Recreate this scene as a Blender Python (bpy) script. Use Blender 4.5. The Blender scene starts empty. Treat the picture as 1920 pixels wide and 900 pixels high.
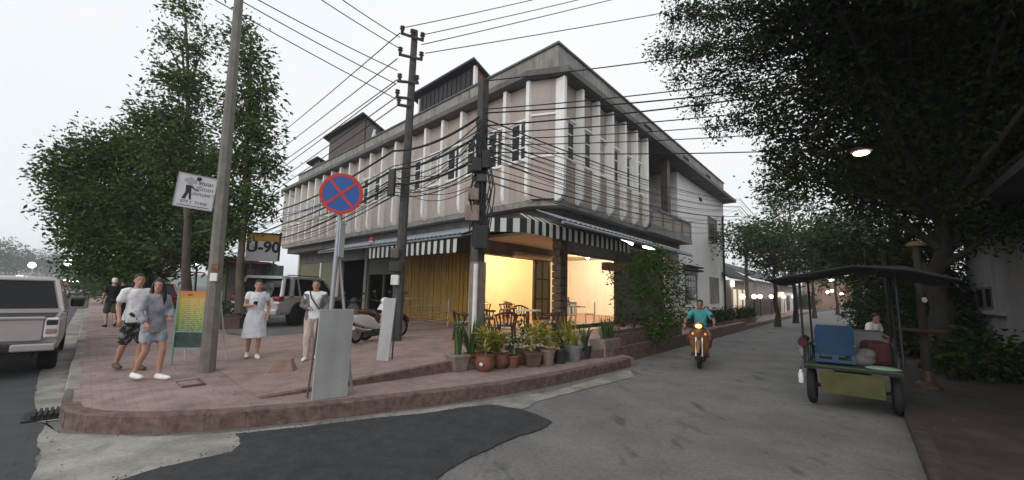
import bpy, math, random
import numpy as np
from mathutils import Vector, Matrix
random.seed(7)
rng = np.random.default_rng(7)
sc = bpy.context.scene
col = sc.collection
R_ = math.radians

# ---------------------------------------------------------------- camera
EYE = Vector((0, 0, 1.72)); FOC = 800.0
_p = math.atan(96 / 800); _r = R_(1.4)
FW = Vector((0, math.cos(_p), math.sin(_p)))
_u0 = Vector((0, -math.sin(_p), math.cos(_p)))
RT = Vector((1, 0, 0)) * math.cos(_r) + _u0 * math.sin(_r)
UP = -Vector((1, 0, 0)) * math.sin(_r) + _u0 * math.cos(_r)
cd = bpy.data.cameras.new('camera'); cd.sensor_width = 36; cd.lens = FOC / 1920 * 36
cd.clip_start = .05; cd.clip_end = 4000
cam = bpy.data.objects.new('camera', cd); col.objects.link(cam)
cam.matrix_world = Matrix(((RT.x, UP.x, -FW.x, EYE.x), (RT.y, UP.y, -FW.y, EYE.y), (RT.z, UP.z, -FW.z, EYE.z), (0, 0, 0, 1)))
sc.camera = cam

# ---------------------------------------------------------------- sky and light (overcast dusk)
w = bpy.data.worlds.new('World'); sc.world = w; w.use_nodes = True
nt = w.node_tree; nt.nodes.clear()
out = nt.nodes.new('ShaderNodeOutputWorld'); bg = nt.nodes.new('ShaderNodeBackground')
sky = nt.nodes.new('ShaderNodeTexSky'); sky.sky_type = 'NISHITA'; sky.sun_disc = False
sky.sun_elevation = R_(24); sky.sun_rotation = R_(-150); sky.dust_density = 6; sky.air_density = 1.5
mixs = nt.nodes.new('ShaderNodeMixRGB'); mixs.inputs[0].default_value = .965
mixs.inputs[2].default_value = (8.8, 9.0, 9.15, 1)
cn = nt.nodes.new('ShaderNodeTexNoise'); cn.inputs['Scale'].default_value = 1.6; cn.inputs['Detail'].default_value = 5; ctc = nt.nodes.new('ShaderNodeTexCoord'); nt.links.new(ctc.outputs['Generated'], cn.inputs['Vector'])
crp = nt.nodes.new('ShaderNodeValToRGB'); ce = crp.color_ramp.elements; ce[0].position = .35; ce[0].color = (.90, .925, .95, 1); ce[1].position = .65; ce[1].color = (1, 1, 1, 1); nt.links.new(cn.outputs['Fac'], crp.inputs[0])
cml = nt.nodes.new('ShaderNodeMixRGB'); cml.blend_type = 'MULTIPLY'; cml.inputs[0].default_value = 1; nt.links.new(mixs.outputs[0], cml.inputs[1]); nt.links.new(crp.outputs[0], cml.inputs[2])
nt.links.new(sky.outputs[0], mixs.inputs[1]); nt.links.new(cml.outputs[0], bg.inputs[0])
bg.inputs[1].default_value = .1
nt.links.new(bg.outputs[0], out.inputs[0])
sl = bpy.data.lights.new('sun', 'SUN'); sl.energy = 1.1; sl.angle = R_(50); sl.color = (1, .97, .93)
so = bpy.data.objects.new('sun', sl); col.objects.link(so)
_az = R_(-150); _el = R_(24)
so.rotation_euler = Vector((math.sin(_az) * math.cos(_el), math.cos(_az) * math.cos(_el), math.sin(_el))).to_track_quat('Z', 'Y').to_euler()
vs = sc.view_settings; vs.view_transform = 'Standard'; vs.look = 'None'; vs.gamma = 1; vs.exposure = .2; vs.use_curve_mapping = False
sc.cycles.use_denoising = True
sc.cycles.max_bounces = 6; sc.cycles.transparent_max_bounces = 6
sc.cycles.sample_clamp_indirect = 4

# ---------------------------------------------------------------- helpers
def ray(x, y): return FW + RT * ((x - 960) / FOC) + UP * ((450 - y) / FOC)
def G(x, y, z=0.):                      # where the sight line through a photo pixel meets height z
    d = ray(x, y); return EYE + d * ((z - EYE.z) / d.z)
def AT(x, y, Y):                        # ... at distance Y in front of the camera
    d = ray(x, y); return EYE + d * (Y / d.y)
def hgt(fx, fy, tx, ty, z):             # height of something standing at (fx,fy) whose top is seen at (tx,ty)
    g = G(fx, fy, z); d = math.hypot(g.x, g.y); r = ray(tx, ty)
    return EYE.z + r.z * d / math.hypot(r.x, r.y) - z
_l = ray(174, 523); DL = Vector((_l.x, _l.y, 0)).normalized()   # left street
_l = ray(1613, 565); DR = Vector((_l.x, _l.y, 0)).normalized()  # right street
AL = math.atan2(-DL.x, DL.y); AR = math.atan2(-DR.x, DR.y)      # rz that turns +y onto the street
C0 = Vector((1.128, 11.5, 0)); SB = 1.07
def BP(u, v, z):                        # building frame: u along the left front, v along the right front
    p = C0 + DL * u + DR * v
    return Vector((p.x * SB, p.y * SB, EYE.z + (z - 1.45) * SB))

class MB:
    def __init__(s): s.v = []; s.f = []; s.m = []
    def add(s, vs, fs, m=0):
        n = len(s.v); s.v += [tuple(p) for p in vs]; s.f += [tuple(i + n for i in f) for f in fs]; s.m += [m] * len(fs); return s
    def hexa(s, p, m=0): return s.add(p, [(3, 2, 1, 0), (4, 5, 6, 7), (0, 1, 5, 4), (1, 2, 6, 5), (2, 3, 7, 6), (3, 0, 4, 7)], m)
    def box(s, c, d, R=None, m=0):
        c = Vector(c); h = [x / 2 for x in d]
        q = [Vector((a * h[0], b * h[1], e * h[2])) for e in (-1, 1) for a, b in ((-1, -1), (1, -1), (1, 1), (-1, 1))]
        if R is not None: q = [R @ x for x in q]
        return s.hexa([c + x for x in q], m)
    def ub(s, u0, u1, v0, v1, z0, z1, m=0):
        f = ((u0, v0), (u0, v1), (u1, v1), (u1, v0))
        return s.hexa([BP(a, b, z0) for a, b in f] + [BP(a, b, z1) for a, b in f], m)
    def prism(s, poly, z0, z1, m=0, f=None):
        n = len(poly)
        if f: vs = [f(a, b, z0) for a, b in poly] + [f(a, b, z1) for a, b in poly]
        else: vs = [(a, b, z0) for a, b in poly] + [(a, b, z1) for a, b in poly]
        fs = [tuple(range(n - 1, -1, -1)), tuple(range(n, 2 * n))] + [(i, (i + 1) % n, (i + 1) % n + n, i + n) for i in range(n)]
        return s.add(vs, fs, m)
    def ext(s, prof, a, b, m=0):        # profile: list of points; extruded from offset a to offset b (vectors)
        n = len(prof); vs = [Vector(p) + a for p in prof] + [Vector(p) + b for p in prof]
        return s.add(vs, [tuple(range(n - 1, -1, -1)), tuple(range(n, 2 * n))] + [(i, (i + 1) % n, (i + 1) % n + n, i + n) for i in range(n)], m)
    def loft(s, rings, m=0, cap=True, close=True):
        n = len(rings[0]); k = len(rings); fs = []
        for j in range(k - 1):
            for i in range(n if close else n - 1):
                a = j * n + i; b = j * n + (i + 1) % n; fs.append((a, b, b + n, a + n))
        if cap: fs += [tuple(range(n - 1, -1, -1)), tuple(range((k - 1) * n, k * n))]
        return s.add([p for r in rings for p in r], fs, m)
    def tube(s, pts, r, n=8, m=0):
        pts = [Vector(p) for p in pts]; k = len(pts)
        if not isinstance(r, (list, tuple)): r = [r] * k
        rings = []; prev = None
        for i, p in enumerate(pts):
            t = (pts[min(i + 1, k - 1)] - pts[max(i - 1, 0)])
            t = t.normalized() if t.length > 1e-9 else Vector((0, 0, 1))
            if prev is None:
                a = t.cross(Vector((0, 0, 1)) if abs(t.z) < .9 else Vector((0, 1, 0))).normalized()
            else:
                a = (prev - t * prev.dot(t)); a = a.normalized() if a.length > 1e-6 else t.orthogonal().normalized()
            prev = a; b = t.cross(a)
            rings.append([p + (a * math.cos(x) + b * math.sin(x)) * r[i] for x in [2 * math.pi * j / n for j in range(n)]])
        return s.loft(rings, m)
    def lathe(s, prof, n=16, c=(0, 0, 0), R=None, m=0):
        c = Vector(c); rings = []
        for r, z in prof:
            q = [Vector((r * math.cos(2 * math.pi * j / n), r * math.sin(2 * math.pi * j / n), z)) for j in range(n)]
            rings.append([c + (R @ x if R is not None else x) for x in q])
        return s.loft(rings, m)
    def ell(s, c, r, nu=12, nv=8, R=None, m=0):
        pr = [(max(math.sin(math.pi * j / nv), .02), -math.cos(math.pi * j / nv)) for j in range(nv + 1)]
        c = Vector(c); rings = []
        for a, z in pr:
            q = [Vector((r[0] * a * math.cos(2 * math.pi * i / nu), r[1] * a * math.sin(2 * math.pi * i / nu), r[2] * z)) for i in range(nu)]
            rings.append([c + (R @ x if R is not None else x) for x in q])
        return s.loft(rings, m)
    def mesh(s, name):
        me = bpy.data.meshes.new(name); me.from_pydata([tuple(p) for p in s.v], [], s.f); return me
    def build(s, name, mats, parent=None, world=True, smooth=0, bevel=0, seg=2):
        me = s.mesh(name)
        for x in (mats if isinstance(mats, (list, tuple)) else [mats]): me.materials.append(x)
        if any(s.m): me.polygons.foreach_set('material_index', s.m)
        if smooth:
            me.polygons.foreach_set('use_smooth', [True] * len(me.polygons)); me.set_sharp_from_angle(angle=R_(smooth))
        return put(name, me, parent, world, bevel, seg)

def put(name, me, parent=None, world=True, bevel=0, seg=2):
    o = bpy.data.objects.new(name, me); col.objects.link(o)
    if parent is not None:
        o.parent = parent
        if world and parent.parent is None and parent.type == 'EMPTY': o.matrix_parent_inverse = parent.matrix_basis.inverted()
    if bevel:
        b = o.modifiers.new('bevel', 'BEVEL'); b.width = bevel; b.segments = seg; b.limit_method = 'ANGLE'
    return o
def tag(o, label=None, cat=None, group=None, kind=None):
    if label: o['label'] = label
    if cat: o['category'] = cat
    if group: o['group'] = group
    if kind: o['kind'] = kind
    return o
def thing(name, label, cat, loc=(0, 0, 0), rz=0, group=None):
    o = bpy.data.objects.new(name, None); col.objects.link(o); o.empty_display_size = .2
    o.location = loc; o.rotation_euler = (0, 0, rz)
    o.matrix_basis = Matrix.Translation(Vector(loc)) @ Matrix.Rotation(rz, 4, 'Z')
    return tag(o, label, cat, group)
def copy_tree(o, parent=None, loc=None, rz=None, label=None):
    c = o.copy(); col.objects.link(c)
    if parent is not None: c.parent = parent
    if loc is not None: c.matrix_basis = Matrix.Translation(Vector(loc)) @ Matrix.Rotation(rz or 0, 4, 'Z')
    if label: c['label'] = label
    for ch in [x for x in bpy.data.objects if x.parent == o]: copy_tree(ch, c)
    return c
def text(name, body, size, m, parent, M4, ext=.002, bold=0, align='CENTER'):
    cu = bpy.data.curves.new(name, 'FONT'); cu.body = body; cu.size = size; cu.extrude = ext; cu.offset = bold; cu.align_x = align; cu.resolution_u = 3
    o = bpy.data.objects.new(name, cu); col.objects.link(o)
    dg = bpy.context.evaluated_depsgraph_get(); me = bpy.data.meshes.new_from_object(o.evaluated_get(dg))
    bpy.data.objects.remove(o); me.transform(M4); me.materials.clear(); me.materials.append(m)
    return put(name, me, parent)

# ---------------------------------------------------------------- materials
def mat(name, c, rough=.8, var=.12, s=3., bump=0., bs=None, metal=0., c2=None, c3=None, stretch=(1, 1, 1), lo=.35, hi=.65, spec=.4, big=.0, emit=None, es=0., streak=0., coat=0., grain=0., spots=0., cracks=0.):
    m = bpy.data.materials.new(name); m.use_nodes = True; n = m.node_tree.nodes; L = m.node_tree.links
    b = n['Principled BSDF']; b.inputs['Roughness'].default_value = rough; b.inputs['Metallic'].default_value = metal
    b.inputs['Specular IOR Level'].default_value = spec
    if coat: b.inputs['Coat Weight'].default_value = coat; b.inputs['Coat Roughness'].default_value = .08
    ca = tuple(x * (1 - var) for x in c[:3]); cb = c2 if c2 else tuple(min(1, x * (1 + var)) for x in c[:3])
    if var or c2:
        tc = n.new('ShaderNodeTexCoord'); mp = n.new('ShaderNodeMapping'); mp.inputs['Scale'].default_value = stretch
        L.new(tc.outputs['Object'], mp.inputs['Vector'])
        nz = n.new('ShaderNodeTexNoise'); nz.inputs['Scale'].default_value = s; nz.inputs['Detail'].default_value = 7; nz.inputs['Roughness'].default_value = .62
        L.new(mp.outputs[0], nz.inputs['Vector'])
        r = n.new('ShaderNodeValToRGB'); e = r.color_ramp.elements
        e[0].position = lo; e[0].color = (*ca, 1); e[1].position = hi; e[1].color = (*cb, 1)
        if c3: x = e.new((lo + hi) / 2); x.color = (*c3, 1)
        L.new(nz.outputs['Fac'], r.inputs[0]); cur = r.outputs[0]
        def mul(fac_socket, dark):
            nonlocal cur
            q = n.new('ShaderNodeMixRGB'); q.blend_type = 'MULTIPLY'; L.new(fac_socket, q.inputs[0]); L.new(cur, q.inputs[1]); q.inputs[2].default_value = (*dark, 1); cur = q.outputs[0]
        if big:
            n2 = n.new('ShaderNodeTexNoise'); n2.inputs['Scale'].default_value = s * .17; n2.inputs['Detail'].default_value = 4
            L.new(tc.outputs['Object'], n2.inputs['Vector'])
            r2 = n.new('ShaderNodeMapRange'); r2.inputs[1].default_value = .42; r2.inputs[2].default_value = .72; r2.inputs[4].default_value = big
            L.new(n2.outputs['Fac'], r2.inputs[0]); mul(r2.outputs[0], (.42, .4, .38))
        if streak:
            m3 = n.new('ShaderNodeMapping'); m3.inputs['Scale'].default_value = (5, 5, .35); L.new(tc.outputs['Object'], m3.inputs['Vector'])
            n3 = n.new('ShaderNodeTexNoise'); n3.inputs['Scale'].default_value = 1.3; n3.inputs['Detail'].default_value = 5; L.new(m3.outputs[0], n3.inputs['Vector'])
            r3 = n.new('ShaderNodeMapRange'); r3.inputs[1].default_value = .47; r3.inputs[2].default_value = .75; r3.inputs[4].default_value = streak
            L.new(n3.outputs['Fac'], r3.inputs[0]); mul(r3.outputs[0], (.3, .28, .26))
        if grain:
            for gs, ga in ((150, grain), (22, grain * .7)):
                ng = n.new('ShaderNodeTexNoise'); ng.inputs['Scale'].default_value = gs; ng.inputs['Detail'].default_value = 3; L.new(tc.outputs['Object'], ng.inputs['Vector'])
                rg = n.new('ShaderNodeMapRange'); rg.inputs[1].default_value = .4; rg.inputs[2].default_value = .68; rg.inputs[4].default_value = ga; L.new(ng.outputs['Fac'], rg.inputs[0]); mul(rg.outputs[0], (.3, .29, .28))
        if spots:                           # separate oil and damp spots, stretched along the street
            ms = n.new('ShaderNodeMapping'); ms.inputs['Rotation'].default_value = (0, 0, -.65); ms.inputs['Scale'].default_value = (2.2, .9, 1); L.new(tc.outputs['Object'], ms.inputs[0])
            ns_ = n.new('ShaderNodeTexNoise'); ns_.inputs['Scale'].default_value = 1.4; ns_.inputs['Detail'].default_value = 5; L.new(ms.outputs[0], ns_.inputs['Vector'])
            rs = n.new('ShaderNodeMapRange'); rs.inputs[1].default_value = .6; rs.inputs[2].default_value = .7; rs.inputs[4].default_value = spots; L.new(ns_.outputs['Fac'], rs.inputs[0]); mul(rs.outputs[0], (.35, .34, .33))
        if cracks:
            vo = n.new('ShaderNodeTexVoronoi'); vo.feature = 'DISTANCE_TO_EDGE'; vo.inputs['Scale'].default_value = .42; vo.inputs['Randomness'].default_value = 1
            wn = n.new('ShaderNodeTexNoise'); wn.inputs['Scale'].default_value = 2.5; wn.inputs['Detail'].default_value = 6; L.new(tc.outputs['Object'], wn.inputs['Vector'])
            mx_ = n.new('ShaderNodeMixRGB'); mx_.blend_type = 'ADD'; mx_.inputs[0].default_value = .5; L.new(tc.outputs['Object'], mx_.inputs[1]); L.new(wn.outputs['Color'], mx_.inputs[2]); L.new(mx_.outputs[0], vo.inputs['Vector'])
            rv = n.new('ShaderNodeMapRange'); rv.inputs[1].default_value = .0; rv.inputs[2].default_value = .012; rv.inputs[3].default_value = cracks; rv.inputs[4].default_value = 0; L.new(vo.outputs['Distance'], rv.inputs[0]); mul(rv.outputs[0], (.25, .24, .23))
        L.new(cur, b.inputs['Base Color'])
        if bump:
            nb = n.new('ShaderNodeTexNoise'); nb.inputs['Scale'].default_value = bs or s * 8; nb.inputs['Detail'].default_value = 5
            L.new(mp.outputs[0], nb.inputs['Vector'])
            bp = n.new('ShaderNodeBump'); bp.inputs['Strength'].default_value = bump; bp.inputs['Distance'].default_value = .02
            L.new(nb.outputs['Fac'], bp.inputs['Height']); L.new(bp.outputs[0], b.inputs['Normal'])
    else: b.inputs['Base Color'].default_value = (*c[:3], 1)
    if emit: b.inputs['Emission Color'].default_value = (*emit, 1); b.inputs['Emission Strength'].default_value = es
    return m
def leafmat(name, cols, trans=.25):
    m = bpy.data.materials.new(name); m.use_nodes = True; n = m.node_tree.nodes; L = m.node_tree.links
    b = n['Principled BSDF']; b.inputs['Roughness'].default_value = .6; b.inputs['Specular IOR Level'].default_value = .1
    g = n.new('ShaderNodeNewGeometry'); r = n.new('ShaderNodeValToRGB'); e = r.color_ramp.elements
    e[0].color = (*cols[0], 1); e[1].color = (*cols[-1], 1)
    for i, c in enumerate(cols[1:-1]): x = e.new((i + 1) / (len(cols) - 1)); x.color = (*c, 1)
    L.new(g.outputs['Random Per Island'], r.inputs[0]); L.new(r.outputs[0], b.inputs['Base Color'])
    t = n.new('ShaderNodeBsdfTranslucent'); L.new(r.outputs[0], t.inputs[0])
    mx = n.new('ShaderNodeMixShader'); mx.inputs[0].default_value = trans
    L.new(b.outputs[0], mx.inputs[1]); L.new(t.outputs[0], mx.inputs[2]); L.new(mx.outputs[0], n['Material Output'].inputs[0])
    return m
def emat(name, c, s):
    m = bpy.data.materials.new(name); m.use_nodes = True; b = m.node_tree.nodes['Principled BSDF']
    b.inputs['Base Color'].default_value = (*c, 1); b.inputs['Emission Color'].default_value = (*c, 1); b.inputs['Emission Strength'].default_value = s; return m
def pavemat():
    m = mat('paving', (.34, .245, .225), .85, .2, 2.2, .15, 60, big=.5, grain=.2, spots=.35)
    n = m.node_tree.nodes; L = m.node_tree.links; b = n['Principled BSDF']
    src = b.inputs['Base Color'].links[0].from_socket
    tc = n.new('ShaderNodeTexCoord'); mp = n.new('ShaderNodeMapping'); mp.inputs['Rotation'].default_value = (0, 0, AL + .02); L.new(tc.outputs['Object'], mp.inputs[0])
    br = n.new('ShaderNodeTexBrick'); br.inputs['Scale'].default_value = 1; br.inputs['Brick Width'].default_value = .2; br.inputs['Row Height'].default_value = .1; br.inputs['Mortar Size'].default_value = .006
    br.inputs['Color1'].default_value = (1, 1, 1, 1); br.inputs['Color2'].default_value = (.74, .72, .72, 1); br.inputs['Mortar'].default_value = (.52, .5, .48, 1)
    L.new(mp.outputs[0], br.inputs['Vector'])
    q = n.new('ShaderNodeMixRGB'); q.blend_type = 'MULTIPLY'; q.inputs[0].default_value = .35; L.new(src, q.inputs[1]); L.new(br.outputs[0], q.inputs[2]); L.new(q.outputs[0], b.inputs['Base Color'])
    return m

K = {}
K['concrete_road'] = mat('concrete_road', (.17, .163, .157), .86, .0, 1.1, .25, 30, c2=(.265, .255, .247), big=.38, lo=.3, hi=.7, grain=.45, spots=.65, cracks=.22)
K['asphalt'] = mat('asphalt', (.05, .053, .06), .8, .25, 5, .6, 90, big=.4, grain=.6, spots=.3)
K['asphalt_old'] = mat('asphalt_old', (.065, .068, .076), .85, .2, 2, .3, 80, grain=.4)
K['gutter'] = mat('gutter', (.3, .27, .24), .9, .25, 1.6, .3, 40, c2=(.44, .41, .375), big=.5, grain=.35, spots=.5)
K['paving'] = pavemat()
K['kerb'] = mat('kerb', (.14, .088, .074), .9, .3, 9, .5, 50, c2=(.205, .135, .115), streak=.15)
K['terrace'] = mat('terrace', (.34, .235, .21), .7, .2, 2.2, .15, 60, big=.45, grain=.2, spots=.35)
K['dirt'] = mat('dirt', (.085, .062, .05), .95, .3, 2.5, .4, 30)
K['plaster'] = mat('plaster', (.46, .395, .355), .9, .08, 1.2, .08, 40, streak=.2, grain=.1)
K['white'] = mat('white', (.86, .84, .81), .8, .05, 2.5, .06, 40, streak=.2)
K['bright_white'] = mat('bright_white', (.86, .85, .84), .85, .04, 1.2, .05, 40, streak=.15)
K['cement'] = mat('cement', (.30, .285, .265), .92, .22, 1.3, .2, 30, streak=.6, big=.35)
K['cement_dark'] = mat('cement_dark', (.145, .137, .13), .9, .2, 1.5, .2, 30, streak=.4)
K['glass'] = mat('glass', (.018, .02, .024), .12, .3, 1.5, spec=.6)
K['curtain'] = mat('curtain', (.4, .37, .34), .9, .15, 2, stretch=(6, 6, .3))
K['dark'] = mat('dark', (.02, .019, .018), .9, .2, 3)
K['darkwood'] = mat('darkwood', (.05, .03, .02), .5, .3, 6, stretch=(1, 1, .2))
K['redwood'] = mat('redwood', (.085, .03, .018), .38, .3, 8)
K['yellowboard'] = mat('yellowboard', (.33, .19, .035), .65, .3, 5, stretch=(3, 3, .25), c2=(.47, .29, .06), streak=.25)
K['olive'] = mat('olive', (.19, .19, .12), .75, .12, 3, stretch=(1, 1, 6))
K['brown_metal'] = mat('brown_metal', (.10, .085, .07), .6, .2, 3)
K['metal'] = mat('metal', (.42, .42, .42), .4, .15, 4, metal=.8)
K['galv'] = mat('galv', (.34, .36, .38), .5, .12, 4, metal=.4)
K['sheet'] = mat('sheet', (.36, .41, .47), .5, .12, 2, metal=.2, streak=.3)
K['roofdark'] = mat('roofdark', (.035, .036, .042), .8, .25, 2)
K['rooftile'] = mat('rooftile', (.30, .10, .06), .85, .25, 6)
K['black'] = mat('black', (.012, .012, .013), .6, 0)
K['cable'] = mat('cable', (.016, .016, .017), .7, 0)
K['poleconc'] = mat('poleconc', (.20, .185, .165), .9, .18, 5, .2, 40, big=.3)
K['poledark'] = mat('poledark', (.075, .07, .065), .9, .25, 4, .2, 40)
K['stripe_w'] = mat('stripe_w', (.7, .69, .66), .8, .08, 5, streak=.2)
K['stripe_b'] = mat('stripe_b', (.016, .017, .02), .8, .1, 5)
K['yellowwall'] = mat('yellowwall', (.88, .76, .46), .85, .05, 1)
K['ceiling'] = mat('ceiling', (.5, .45, .38), .9, .05, 1)
K['stone'] = mat('stone', (.14, .095, .065), .9, .35, 6, .4, 20)
K['terracotta'] = mat('terracotta', (.19, .08, .05), .8, .25, 8, big=.3)
K['claygrey'] = mat('claygrey', (.22, .17, .145), .9, .2, 8)
K['potdark'] = mat('potdark', (.03, .03, .032), .6, .2, 5)
K['potgrey'] = mat('potgrey', (.2, .21, .21), .7, .2, 5)
K['potbrown'] = mat('potbrown', (.10, .06, .045), .7, .2, 6)
K['soil'] = mat('soil', (.03, .022, .016), 1, .3, 20)
K['bark'] = mat('bark', (.085, .07, .055), .95, .35, 6, .6, 20, stretch=(1, 1, .25))
K['barkdark'] = mat('barkdark', (.035, .029, .023), .95, .3, 6, .6, 20, stretch=(1, 1, .25))
K['leaf_a'] = leafmat('leaf_a', [(.018, .045, .010), (.032, .075, .014), (.06, .115, .02), (.10, .155, .03)])
K['leaf_pale'] = leafmat('leaf_pale', [(.03, .058, .02), (.055, .095, .028), (.085, .13, .04), (.12, .165, .06)])
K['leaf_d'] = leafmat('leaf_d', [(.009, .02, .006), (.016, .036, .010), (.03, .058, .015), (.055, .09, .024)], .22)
K['leaf_far'] = leafmat('leaf_far', [(.03, .05, .022), (.05, .08, .03), (.085, .12, .04)], .2)
K['leaf_y'] = leafmat('leaf_y', [(.10, .14, .02), (.30, .28, .04), (.45, .38, .06), (.16, .2, .04)], .3)
K['leaf_s'] = leafmat('leaf_s', [(.03, .06, .025), (.06, .11, .04), (.11, .16, .06)], .15)
K['skin'] = mat('skin', (.42, .235, .165), .55, .06, 6)
K['skin_dark'] = mat('skin_dark', (.28, .15, .10), .55, .06, 6)
K['hair'] = mat('hair', (.010, .008, .007), .45, .2, 20)
K['cloth_white'] = mat('cloth_white', (.76, .75, .77), .9, .06, 8, .15, 25)
K['cloth_grey'] = mat('cloth_grey', (.17, .17, .195), .9, .2, 6, .2, 25)
K['rubber'] = mat('rubber', (.014, .014, .015), .85, .2, 10)
K['rim'] = mat('rim', (.45, .45, .46), .35, .1, 5, metal=.8)
K['silver'] = mat('silver', (.44, .435, .435), .3, .04, 3, metal=.35, coat=.4)
K['carglass'] = mat('carglass', (.012, .013, .015), .08, .1, 2, spec=.22)
K['carblack'] = mat('carblack', (.02, .02, .021), .5, .15, 5)
K['carred'] = mat('carred', (.22, .012, .012), .25, .1, 5, coat=.5)
K['carlamp'] = mat('carlamp', (.6, .6, .6), .15, .1, 5, coat=.5)
# ---------------------------------------------------------------- ground, roads, pavement
SW = .2
from mathutils import noise as _nz
def jag(pts, amp, step=.05):
    o = []; k_ = random.uniform(0, 90); d_ = 0
    for i in range(len(pts)):
        a = Vector(pts[i]); b = Vector(pts[(i + 1) % len(pts)]); l = (b - a).length; n = min(160, max(1, int(l / step)))
        for j in range(n):
            p = a.lerp(b, j / n); e = amp if l < 14 else 0; t = d_ + l * j / n
            q = lambda s_: _nz.noise((t * 1.3 + k_, s_, 0)) * 1.6 + _nz.noise((t * 5 + k_, s_, 3)) * .8 + _nz.noise((t * 17, s_, 7)) * .35
            o.append(Vector((p.x + q(2) * e, p.y + q(9) * e, 0)))
        d_ += l
    return o
def flat(name, pts, z, m, parent=None):
    mb = MB(); mb.add([(p[0], p[1], z) for p in pts], [tuple(range(len(pts)))])
    o = mb.build(name, m, parent); 
    if o.data.polygons[0].normal.z < 0: o.data.flip_normals()
    return o
gr = flat('ground', [(-700, -300), (700, -300), (700, 900), (-700, 900)], -.02, K['dirt']); tag(gr, kind='structure')
K0 = G(122, 806)
rc = flat('road', [(-12, -14), (40, -14), (60, 30), G(1640, 640) + DR * 90, G(1560, 640) + DR * 90, (0, 14), (-4, 12)], -.006, K['concrete_road']); tag(rc, kind='structure')
NL = Vector((-DL.y, DL.x, 0))            # to the left of the left street
side0 = G(112, 788); al = jag([side0 + DL * 90 + NL * .15, G(100, 690), G(82, 720), G(76, 760), G(84, 800), G(70, 850), G(62, 900), G(20, 1050), (-3, -8, 0), (-40, -8, 0), (-70, 50, 0)], .035)
tag(flat('asphalt_road', al, 0, K['asphalt_old']), kind='structure')
tag(flat('gutter_strip', jag([side0 + DL * 30 + NL * .02, side0 + DL * .02 + NL * .02, G(70, 792), G(64, 745), G(74, 700), side0 + DL * 30 + NL * .35], .02), .0055, K['gutter']), kind='structure')
gut = jag([G(84, 790), G(110, 812), G(260, 820), G(420, 812), G(560, 798), G(760, 772), G(940, 748), G(1030, 735), G(1180, 694), G(1190, 706), G(1010, 752), G(960, 775), G(700, 830), G(300, 905), G(60, 920), G(70, 850)], .03)
tag(flat('concrete_gutter', gut, .003, K['gutter']), kind='structure')
pat = jag([G(440, 814), G(560, 802), G(650, 791), G(760, 779), G(860, 766), G(922, 760), G(975, 766), G(1005, 776), G(1032, 792), G(1012, 806), G(950, 828), G(885, 857), G(835, 885), G(805, 915), G(790, 1000), G(300, 1050), G(200, 912), G(300, 878), G(370, 862), G(435, 848), G(452, 832)], .03)
tag(flat('asphalt_patch', pat, .008, K['asphalt']), kind='structure')

front = [G(112, 788), G(116, 800), G(135, 808), G(190, 813), G(270, 813), G(350, 809), G(450, 802), G(560, 791), G(650, 781), G(750, 768), G(850, 755), G(940, 741), G(1040, 722), G(1120, 703), G(1183, 687)]
EE = G(1165, 664, SW)
side = [Vector((p.x, p.y, 0)) for p in front]
side_in = []
for i, p in enumerate(side):
    t = (side[min(i + 1, len(side) - 1)] - side[max(i - 1, 0)]).normalized(); side_in.append(p + Vector((-t.y, t.x, 0)) * .09)
pv = [side[0] + DL * 75 - NL * .09] + [side[0] + DL * .5 - NL * .09] + side_in + [side[-1] + Vector((.1, .12, 0)), Vector((EE.x, EE.y, 0)), Vector((EE.x, EE.y, 0)) + DR * 60, Vector((EE.x, EE.y, 0)) + DR * 60 + DL * 12, BP(26, 12, 0), BP(70, 12, 0)]
mb = MB(); mb.prism([(p.x, p.y) for p in reversed(pv)], 0, SW - .002)
pave = mb.build('pavement', K['paving']); tag(pave, kind='structure')
def kerbline(name, pts, m, length=.42, wdt=.15, h=SW, proud=.012, wob=.003, cap=300):
    """kerb stones laid end to end along a polyline, each a piece of the kerb"""
    root = MB()
    seg = [(Vector(pts[i]), Vector(pts[i + 1])) for i in range(len(pts) - 1)]
    tot = sum((b - a).length for a, b in seg); n = int(tot / length)
    def at(d):
        for a, b in seg:
            l = (b - a).length
            if d <= l: return a.lerp(b, d / l)
            d -= l
        return seg[-1][1]
    base = None; n = min(n, cap)
    for i in range(n):
        a = at(i * length + .001); b = at((i + 1) * length - .001); t = (b - a); l = t.length
        if l < .05: continue
        t.normalize(); nn = Vector((-t.y, t.x, 0)); j = random.uniform(-wob, wob); k = random.uniform(-wob, wob)
        o_ = -nn * (proud + j); i_ = nn * wdt
        z1 = h + .004 + k
        q = [a + o_, b + o_, b + i_, a + i_]
        mm = MB(); c = .022
        q2 = [a + o_ + nn * c, b + o_ + nn * c, b + i_, a + i_]
        f4 = [Vector((p.x, p.y, -.02)) for p in q]; g4 = [Vector((p.x, p.y, z1 - c)) for p in q]; h4 = [Vector((p.x, p.y, z1)) for p in q2]
        mm.loft([f4, g4, h4])
        if base is None:
            base = mm.build(name, m); tag(base, kind='structure')
        else: mm.build('kerb_stone', m, base)
    return base
kerbline('kerb', side, K['kerb'])
kerbline('side_kerb', [side[0] + DL * 26, side[0] + DL * .15], K['gutter'], 1.0, h=SW - .004, wdt=.14)
kerbline('far_kerb', [Vector((EE.x, EE.y, 0)) + DR * .2, Vector((EE.x, EE.y, 0)) + DR * 34], K['kerb'], .8)
# storm inlet at the kerb end
mb = MB(); p = G(98, 779); rot = Matrix.Rotation(AL, 3, 'Z')
for i in range(5): mb.box(p + rot @ Vector((-.06 + i * .05 - .1, 0, .03)), (.03, .42, .07), rot)
mb.box(p + Vector((0, 0, .012)), (.5, .5, .02), rot)
tag(mb.build('drain_grate', K['black']), 'black iron drain grate at the kerb end by the asphalt', 'drain')
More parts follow.
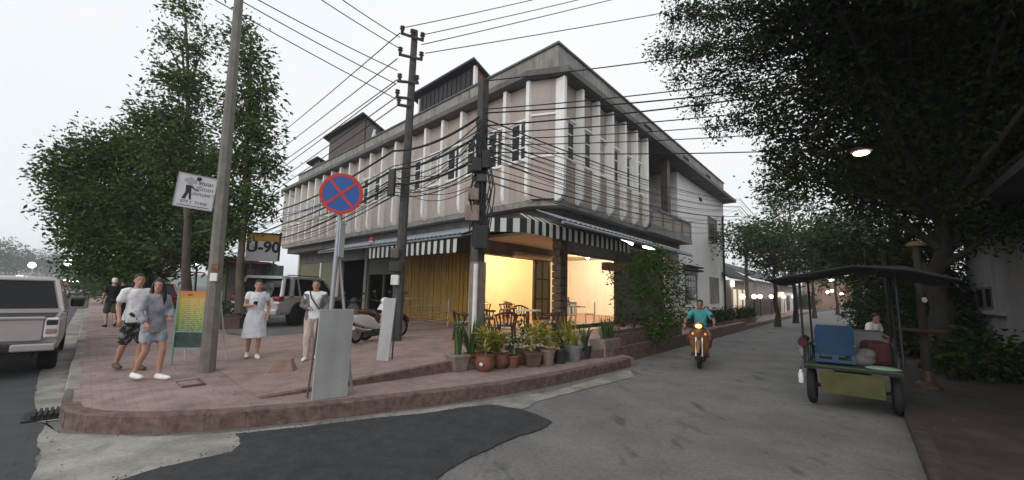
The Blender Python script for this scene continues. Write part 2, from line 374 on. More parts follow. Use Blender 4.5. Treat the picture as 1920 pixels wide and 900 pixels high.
# broken cover frame set in the paving
mb = MB(); a, b, c, d = G(341, 727, SW), G(384, 722, SW), G(372, 711, SW), G(330, 716, SW)
up = Vector((0, 0, .012))
mb.tube([a + up, b + up, c + up * .8], .02, 4); mb.tube([c, d, a], .008, 4)
tag(mb.build('inspection_cover', K['potbrown']), 'rusty broken inspection cover frame sunk in the pavement', 'manhole cover')

# raised terrace in front of the cafe
TA = G(488, 747, SW); TB = G(842, 697, SW); TE = G(1150, 668, SW)
ed = (TB - TA); TL = ed.length; ed.normalize(); en = Vector((-ed.y, ed.x, 0))
TZ = .38
def terr(p):
    q = Vector((p[0], p[1], SW)) - TA; s_ = q.dot(ed); n_ = q.dot(en)
    if n_ < -.02 or s_ < 0: return SW
    return SW + .004 + (TZ - SW) * min(1, s_ / TL) * (1 - max(0, min(1, (n_ - 3.5) / 5)) * (1 if s_ < TL * 2.2 else max(0, 1 - (s_ - TL * 2.2) / 3)))
poly = [TA, TB, TE, TE + DR * 16]; st = []
for a, b in zip(poly, poly[1:]):
    n = int((b - a).length / .35)
    st += [a.lerp(b, i / n) for i in range(n)]
st.append(poly[-1]); mb = MB(); nc = 22; vs_ = []
for p in st:
    for j in range(nc):
        q = p + en * (j * .62 + (.001 if j == 0 else 0)); q.z = terr(q); vs_.append(q)
fs_ = [(i * nc + j, (i + 1) * nc + j, (i + 1) * nc + j + 1, i * nc + j + 1) for i in range(len(st) - 1) for j in range(nc - 1)]
mb.add(vs_, fs_)
tag(mb.build('terrace', K['terrace'], smooth=60), kind='structure')
mb = MB()
n = 40
for i in range(n):
    a = TA.lerp(TB, i / n); b = TA.lerp(TB, (i + 1) / n - .0015 / n * 4)
    za = SW + (TZ - SW) * i / n + .008; zb = SW + (TZ - SW) * (i + 1) / n + .008
    o_ = -en * .03
    mb.hexa([Vector((q.x, q.y, SW - .02)) for q in (a + o_, b + o_, b + en * .1, a + en * .1)] + [Vector((a.x + o_.x, a.y + o_.y, za)), Vector((b.x + o_.x, b.y + o_.y, zb)), Vector((b.x + en.x * .1, b.y + en.y * .1, zb)), Vector((a.x + en.x * .1, a.y + en.y * .1, za))])
for a, b in ((TB, TE), (TE, TE + DR * 16)):
    o_ = Vector((ed.y, -ed.x, 0)) * .03
    mb.hexa([Vector((q.x, q.y, -.02)) for q in (a + o_, b + o_, b - o_ * 3, a - o_ * 3)] + [Vector((q.x, q.y, TZ + .008)) for q in (a + o_, b + o_, b - o_ * 3, a - o_ * 3)])
tag(mb.build('terrace_step', K['kerb']), kind='structure')
# grey apron where cars park beside the building
ap = [G(425, 606, SW), G(425, 626, SW), G(520, 640, SW), G(640, 636, SW), BP(9, -1.2, 0), BP(9, 2, 0), BP(30, 2, 0), BP(30, -4, 0)]
tag(flat('parking_apron', ap, SW + .03, K['concrete_road']), kind='structure')

# right-hand pavement
RK = G(1712, 822); RKn = Vector((DR.y, -DR.x, 0))
rp = [RK + DR * 70, RK - DR * 8, RK + RKn * 9 - DR * 8, RK + RKn * 9 + DR * 70]
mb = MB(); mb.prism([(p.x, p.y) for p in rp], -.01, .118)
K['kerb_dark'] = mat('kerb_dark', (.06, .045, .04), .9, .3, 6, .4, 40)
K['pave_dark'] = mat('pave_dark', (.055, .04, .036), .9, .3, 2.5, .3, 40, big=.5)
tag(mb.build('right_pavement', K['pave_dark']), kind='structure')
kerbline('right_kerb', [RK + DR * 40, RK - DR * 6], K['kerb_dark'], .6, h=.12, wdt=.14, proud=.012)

# ---------------------------------------------------------------- the corner shophouse
FIN_U = [1.1, 2.12, 3.25] + [4.38 + 1.166 * i for i in range(18)]
FIN_V = [.55 + 1.05 * i for i in range(7)]
UEND = FIN_U[-1] + .15
house = thing('shophouse', 'two storey corner shophouse with white vertical fins and beige panels', 'building', BP(12, 5, .2))
def hp(name, mb, m, parent=house, **k): return mb.build(name, m, parent, **k)
# solid core of the upper floor, with the corner cut
D = .35
core = [(D + .75, D), (D, D + .25), (D, 7.0), (2.2, 7.0), (2.2, 12.3), (9, 12.3), (9, 9), (UEND, 9), (UEND, D)]
mb = MB(); mb.prism(core, 4.14, 7.84, f=BP); hp('upper_wall', mb, K['plaster'])
# wall bands that stand proud of the core, leaving the window openings recessed
Z_SILL, Z_TR, ZT = 5.45, 6.72, 7.82
def panel_l(u0, u1):
    for nm, z0, z1, m in (('panel', 4.16, Z_SILL - .04, K['plaster']), ('panel', Z_TR + .04, ZT, K['plaster'])):
        mb = MB(); mb.ub(u0, u1, D - .09, D - .002, z0, z1, 0); hp(nm, mb, m)
    for nm, z0, z1 in (('sill', Z_SILL - .04, Z_SILL + .02), ('transom', Z_TR - .02, Z_TR + .04)):
        mb = MB(); mb.ub(u0, u1, D - .13, D - .002, z0, z1, 0); hp(nm, mb, K['white'])
def panel_r(v0, v1):
    for nm, z0, z1, m in (('panel', 4.16, Z_SILL - .04, K['plaster']), ('panel', Z_TR + .04, ZT, K['plaster'])):
        mb = MB(); mb.ub(D - .09, D - .002, v0, v1, z0, z1, 0); hp(nm, mb, m)
    for nm, z0, z1 in (('sill', Z_SILL - .04, Z_SILL + .02), ('transom', Z_TR - .02, Z_TR + .04)):
        mb = MB(); mb.ub(D - .13, D - .002, v0, v1, z0, z1, 0); hp(nm, mb, K['white'])
def window(side, a, b, panes=True, cur=False):
    """side l: along u; side r: along v; frame with mullion and glazing bars, a pane in each light"""
    def bx(mb, x0, x1, y0, y1, z0, z1):
        return mb.ub(x0, x1, y0, y1, z0, z1) if side == 'l' else mb.ub(y0, y1, x0, x1, z0, z1)
    z0, z1 = Z_SILL + .02, Z_TR - .02
    mb = MB(); t = .05; y0, y1 = D - .075, D - .006; mid = (a + b) / 2
    bx(mb, a, a + t, y0, y1, z0, z1); bx(mb, b - t, b, y0, y1, z0, z1); bx(mb, mid - t * .7, mid + t * .7, y0, y1, z0, z1)
    bx(mb, a + t, b - t, y0 + .004, y1, z0, z0 + t); bx(mb, a + t, b - t, y0 + .004, y1, z1 - t, z1)
    for k in (1, 2):
        z = z0 + (z1 - z0) * k / 3; bx(mb, a + t, b - t, y0 + .01, y1, z - .018, z + .018)
    wn = hp('window', mb, K['white'])
    for x0, x1 in ((a + t, mid - t * .7), (mid + t * .7, b - t)):
        for k in (range(3) if panes else (0,)):
            za = z0 + (z1 - z0) * k / 3 + .018 if panes else z0 + t; zb = z0 + (z1 - z0) * (k + 1) / 3 - .018 if panes else z1 - t
            if panes and k == 0: za = z0 + t
            if panes and k == 2: zb = z1 - t
            q = MB(); bx(q, x0, x1, y0 + .035, y0 + .045, za, zb); q.build('pane', K['curtain'] if cur else K['glass'], wn)
for i, (a, b) in enumerate(zip(FIN_U, FIN_U[1:])):
    panel_l(a + .06, b - .06); window('l', a + .09, b - .09, i < 9, i in (4, 6, 11))
for i, (a, b) in enumerate(zip(FIN_V, FIN_V[1:])):
    panel_r(a + .06, b - .06); window('r', a + .09, b - .09, i < 5, i == 2)
def fin(p0, nrm, tng, th=.14, dep=.34):
    prof = [(0, 4.42), (.03, 4.25), (.1, 4.14), (.22, 4.08), (dep, 4.08), (dep, 7.8), (0, 7.8)]
    pts = [Vector((0, 0, 0)) for _ in prof]
    mb = MB(); vs_ = []
    for o_ in (-th / 2, th / 2):
        for d_, z in prof: vs_.append(BP(p0[0] + nrm[0] * d_ + tng[0] * o_, p0[1] + nrm[1] * d_ + tng[1] * o_, z))
    n = len(prof); mb.add(vs_, [tuple(range(n)), tuple(range(2 * n - 1, n - 1, -1))] + [(i, i + n, (i + 1) % n + n, (i + 1) % n) for i in range(n)])
    hp('fin', mb, K['white'], bevel=.012)
for u in FIN_U: fin((u, 0), (0, 1), (1, 0))
for v in FIN_V: fin((0, v), (1, 0), (0, 1))
# corner facet: three stacked panels between the two corner fins
fa, fb = (1.1, .0), (.0, .55); ft = (fb[0] - fa[0], fb[1] - fa[1])
def facet(name, z0, z1, d0, d1, m):
    nx, ny = .42, .84
    f4 = [(fa[0] + ft[0] * k + nx * d, fa[1] + ft[1] * k + ny * d) for k, d in ((.05, d0), (.95, d0), (.95, d1), (.05, d1))]
    mb = MB(); mb.prism(f4, z0, z1, f=BP); hp(name, mb, m)
facet('panel', 4.16, Z_SILL - .04, .1, .6, K['plaster']); facet('panel', Z_SILL + .02, Z_TR - .02, .12, .6, K['plaster']); facet('panel', Z_TR + .04, ZT, .1, .6, K['plaster'])
facet('sill', Z_SILL - .04, Z_SILL + .02, .07, .6, K['white']); facet('transom', Z_TR - .02, Z_TR + .04, .07, .6, K['white'])
# floor slab, eave slab, parapet
mb = MB(); mb.prism([(1.16, .2), (.2, .68), (.2, 6.95), (-.05, 7.0), (-.05, 12.35), (.6, 12.35), (2.3, 12.35), (2.3, 8), (9, 8), (UEND, 8), (UEND, .2)], 3.97, 4.13, f=BP)
hp('floor_slab', mb, K['cement'])
mb = MB(); mb.prism([(1.6, .55), (.55, 1.1), (.55, 7), (.55, 12.2), (8, 12.2), (8, 8), (UEND - .1, 8), (UEND - .1, .55)], 3.62, 3.945, f=BP)
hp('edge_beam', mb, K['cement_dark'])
mb = MB(); mb.prism([(1.0, -.16), (-.16, .44), (-.16, 22.3), (10, 22.3), (10, 9.3), (UEND + .1, 9.3), (UEND + .1, -.16)], 7.85, 8.03, f=BP)
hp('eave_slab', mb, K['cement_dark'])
mb = MB(); mb.ub(.75, UEND, .92, 1.1, 8.03, 9.22); mb.ub(.57, .75, .92, 22.0, 8.03, 9.22); hp('parapet', mb, K['cement'])
mb = MB(); mb.ub(.75, UEND + .03, .86, 1.14, 9.22, 9.29); mb.ub(.51, .78, .86, 22.05, 9.221, 9.292); hp('coping', mb, K['cement_dark'])
mb = MB()
mb.ub(.75, UEND, 1.1, 9, 8.02, 8.06); hp('roof_deck', mb, K['cement'])
for v in (7.8, 13.2, 17.6):            # vent recesses in the parapet: frame and louvres
    mb = MB(); mb.ub(.535, .569, v, v + .9, 8.62, 8.66); mb.ub(.535, .569, v, v + .9, 8.9, 8.94); mb.ub(.535, .569, v - .04, v, 8.62, 8.94); mb.ub(.535, .569, v + .9, v + .94, 8.62, 8.94)
    o = hp('vent', mb, K['cement_dark'])
    for k in range(4): q = MB(); q.ub(.545, .569, v, v + .9, 8.67 + k * .058, 8.70 + k * .058); q.build('louvre', K['dark'], o)
for u in (5, 9.4, 14, 18.5):           # rain stains spouts on the long parapet: seams
    mb = MB(); mb.ub(u, u + .05, .895, .921, 8.04, 9.21); hp('parapet_rib', mb, K['cement_dark'])
# rooftop sheds: high at the street side, roof falling to the back
def shed(u0, u1, v0, v1, z0, zf, zb, endm, wallm):
    mb = MB(); mb.hexa([BP(u0, v0, z0), BP(u0, v1, z0), BP(u1, v1, z0), BP(u1, v0, z0), BP(u0, v0, zf), BP(u0, v1, zb), BP(u1, v1, zb), BP(u1, v0, zf)]); s_ = hp('rooftop_shed', mb, wallm)
    mb = MB(); o_ = .3; k = (zf - zb) / (v1 - v0)
    a, b, za, zb_ = v0 - o_, v1 + o_, zf + k * o_, zb - k * o_
    mb.hexa([BP(u0 - .25, a, za), BP(u0 - .25, b, zb_), BP(u1 + .5, b, zb_), BP(u1 + .5, a, za)] + [BP(u0 - .25, a, za + .1), BP(u0 - .25, b, zb_ + .1), BP(u1 + .5, b, zb_ + .1), BP(u1 + .5, a, za + .1)])
    mb.build('shed_roof', K['roofdark'], s_)
    mb = MB(); e_ = .05
    mb.hexa([BP(u0 - e_, v0 + .1, z0), BP(u0 - e_, v1, z0), BP(u0 - .002, v1, z0), BP(u0 - .002, v0 + .1, z0), BP(u0 - e_, v0 + .1, zf - .02), BP(u0 - e_, v1, zb - .02), BP(u0 - .002, v1, zb - .02), BP(u0 - .002, v0 + .1, zf - .02)]); mb.build('end_wall', endm, s_)
    return s_
sA = shed(5.85, 10.2, 1.9, 4.6, 8.05, 10.9, 9.9, K['rooftile'], K['roofdark'])
mb = MB(); mb.ub(5.74, 5.86, 1.82, 1.98, 8.05, 10.9); mb.build('corner_trim', K['white'], sA)
mb = MB(); mb.ub(10.1, 10.2, 1.84, 1.9, 8.05, 10.8); mb.build('corner_trim', K['white'], sA)
for k in range(12): mb = MB(); mb.ub(6.1 + k * .34, 6.13 + k * .34, 1.87, 1.9, 9.3, 10.85); mb.build('batten', K['black'], sA)
sB = shed(16.2, 21.6, 1.9, 5.2, 8.05, 11.55, 10.2, K['cement_dark'], K['darkwood'])
for k in range(8): mb = MB(); mb.ub(16.08, 16.14, 2.5 + k * .24, 2.6 + k * .24, 9.6, 10.75 - k * .06); mb.build('slat', K['white'], sB)
mb = MB(); mb.hexa([BP(16.08, 2.1, 9.4), BP(16.08, 2.25, 9.4), BP(16.14, 2.25, 9.4), BP(16.14, 2.1, 9.4), BP(16.08, 2.45, 11.0), BP(16.08, 2.6, 11.0), BP(16.14, 2.6, 11.0), BP(16.14, 2.45, 11.0)]); mb.build('brace', K['white'], sB)
shed(22.6, 24.0, 1.7, 3.0, 8.05, 10.2, 9.8, K['cement_dark'], K['cement_dark'])

# balcony on the right front
mb = MB(); mb.ub(-.02, .08, 7.05, 12.2, 4.07, 4.3); mb.ub(-.03, .1, 7.05, 12.25, 4.95, 5.05); hp('balcony_rail', mb, K['cement'])
for k in range(5):
    v = 7.05 + k * 1.28; mb = MB(); mb.ub(-.04, .12, v, v + .14, 4.07, 5.02); hp('baluster', mb, K['cement'])
for k in range(4):
    v = 7.05 + k * 1.28; mb = MB(); mb.ub(.01, .05, v + .15, v + 1.27, 4.31, 4.94); hp('balcony_panel', mb, K['plaster'])
mb = MB(); mb.ub(.05, .62, 12.2, 12.3, 4.07, 5.02); hp('balcony_end', mb, K['cement'])
mb = MB(); mb.ub(.3, .62, 9.9, 10.3, 4.08, 7.84); hp('balcony_post', mb, K['brown_metal'])
for k in range(3):
    v = 7.5 + k * 1.45; mb = MB(); mb.ub(2.1, 2.17, v, v + .06, 4.1, 6.9); mb.ub(2.1, 2.17, v + 1.2, v + 1.26, 4.1, 6.9); mb.ub(2.1, 2.17, v + .06, v + 1.2, 6.84, 6.9); mb.ub(2.11, 2.17, v + .06, v + 1.2, 4.9, 4.95)
    o = hp('balcony_door', mb, K['white'])
    q = MB(); q.ub(2.13, 2.15, v + .06, v + 1.2, 4.1, 6.84); q.build('pane', K['curtain'], o)
# ground floor
FZ = .2
mb = MB(); mb.ub(8.32, 30, 5.0, 5.1, FZ, 3.62); mb.ub(10.6, 10.7, 1.6, 5.0, FZ, 3.62); mb.ub(UEND - .2, UEND - .1, 1.4, 5, FZ, 3.62); mb.ub(13.7, 13.8, 1.6, 5, FZ, 3.62)
mb.ub(17.2, 17.3, 1.6, 5, FZ, 3.62)
hp('inner_wall', mb, K['dark'])
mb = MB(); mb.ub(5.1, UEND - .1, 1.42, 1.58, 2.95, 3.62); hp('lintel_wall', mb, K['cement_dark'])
mb = MB(); mb.ub(4.72, 5.06, 1.3, 1.64, FZ - .1, 3.62); hp('pillar', mb, K['white'], bevel=.02)
for u in (10.45, 13.7, 17.15, UEND - .35): mb = MB(); mb.ub(u, u + .3, 1.36, 1.66, FZ - .2, 3.62); hp('pillar', mb, K['plaster'], bevel=.02)
# yellow board wall: one board after another
nb = 42; bw = (10.45 - 5.08) / nb
for k in range(nb):
    mb = MB(); a = 5.08 + k * bw; j = random.uniform(0, .05)
    mb.ub(a + .006, a + bw - .006, 1.46 + j, 1.56, FZ - .1, 2.94 - random.uniform(0, .05)); hp('board', mb, K['yellowboard'])
mb = MB(); mb.ub(5.08, 10.45, 1.562, 1.6, FZ - .2, 2.95); hp('board_backing', mb, K['yellowboard'])
# bay with a panelled transom, an open doorway
mb = MB(); mb.ub(10.8, 13.65, 1.45, 1.52, 2.2, 2.9); hp('transom_panel', mb, K['olive'])
mb = MB(); mb.ub(10.8, 10.95, 1.42, 1.54, FZ - .2, 2.2); mb.ub(13.5, 13.65, 1.42, 1.54, FZ - .2, 2.2); mb.ub(10.8, 13.65, 1.41, 1.55, 2.13, 2.2); mb.ub(11.9, 12.0, 1.43, 1.53, FZ - .2, 2.13); hp('door_frame', mb, K['olive'])
# olive roller shutter bays: slats
for (a, b) in ((17.5, UEND - .4),):
    for k in range(20):
        mb = MB(); z = FZ - .2 + k * .155; mb.ub(a, b, 1.46, 1.5, z, z + .14); hp('shutter_slat', mb, K['olive'])
    mb = MB(); mb.ub(a, b, 1.501, 1.54, FZ - .2, 2.95); hp('shutter_back', mb, K['olive'])
    mb = MB(); mb.ub(a + .02, a + .2, 1.4, 1.455, FZ - .2, 2.95); mb.ub(a + 2.6, a + 2.8, 1.4, 1.455, FZ - .2, 2.95); hp('shutter_guide', mb, K['white'])
# cafe room behind the corner: back wall, floor, ceiling
mb = MB(); mb.ub(8.2, 8.3, 1.6, 15, FZ, 3.4); hp('cafe_wall', mb, K['yellowwall'])
mb = MB(); mb.ub(5.06, 8.2, 1.62, 1.7, FZ, 3.4); mb.ub(1.4, 8.2, 14.4, 14.5, FZ, 3.4); hp('cafe_side_wall', mb, K['yellowwall'])
mb = MB(); mb.ub(1.3, 8.3, 1.6, 14.5, 3.4, 3.5); hp('cafe_ceiling', mb, K['ceiling'])
K['tile'] = mat('tile', (.34, .15, .075), .35, .2, 4)
mb = MB(); mb.ub(.9, 8.2, 1.2, 14.4, FZ - .1, FZ + .012); hp('cafe_floor', mb, K['tile'])
# inner front (u=4.9): shutter box, folding door leaf, posts
mb = MB(); mb.ub(4.7, 5.1, 1.66, 6.55, 2.86, 3.4); hp('shutter_box', mb, K['cement_dark'])
mb = MB(); vs_ = []
for v in (3.4, 6.4):
    vs_.append([BP(4.62 + .13 * math.cos(t), v, 2.98 + .13 * math.sin(t)) for t in [k * math.pi / 5 for k in range(10)]])
mb.loft(vs_); hp('shutter_roll', mb, K['metal'], smooth=40)
mb = MB(); mb.ub(4.85, 4.95, 5.2, 5.3, FZ, 2.86); mb.ub(4.85, 4.95, 6.35, 6.5, FZ, 3.4); mb.ub(4.85, 4.95, 1.66, 1.8, FZ, 2.86); hp('post', mb, K['darkwood'])
mb = MB(); mb.ub(4.86, 4.9, 5.3, 6.35, FZ, 2.84); o = hp('folding_door', mb, K['darkwood'])
for k in range(2):
    for j in range(3): q = MB(); q.ub(4.845, 4.861, 5.38 + k * .5, 5.78 + k * .5, FZ + .1 + j * .88, FZ + .9 + j * .88); q.build('door_panel', K['olive'], o)
# stone pier on the right front: stacked stones
for k in range(14):
    mb = MB(); z = FZ + k * .245; j = random.uniform(-.03, .03); i_ = random.uniform(-.03, .03)
    mb.ub(1.28 + j, 1.66 + i_, 2.22 + i_, 2.66 + j, z, z + .225); hp('stone', mb, K['stone'], bevel=.03)
mb = MB(); mb.ub(1.34, 1.6, 2.28, 2.6, FZ, 3.62); hp('pier_core', mb, K['stone'])
mb = MB(); mb.ub(1.4, 1.56, 2.66, 12.2, 2.85, 3.62); mb.ub(1.42, 1.54, 6.7, 12.2, FZ, 3.05); hp('front_wall', mb, K['brown_metal'])
mb = MB(); mb.ub(1.38, 1.5, 2.68, 2.8, FZ, 3.05); mb.ub(1.38, 1.5, 6.6, 6.7, FZ, 3.05); mb.ub(1.38, 1.5, 2.8, 6.6, 2.78, 2.86); mb.ub(1.38, 1.5, 2.8, 6.6, FZ, FZ + .14); hp('opening_frame', mb, K['darkwood'])
mb = MB(); mb.ub(1.05, 1.38, 5.3, 7.0, 2.35, 2.65); hp('sign_box', mb, K['terracotta'])

# white neighbour
wh = thing('white_house', 'plain white two storey side building beyond the balcony', 'building', BP(1, 17, .2))
mb = MB(); mb.ub(.64, 9.0, 12.32, 22.0, .0, 7.83); mb.build('wall', K['bright_white'], wh)
def wwin(v0, v1, z0, z1, bars, name='window'):
    mb = MB(); t = .07
    mb.ub(.58, .66, v0, v0 + t, z0, z1); mb.ub(.58, .66, v1 - t, v1, z0, z1); mb.ub(.581, .66, v0 + t, v1 - t, z0, z0 + t); mb.ub(.581, .66, v0 + t, v1 - t, z1 - t, z1)
    for k in range(1, 4):
        if bars: a = v0 + (v1 - v0) * k / 4; mb.ub(.6, .64, a - .02, a + .02, z0 + t, z1 - t); z = z0 + (z1 - z0) * k / 4; mb.ub(.602, .64, v0 + t, v1 - t, z - .02, z + .02)
    o = mb.build(name, K['cement'], wh); q = MB(); q.ub(.615, .639, v0 + t, v1 - t, z0 + t, z1 - t); q.build('pane', K['glass'] if bars else K['cement'], o)
wwin(17.9, 19.9, 4.85, 6.35, True); wwin(17.9, 19.9, 1.0, 2.6, False, 'shutter'); wwin(13.2, 15.2, 1.2, 2.6, True)
mb = MB(); mb.tube([BP(.55, 21.3, .2), BP(.55, 21.3, 6.4), BP(.6, 21.7, 6.9)], .07); mb.build('downpipe', K['dark'], wh, smooth=40)
mb = MB(); mb.ub(.3, .64, 13, 15.5, 2.75, 2.85); mb.ub(.3, .64, 12.9, 15.6, 2.95, 3.02); mb.build('canopy_slat', K['roofdark'], wh)
mb = MB(); mb.ub(.6, .64, 16.2, 16.7, 7.0, 7.2); mb.build('air_vent', K['dark'], wh)

# ---------------------------------------------------------------- awnings and their lights
def corr(mb, fa, fb, n, amp, w0=0):    # corrugated sheet between edge functions fa(t), fb(t)
    ra = []; rb = []
    for i in range(n * 4 + 1):
        t = i / (n * 4); d = Vector((0, 0, amp * math.sin(2 * math.pi * i / 4)))
        ra.append(fa(t) + d); rb.append(fb(t) + d)
    k = len(ra); th = Vector((0, 0, -.012))
    mb.add(ra + rb, [(i, i + 1, k + i + 1, k + i) for i in range(k - 1)])
    mb.add([p + th for p in ra + rb], [(i, k + i, k + i + 1, i + 1) for i in range(k - 1)])
aw = thing('sheet_awning', 'blue grey corrugated sheet awning along the left shop front', 'awning', BP(9, -.4, 3.2))
mb = MB(); corr(mb, lambda t: BP(3.2 + t * 11.4, .5, 3.66), lambda t: BP(3.0 + t * 11.6, -.95, 3.16), 46, .02); mb.build('roof_sheet', K['sheet'], aw)
mb = MB(); mb.tube([BP(3.0, -.93, 3.1), BP(14.6, -.93, 3.1)], .035, 6); mb.tube([BP(3.0, -.95, 3.19), BP(14.6, -.95, 3.19)], .02, 6); mb.build('front_rail', K['galv'], aw)
for u in (3.1, 6.9, 10.8, 14.5): mb = MB(); mb.tube([BP(u, -.93, 3.08), BP(u, .55, 3.5)], .025, 6); mb.build('bracket', K['galv'], aw)
aw = thing('sheet_awning', 'pale grey corrugated awning over the right shop front', 'awning', BP(-.4, 4, 3.2))
mb = MB(); corr(mb, lambda t: BP(.5, -.2 + t * 9.6, 3.72), lambda t: BP(-.95, -.9 + t * 10.2, 3.2), 40, .02); mb.build('roof_sheet', K['sheet'], aw)
mb = MB(); mb.tube([BP(-.93, -.9, 3.13), BP(-.93, 9.4, 3.13)], .045, 6); mb.build('front_rail', K['galv'], aw)
for v in (0, 3, 6, 9): mb = MB(); mb.tube([BP(-.93, v, 3.1), BP(.55, v, 3.52)], .025, 6); mb.build('bracket', K['galv'], aw)
def striped(name, label, n, top0, top1, bot0, bot1, drop, cheek=None):
    """sloping striped cloth from top edge to front edge with a hanging valance, stripe by stripe"""
    t_ = thing(name, label, 'awning', bot0 - Vector((0, 0, .3)))
    for i in range(n):
        a, b = i / n, (i + 1) / n
        p = [top0.lerp(top1, a), top0.lerp(top1, b), bot0.lerp(bot1, b), bot0.lerp(bot1, a)]
        w_ = Vector((0, 0, -.008)); sway = random.uniform(-.02, .02)
        nn = (bot0 - top0); nn.z = 0; nn.normalize()
        dn = [bot0.lerp(bot1, b) + Vector((0, 0, -drop)) + nn * sway, bot0.lerp(bot1, a) + Vector((0, 0, -drop)) + nn * sway]
        mid = [bot0.lerp(bot1, (a + b) / 2) + Vector((0, 0, -drop - .03)) + nn * sway]
        mb = MB(); mb.add(p + [q + w_ for q in p], [(0, 1, 2, 3), (7, 6, 5, 4)])
        e_ = nn * .006
        mb.add([p[3], p[2], dn[0], mid[0], dn[1]] + [q - e_ for q in (p[3], p[2], dn[0], mid[0], dn[1])], [(0, 1, 2, 3, 4), (9, 8, 7, 6, 5)])
        mb.build('stripe', K['stripe_w'] if i % 2 == 0 else K['stripe_b'], t_)
    return t_
striped('striped_awning', 'small black and white striped awning above the yellow boards', 33, BP(3.2, .3, 3.35), BP(9.3, .3, 3.35), BP(3.25, -.9, 3.03), BP(9.15, -.9, 3.05), .44)
sa = striped('striped_awning', 'black and white striped awning at the lit cafe corner', 37, BP(.2, -1.3, 3.42), BP(.2, 4.2, 3.42), BP(-.62, -1.95, 3.1), BP(-.62, 3.6, 3.1), .33)
for i in range(8):
    a, b = i / 8, (i + 1) / 8; o1 = BP(-.62, -1.95, 3.1); o2 = BP(1.6, -1.5, 3.42); o3 = BP(-.62, -1.95, 2.78); o4 = BP(1.6, -1.5, 3.05)
    mb = MB(); mb.hexa([o3.lerp(o4, a), o3.lerp(o4, b), o1.lerp(o2, b), o1.lerp(o2, a)] + [q + Vector((0, .012, 0)) for q in (o3.lerp(o4, a), o3.lerp(o4, b), o1.lerp(o2, b), o1.lerp(o2, a))])
    mb.build('side_stripe', K['stripe_w'] if i % 2 else K['stripe_b'], sa)
mb = MB(); mb.tube([BP(-.6, -1.9, 3.08), BP(1.5, -1.45, 3.4)], .02, 6); mb.tube([BP(-.6, 3.55, 3.08), BP(.4, 3.7, 3.4)], .02, 6); mb.build('arm', K['metal'], sa)
K['tubelight'] = emat('tubelight', (.95, 1, .98), 9)
for i, (u, v) in enumerate(((-.1, 3.9), (-.1, 6.0))):
    t_ = thing('tube_light', ('lit white tube light nearer the striped awning', 'lit white tube light nearer the balcony')[i], 'light', BP(u, v, 3.2), group='tube lights under the awning')
    mb = MB(); mb.tube([BP(u, v, 3.24), BP(u, v + 1.1, 3.24)], .035, 8); mb.build('tube', K['tubelight'], t_)
    mb = MB(); mb.ub(u - .06, u + .06, v - .05, v + 1.15, 3.29, 3.34); mb.build('housing', K['stripe_w'], t_)
    mb = MB(); mb.tube([BP(u, v + .5, 3.33), BP(u, v + .5, 3.55)], .01, 4); mb.build('hanger', K['galv'], t_)

# warm lamps in the cafe
K['bulbwarm'] = emat('bulbwarm', (1, .72, .38), 14)
def room_lamp(u, v, e, label):
    t_ = thing('ceiling_lamp', label, 'lamp', BP(u, v, 3.3), group='cafe ceiling lamps')
    mb = MB(); mb.lathe([(.02, .1), (.05, .06), (.16, .0), (.17, -.02), (.15, -.025)], 14, BP(u, v, 3.3)); mb.build('lamp_shade', K['brown_metal'], t_, smooth=40)
    mb = MB(); mb.ell(BP(u, v, 3.27), (.06, .06, .06)); mb.build('bulb', K['bulbwarm'], t_, smooth=60)
    l = bpy.data.lights.new('lamp_light', 'POINT'); l.energy = e; l.color = (1, .81, .52); l.shadow_soft_size = .05
    o = bpy.data.objects.new('lamp_light', l); col.objects.link(o); o.location = BP(u, v, 3.2)
room_lamp(5.9, 2.9, 360, 'warm ceiling lamp inside the cafe behind the corner opening')
room_lamp(5.9, 6.2, 360, 'warm ceiling lamp inside the cafe behind the folding door')
room_lamp(4.6, 9.6, 420, 'warm ceiling lamp inside the cafe behind the second opening')
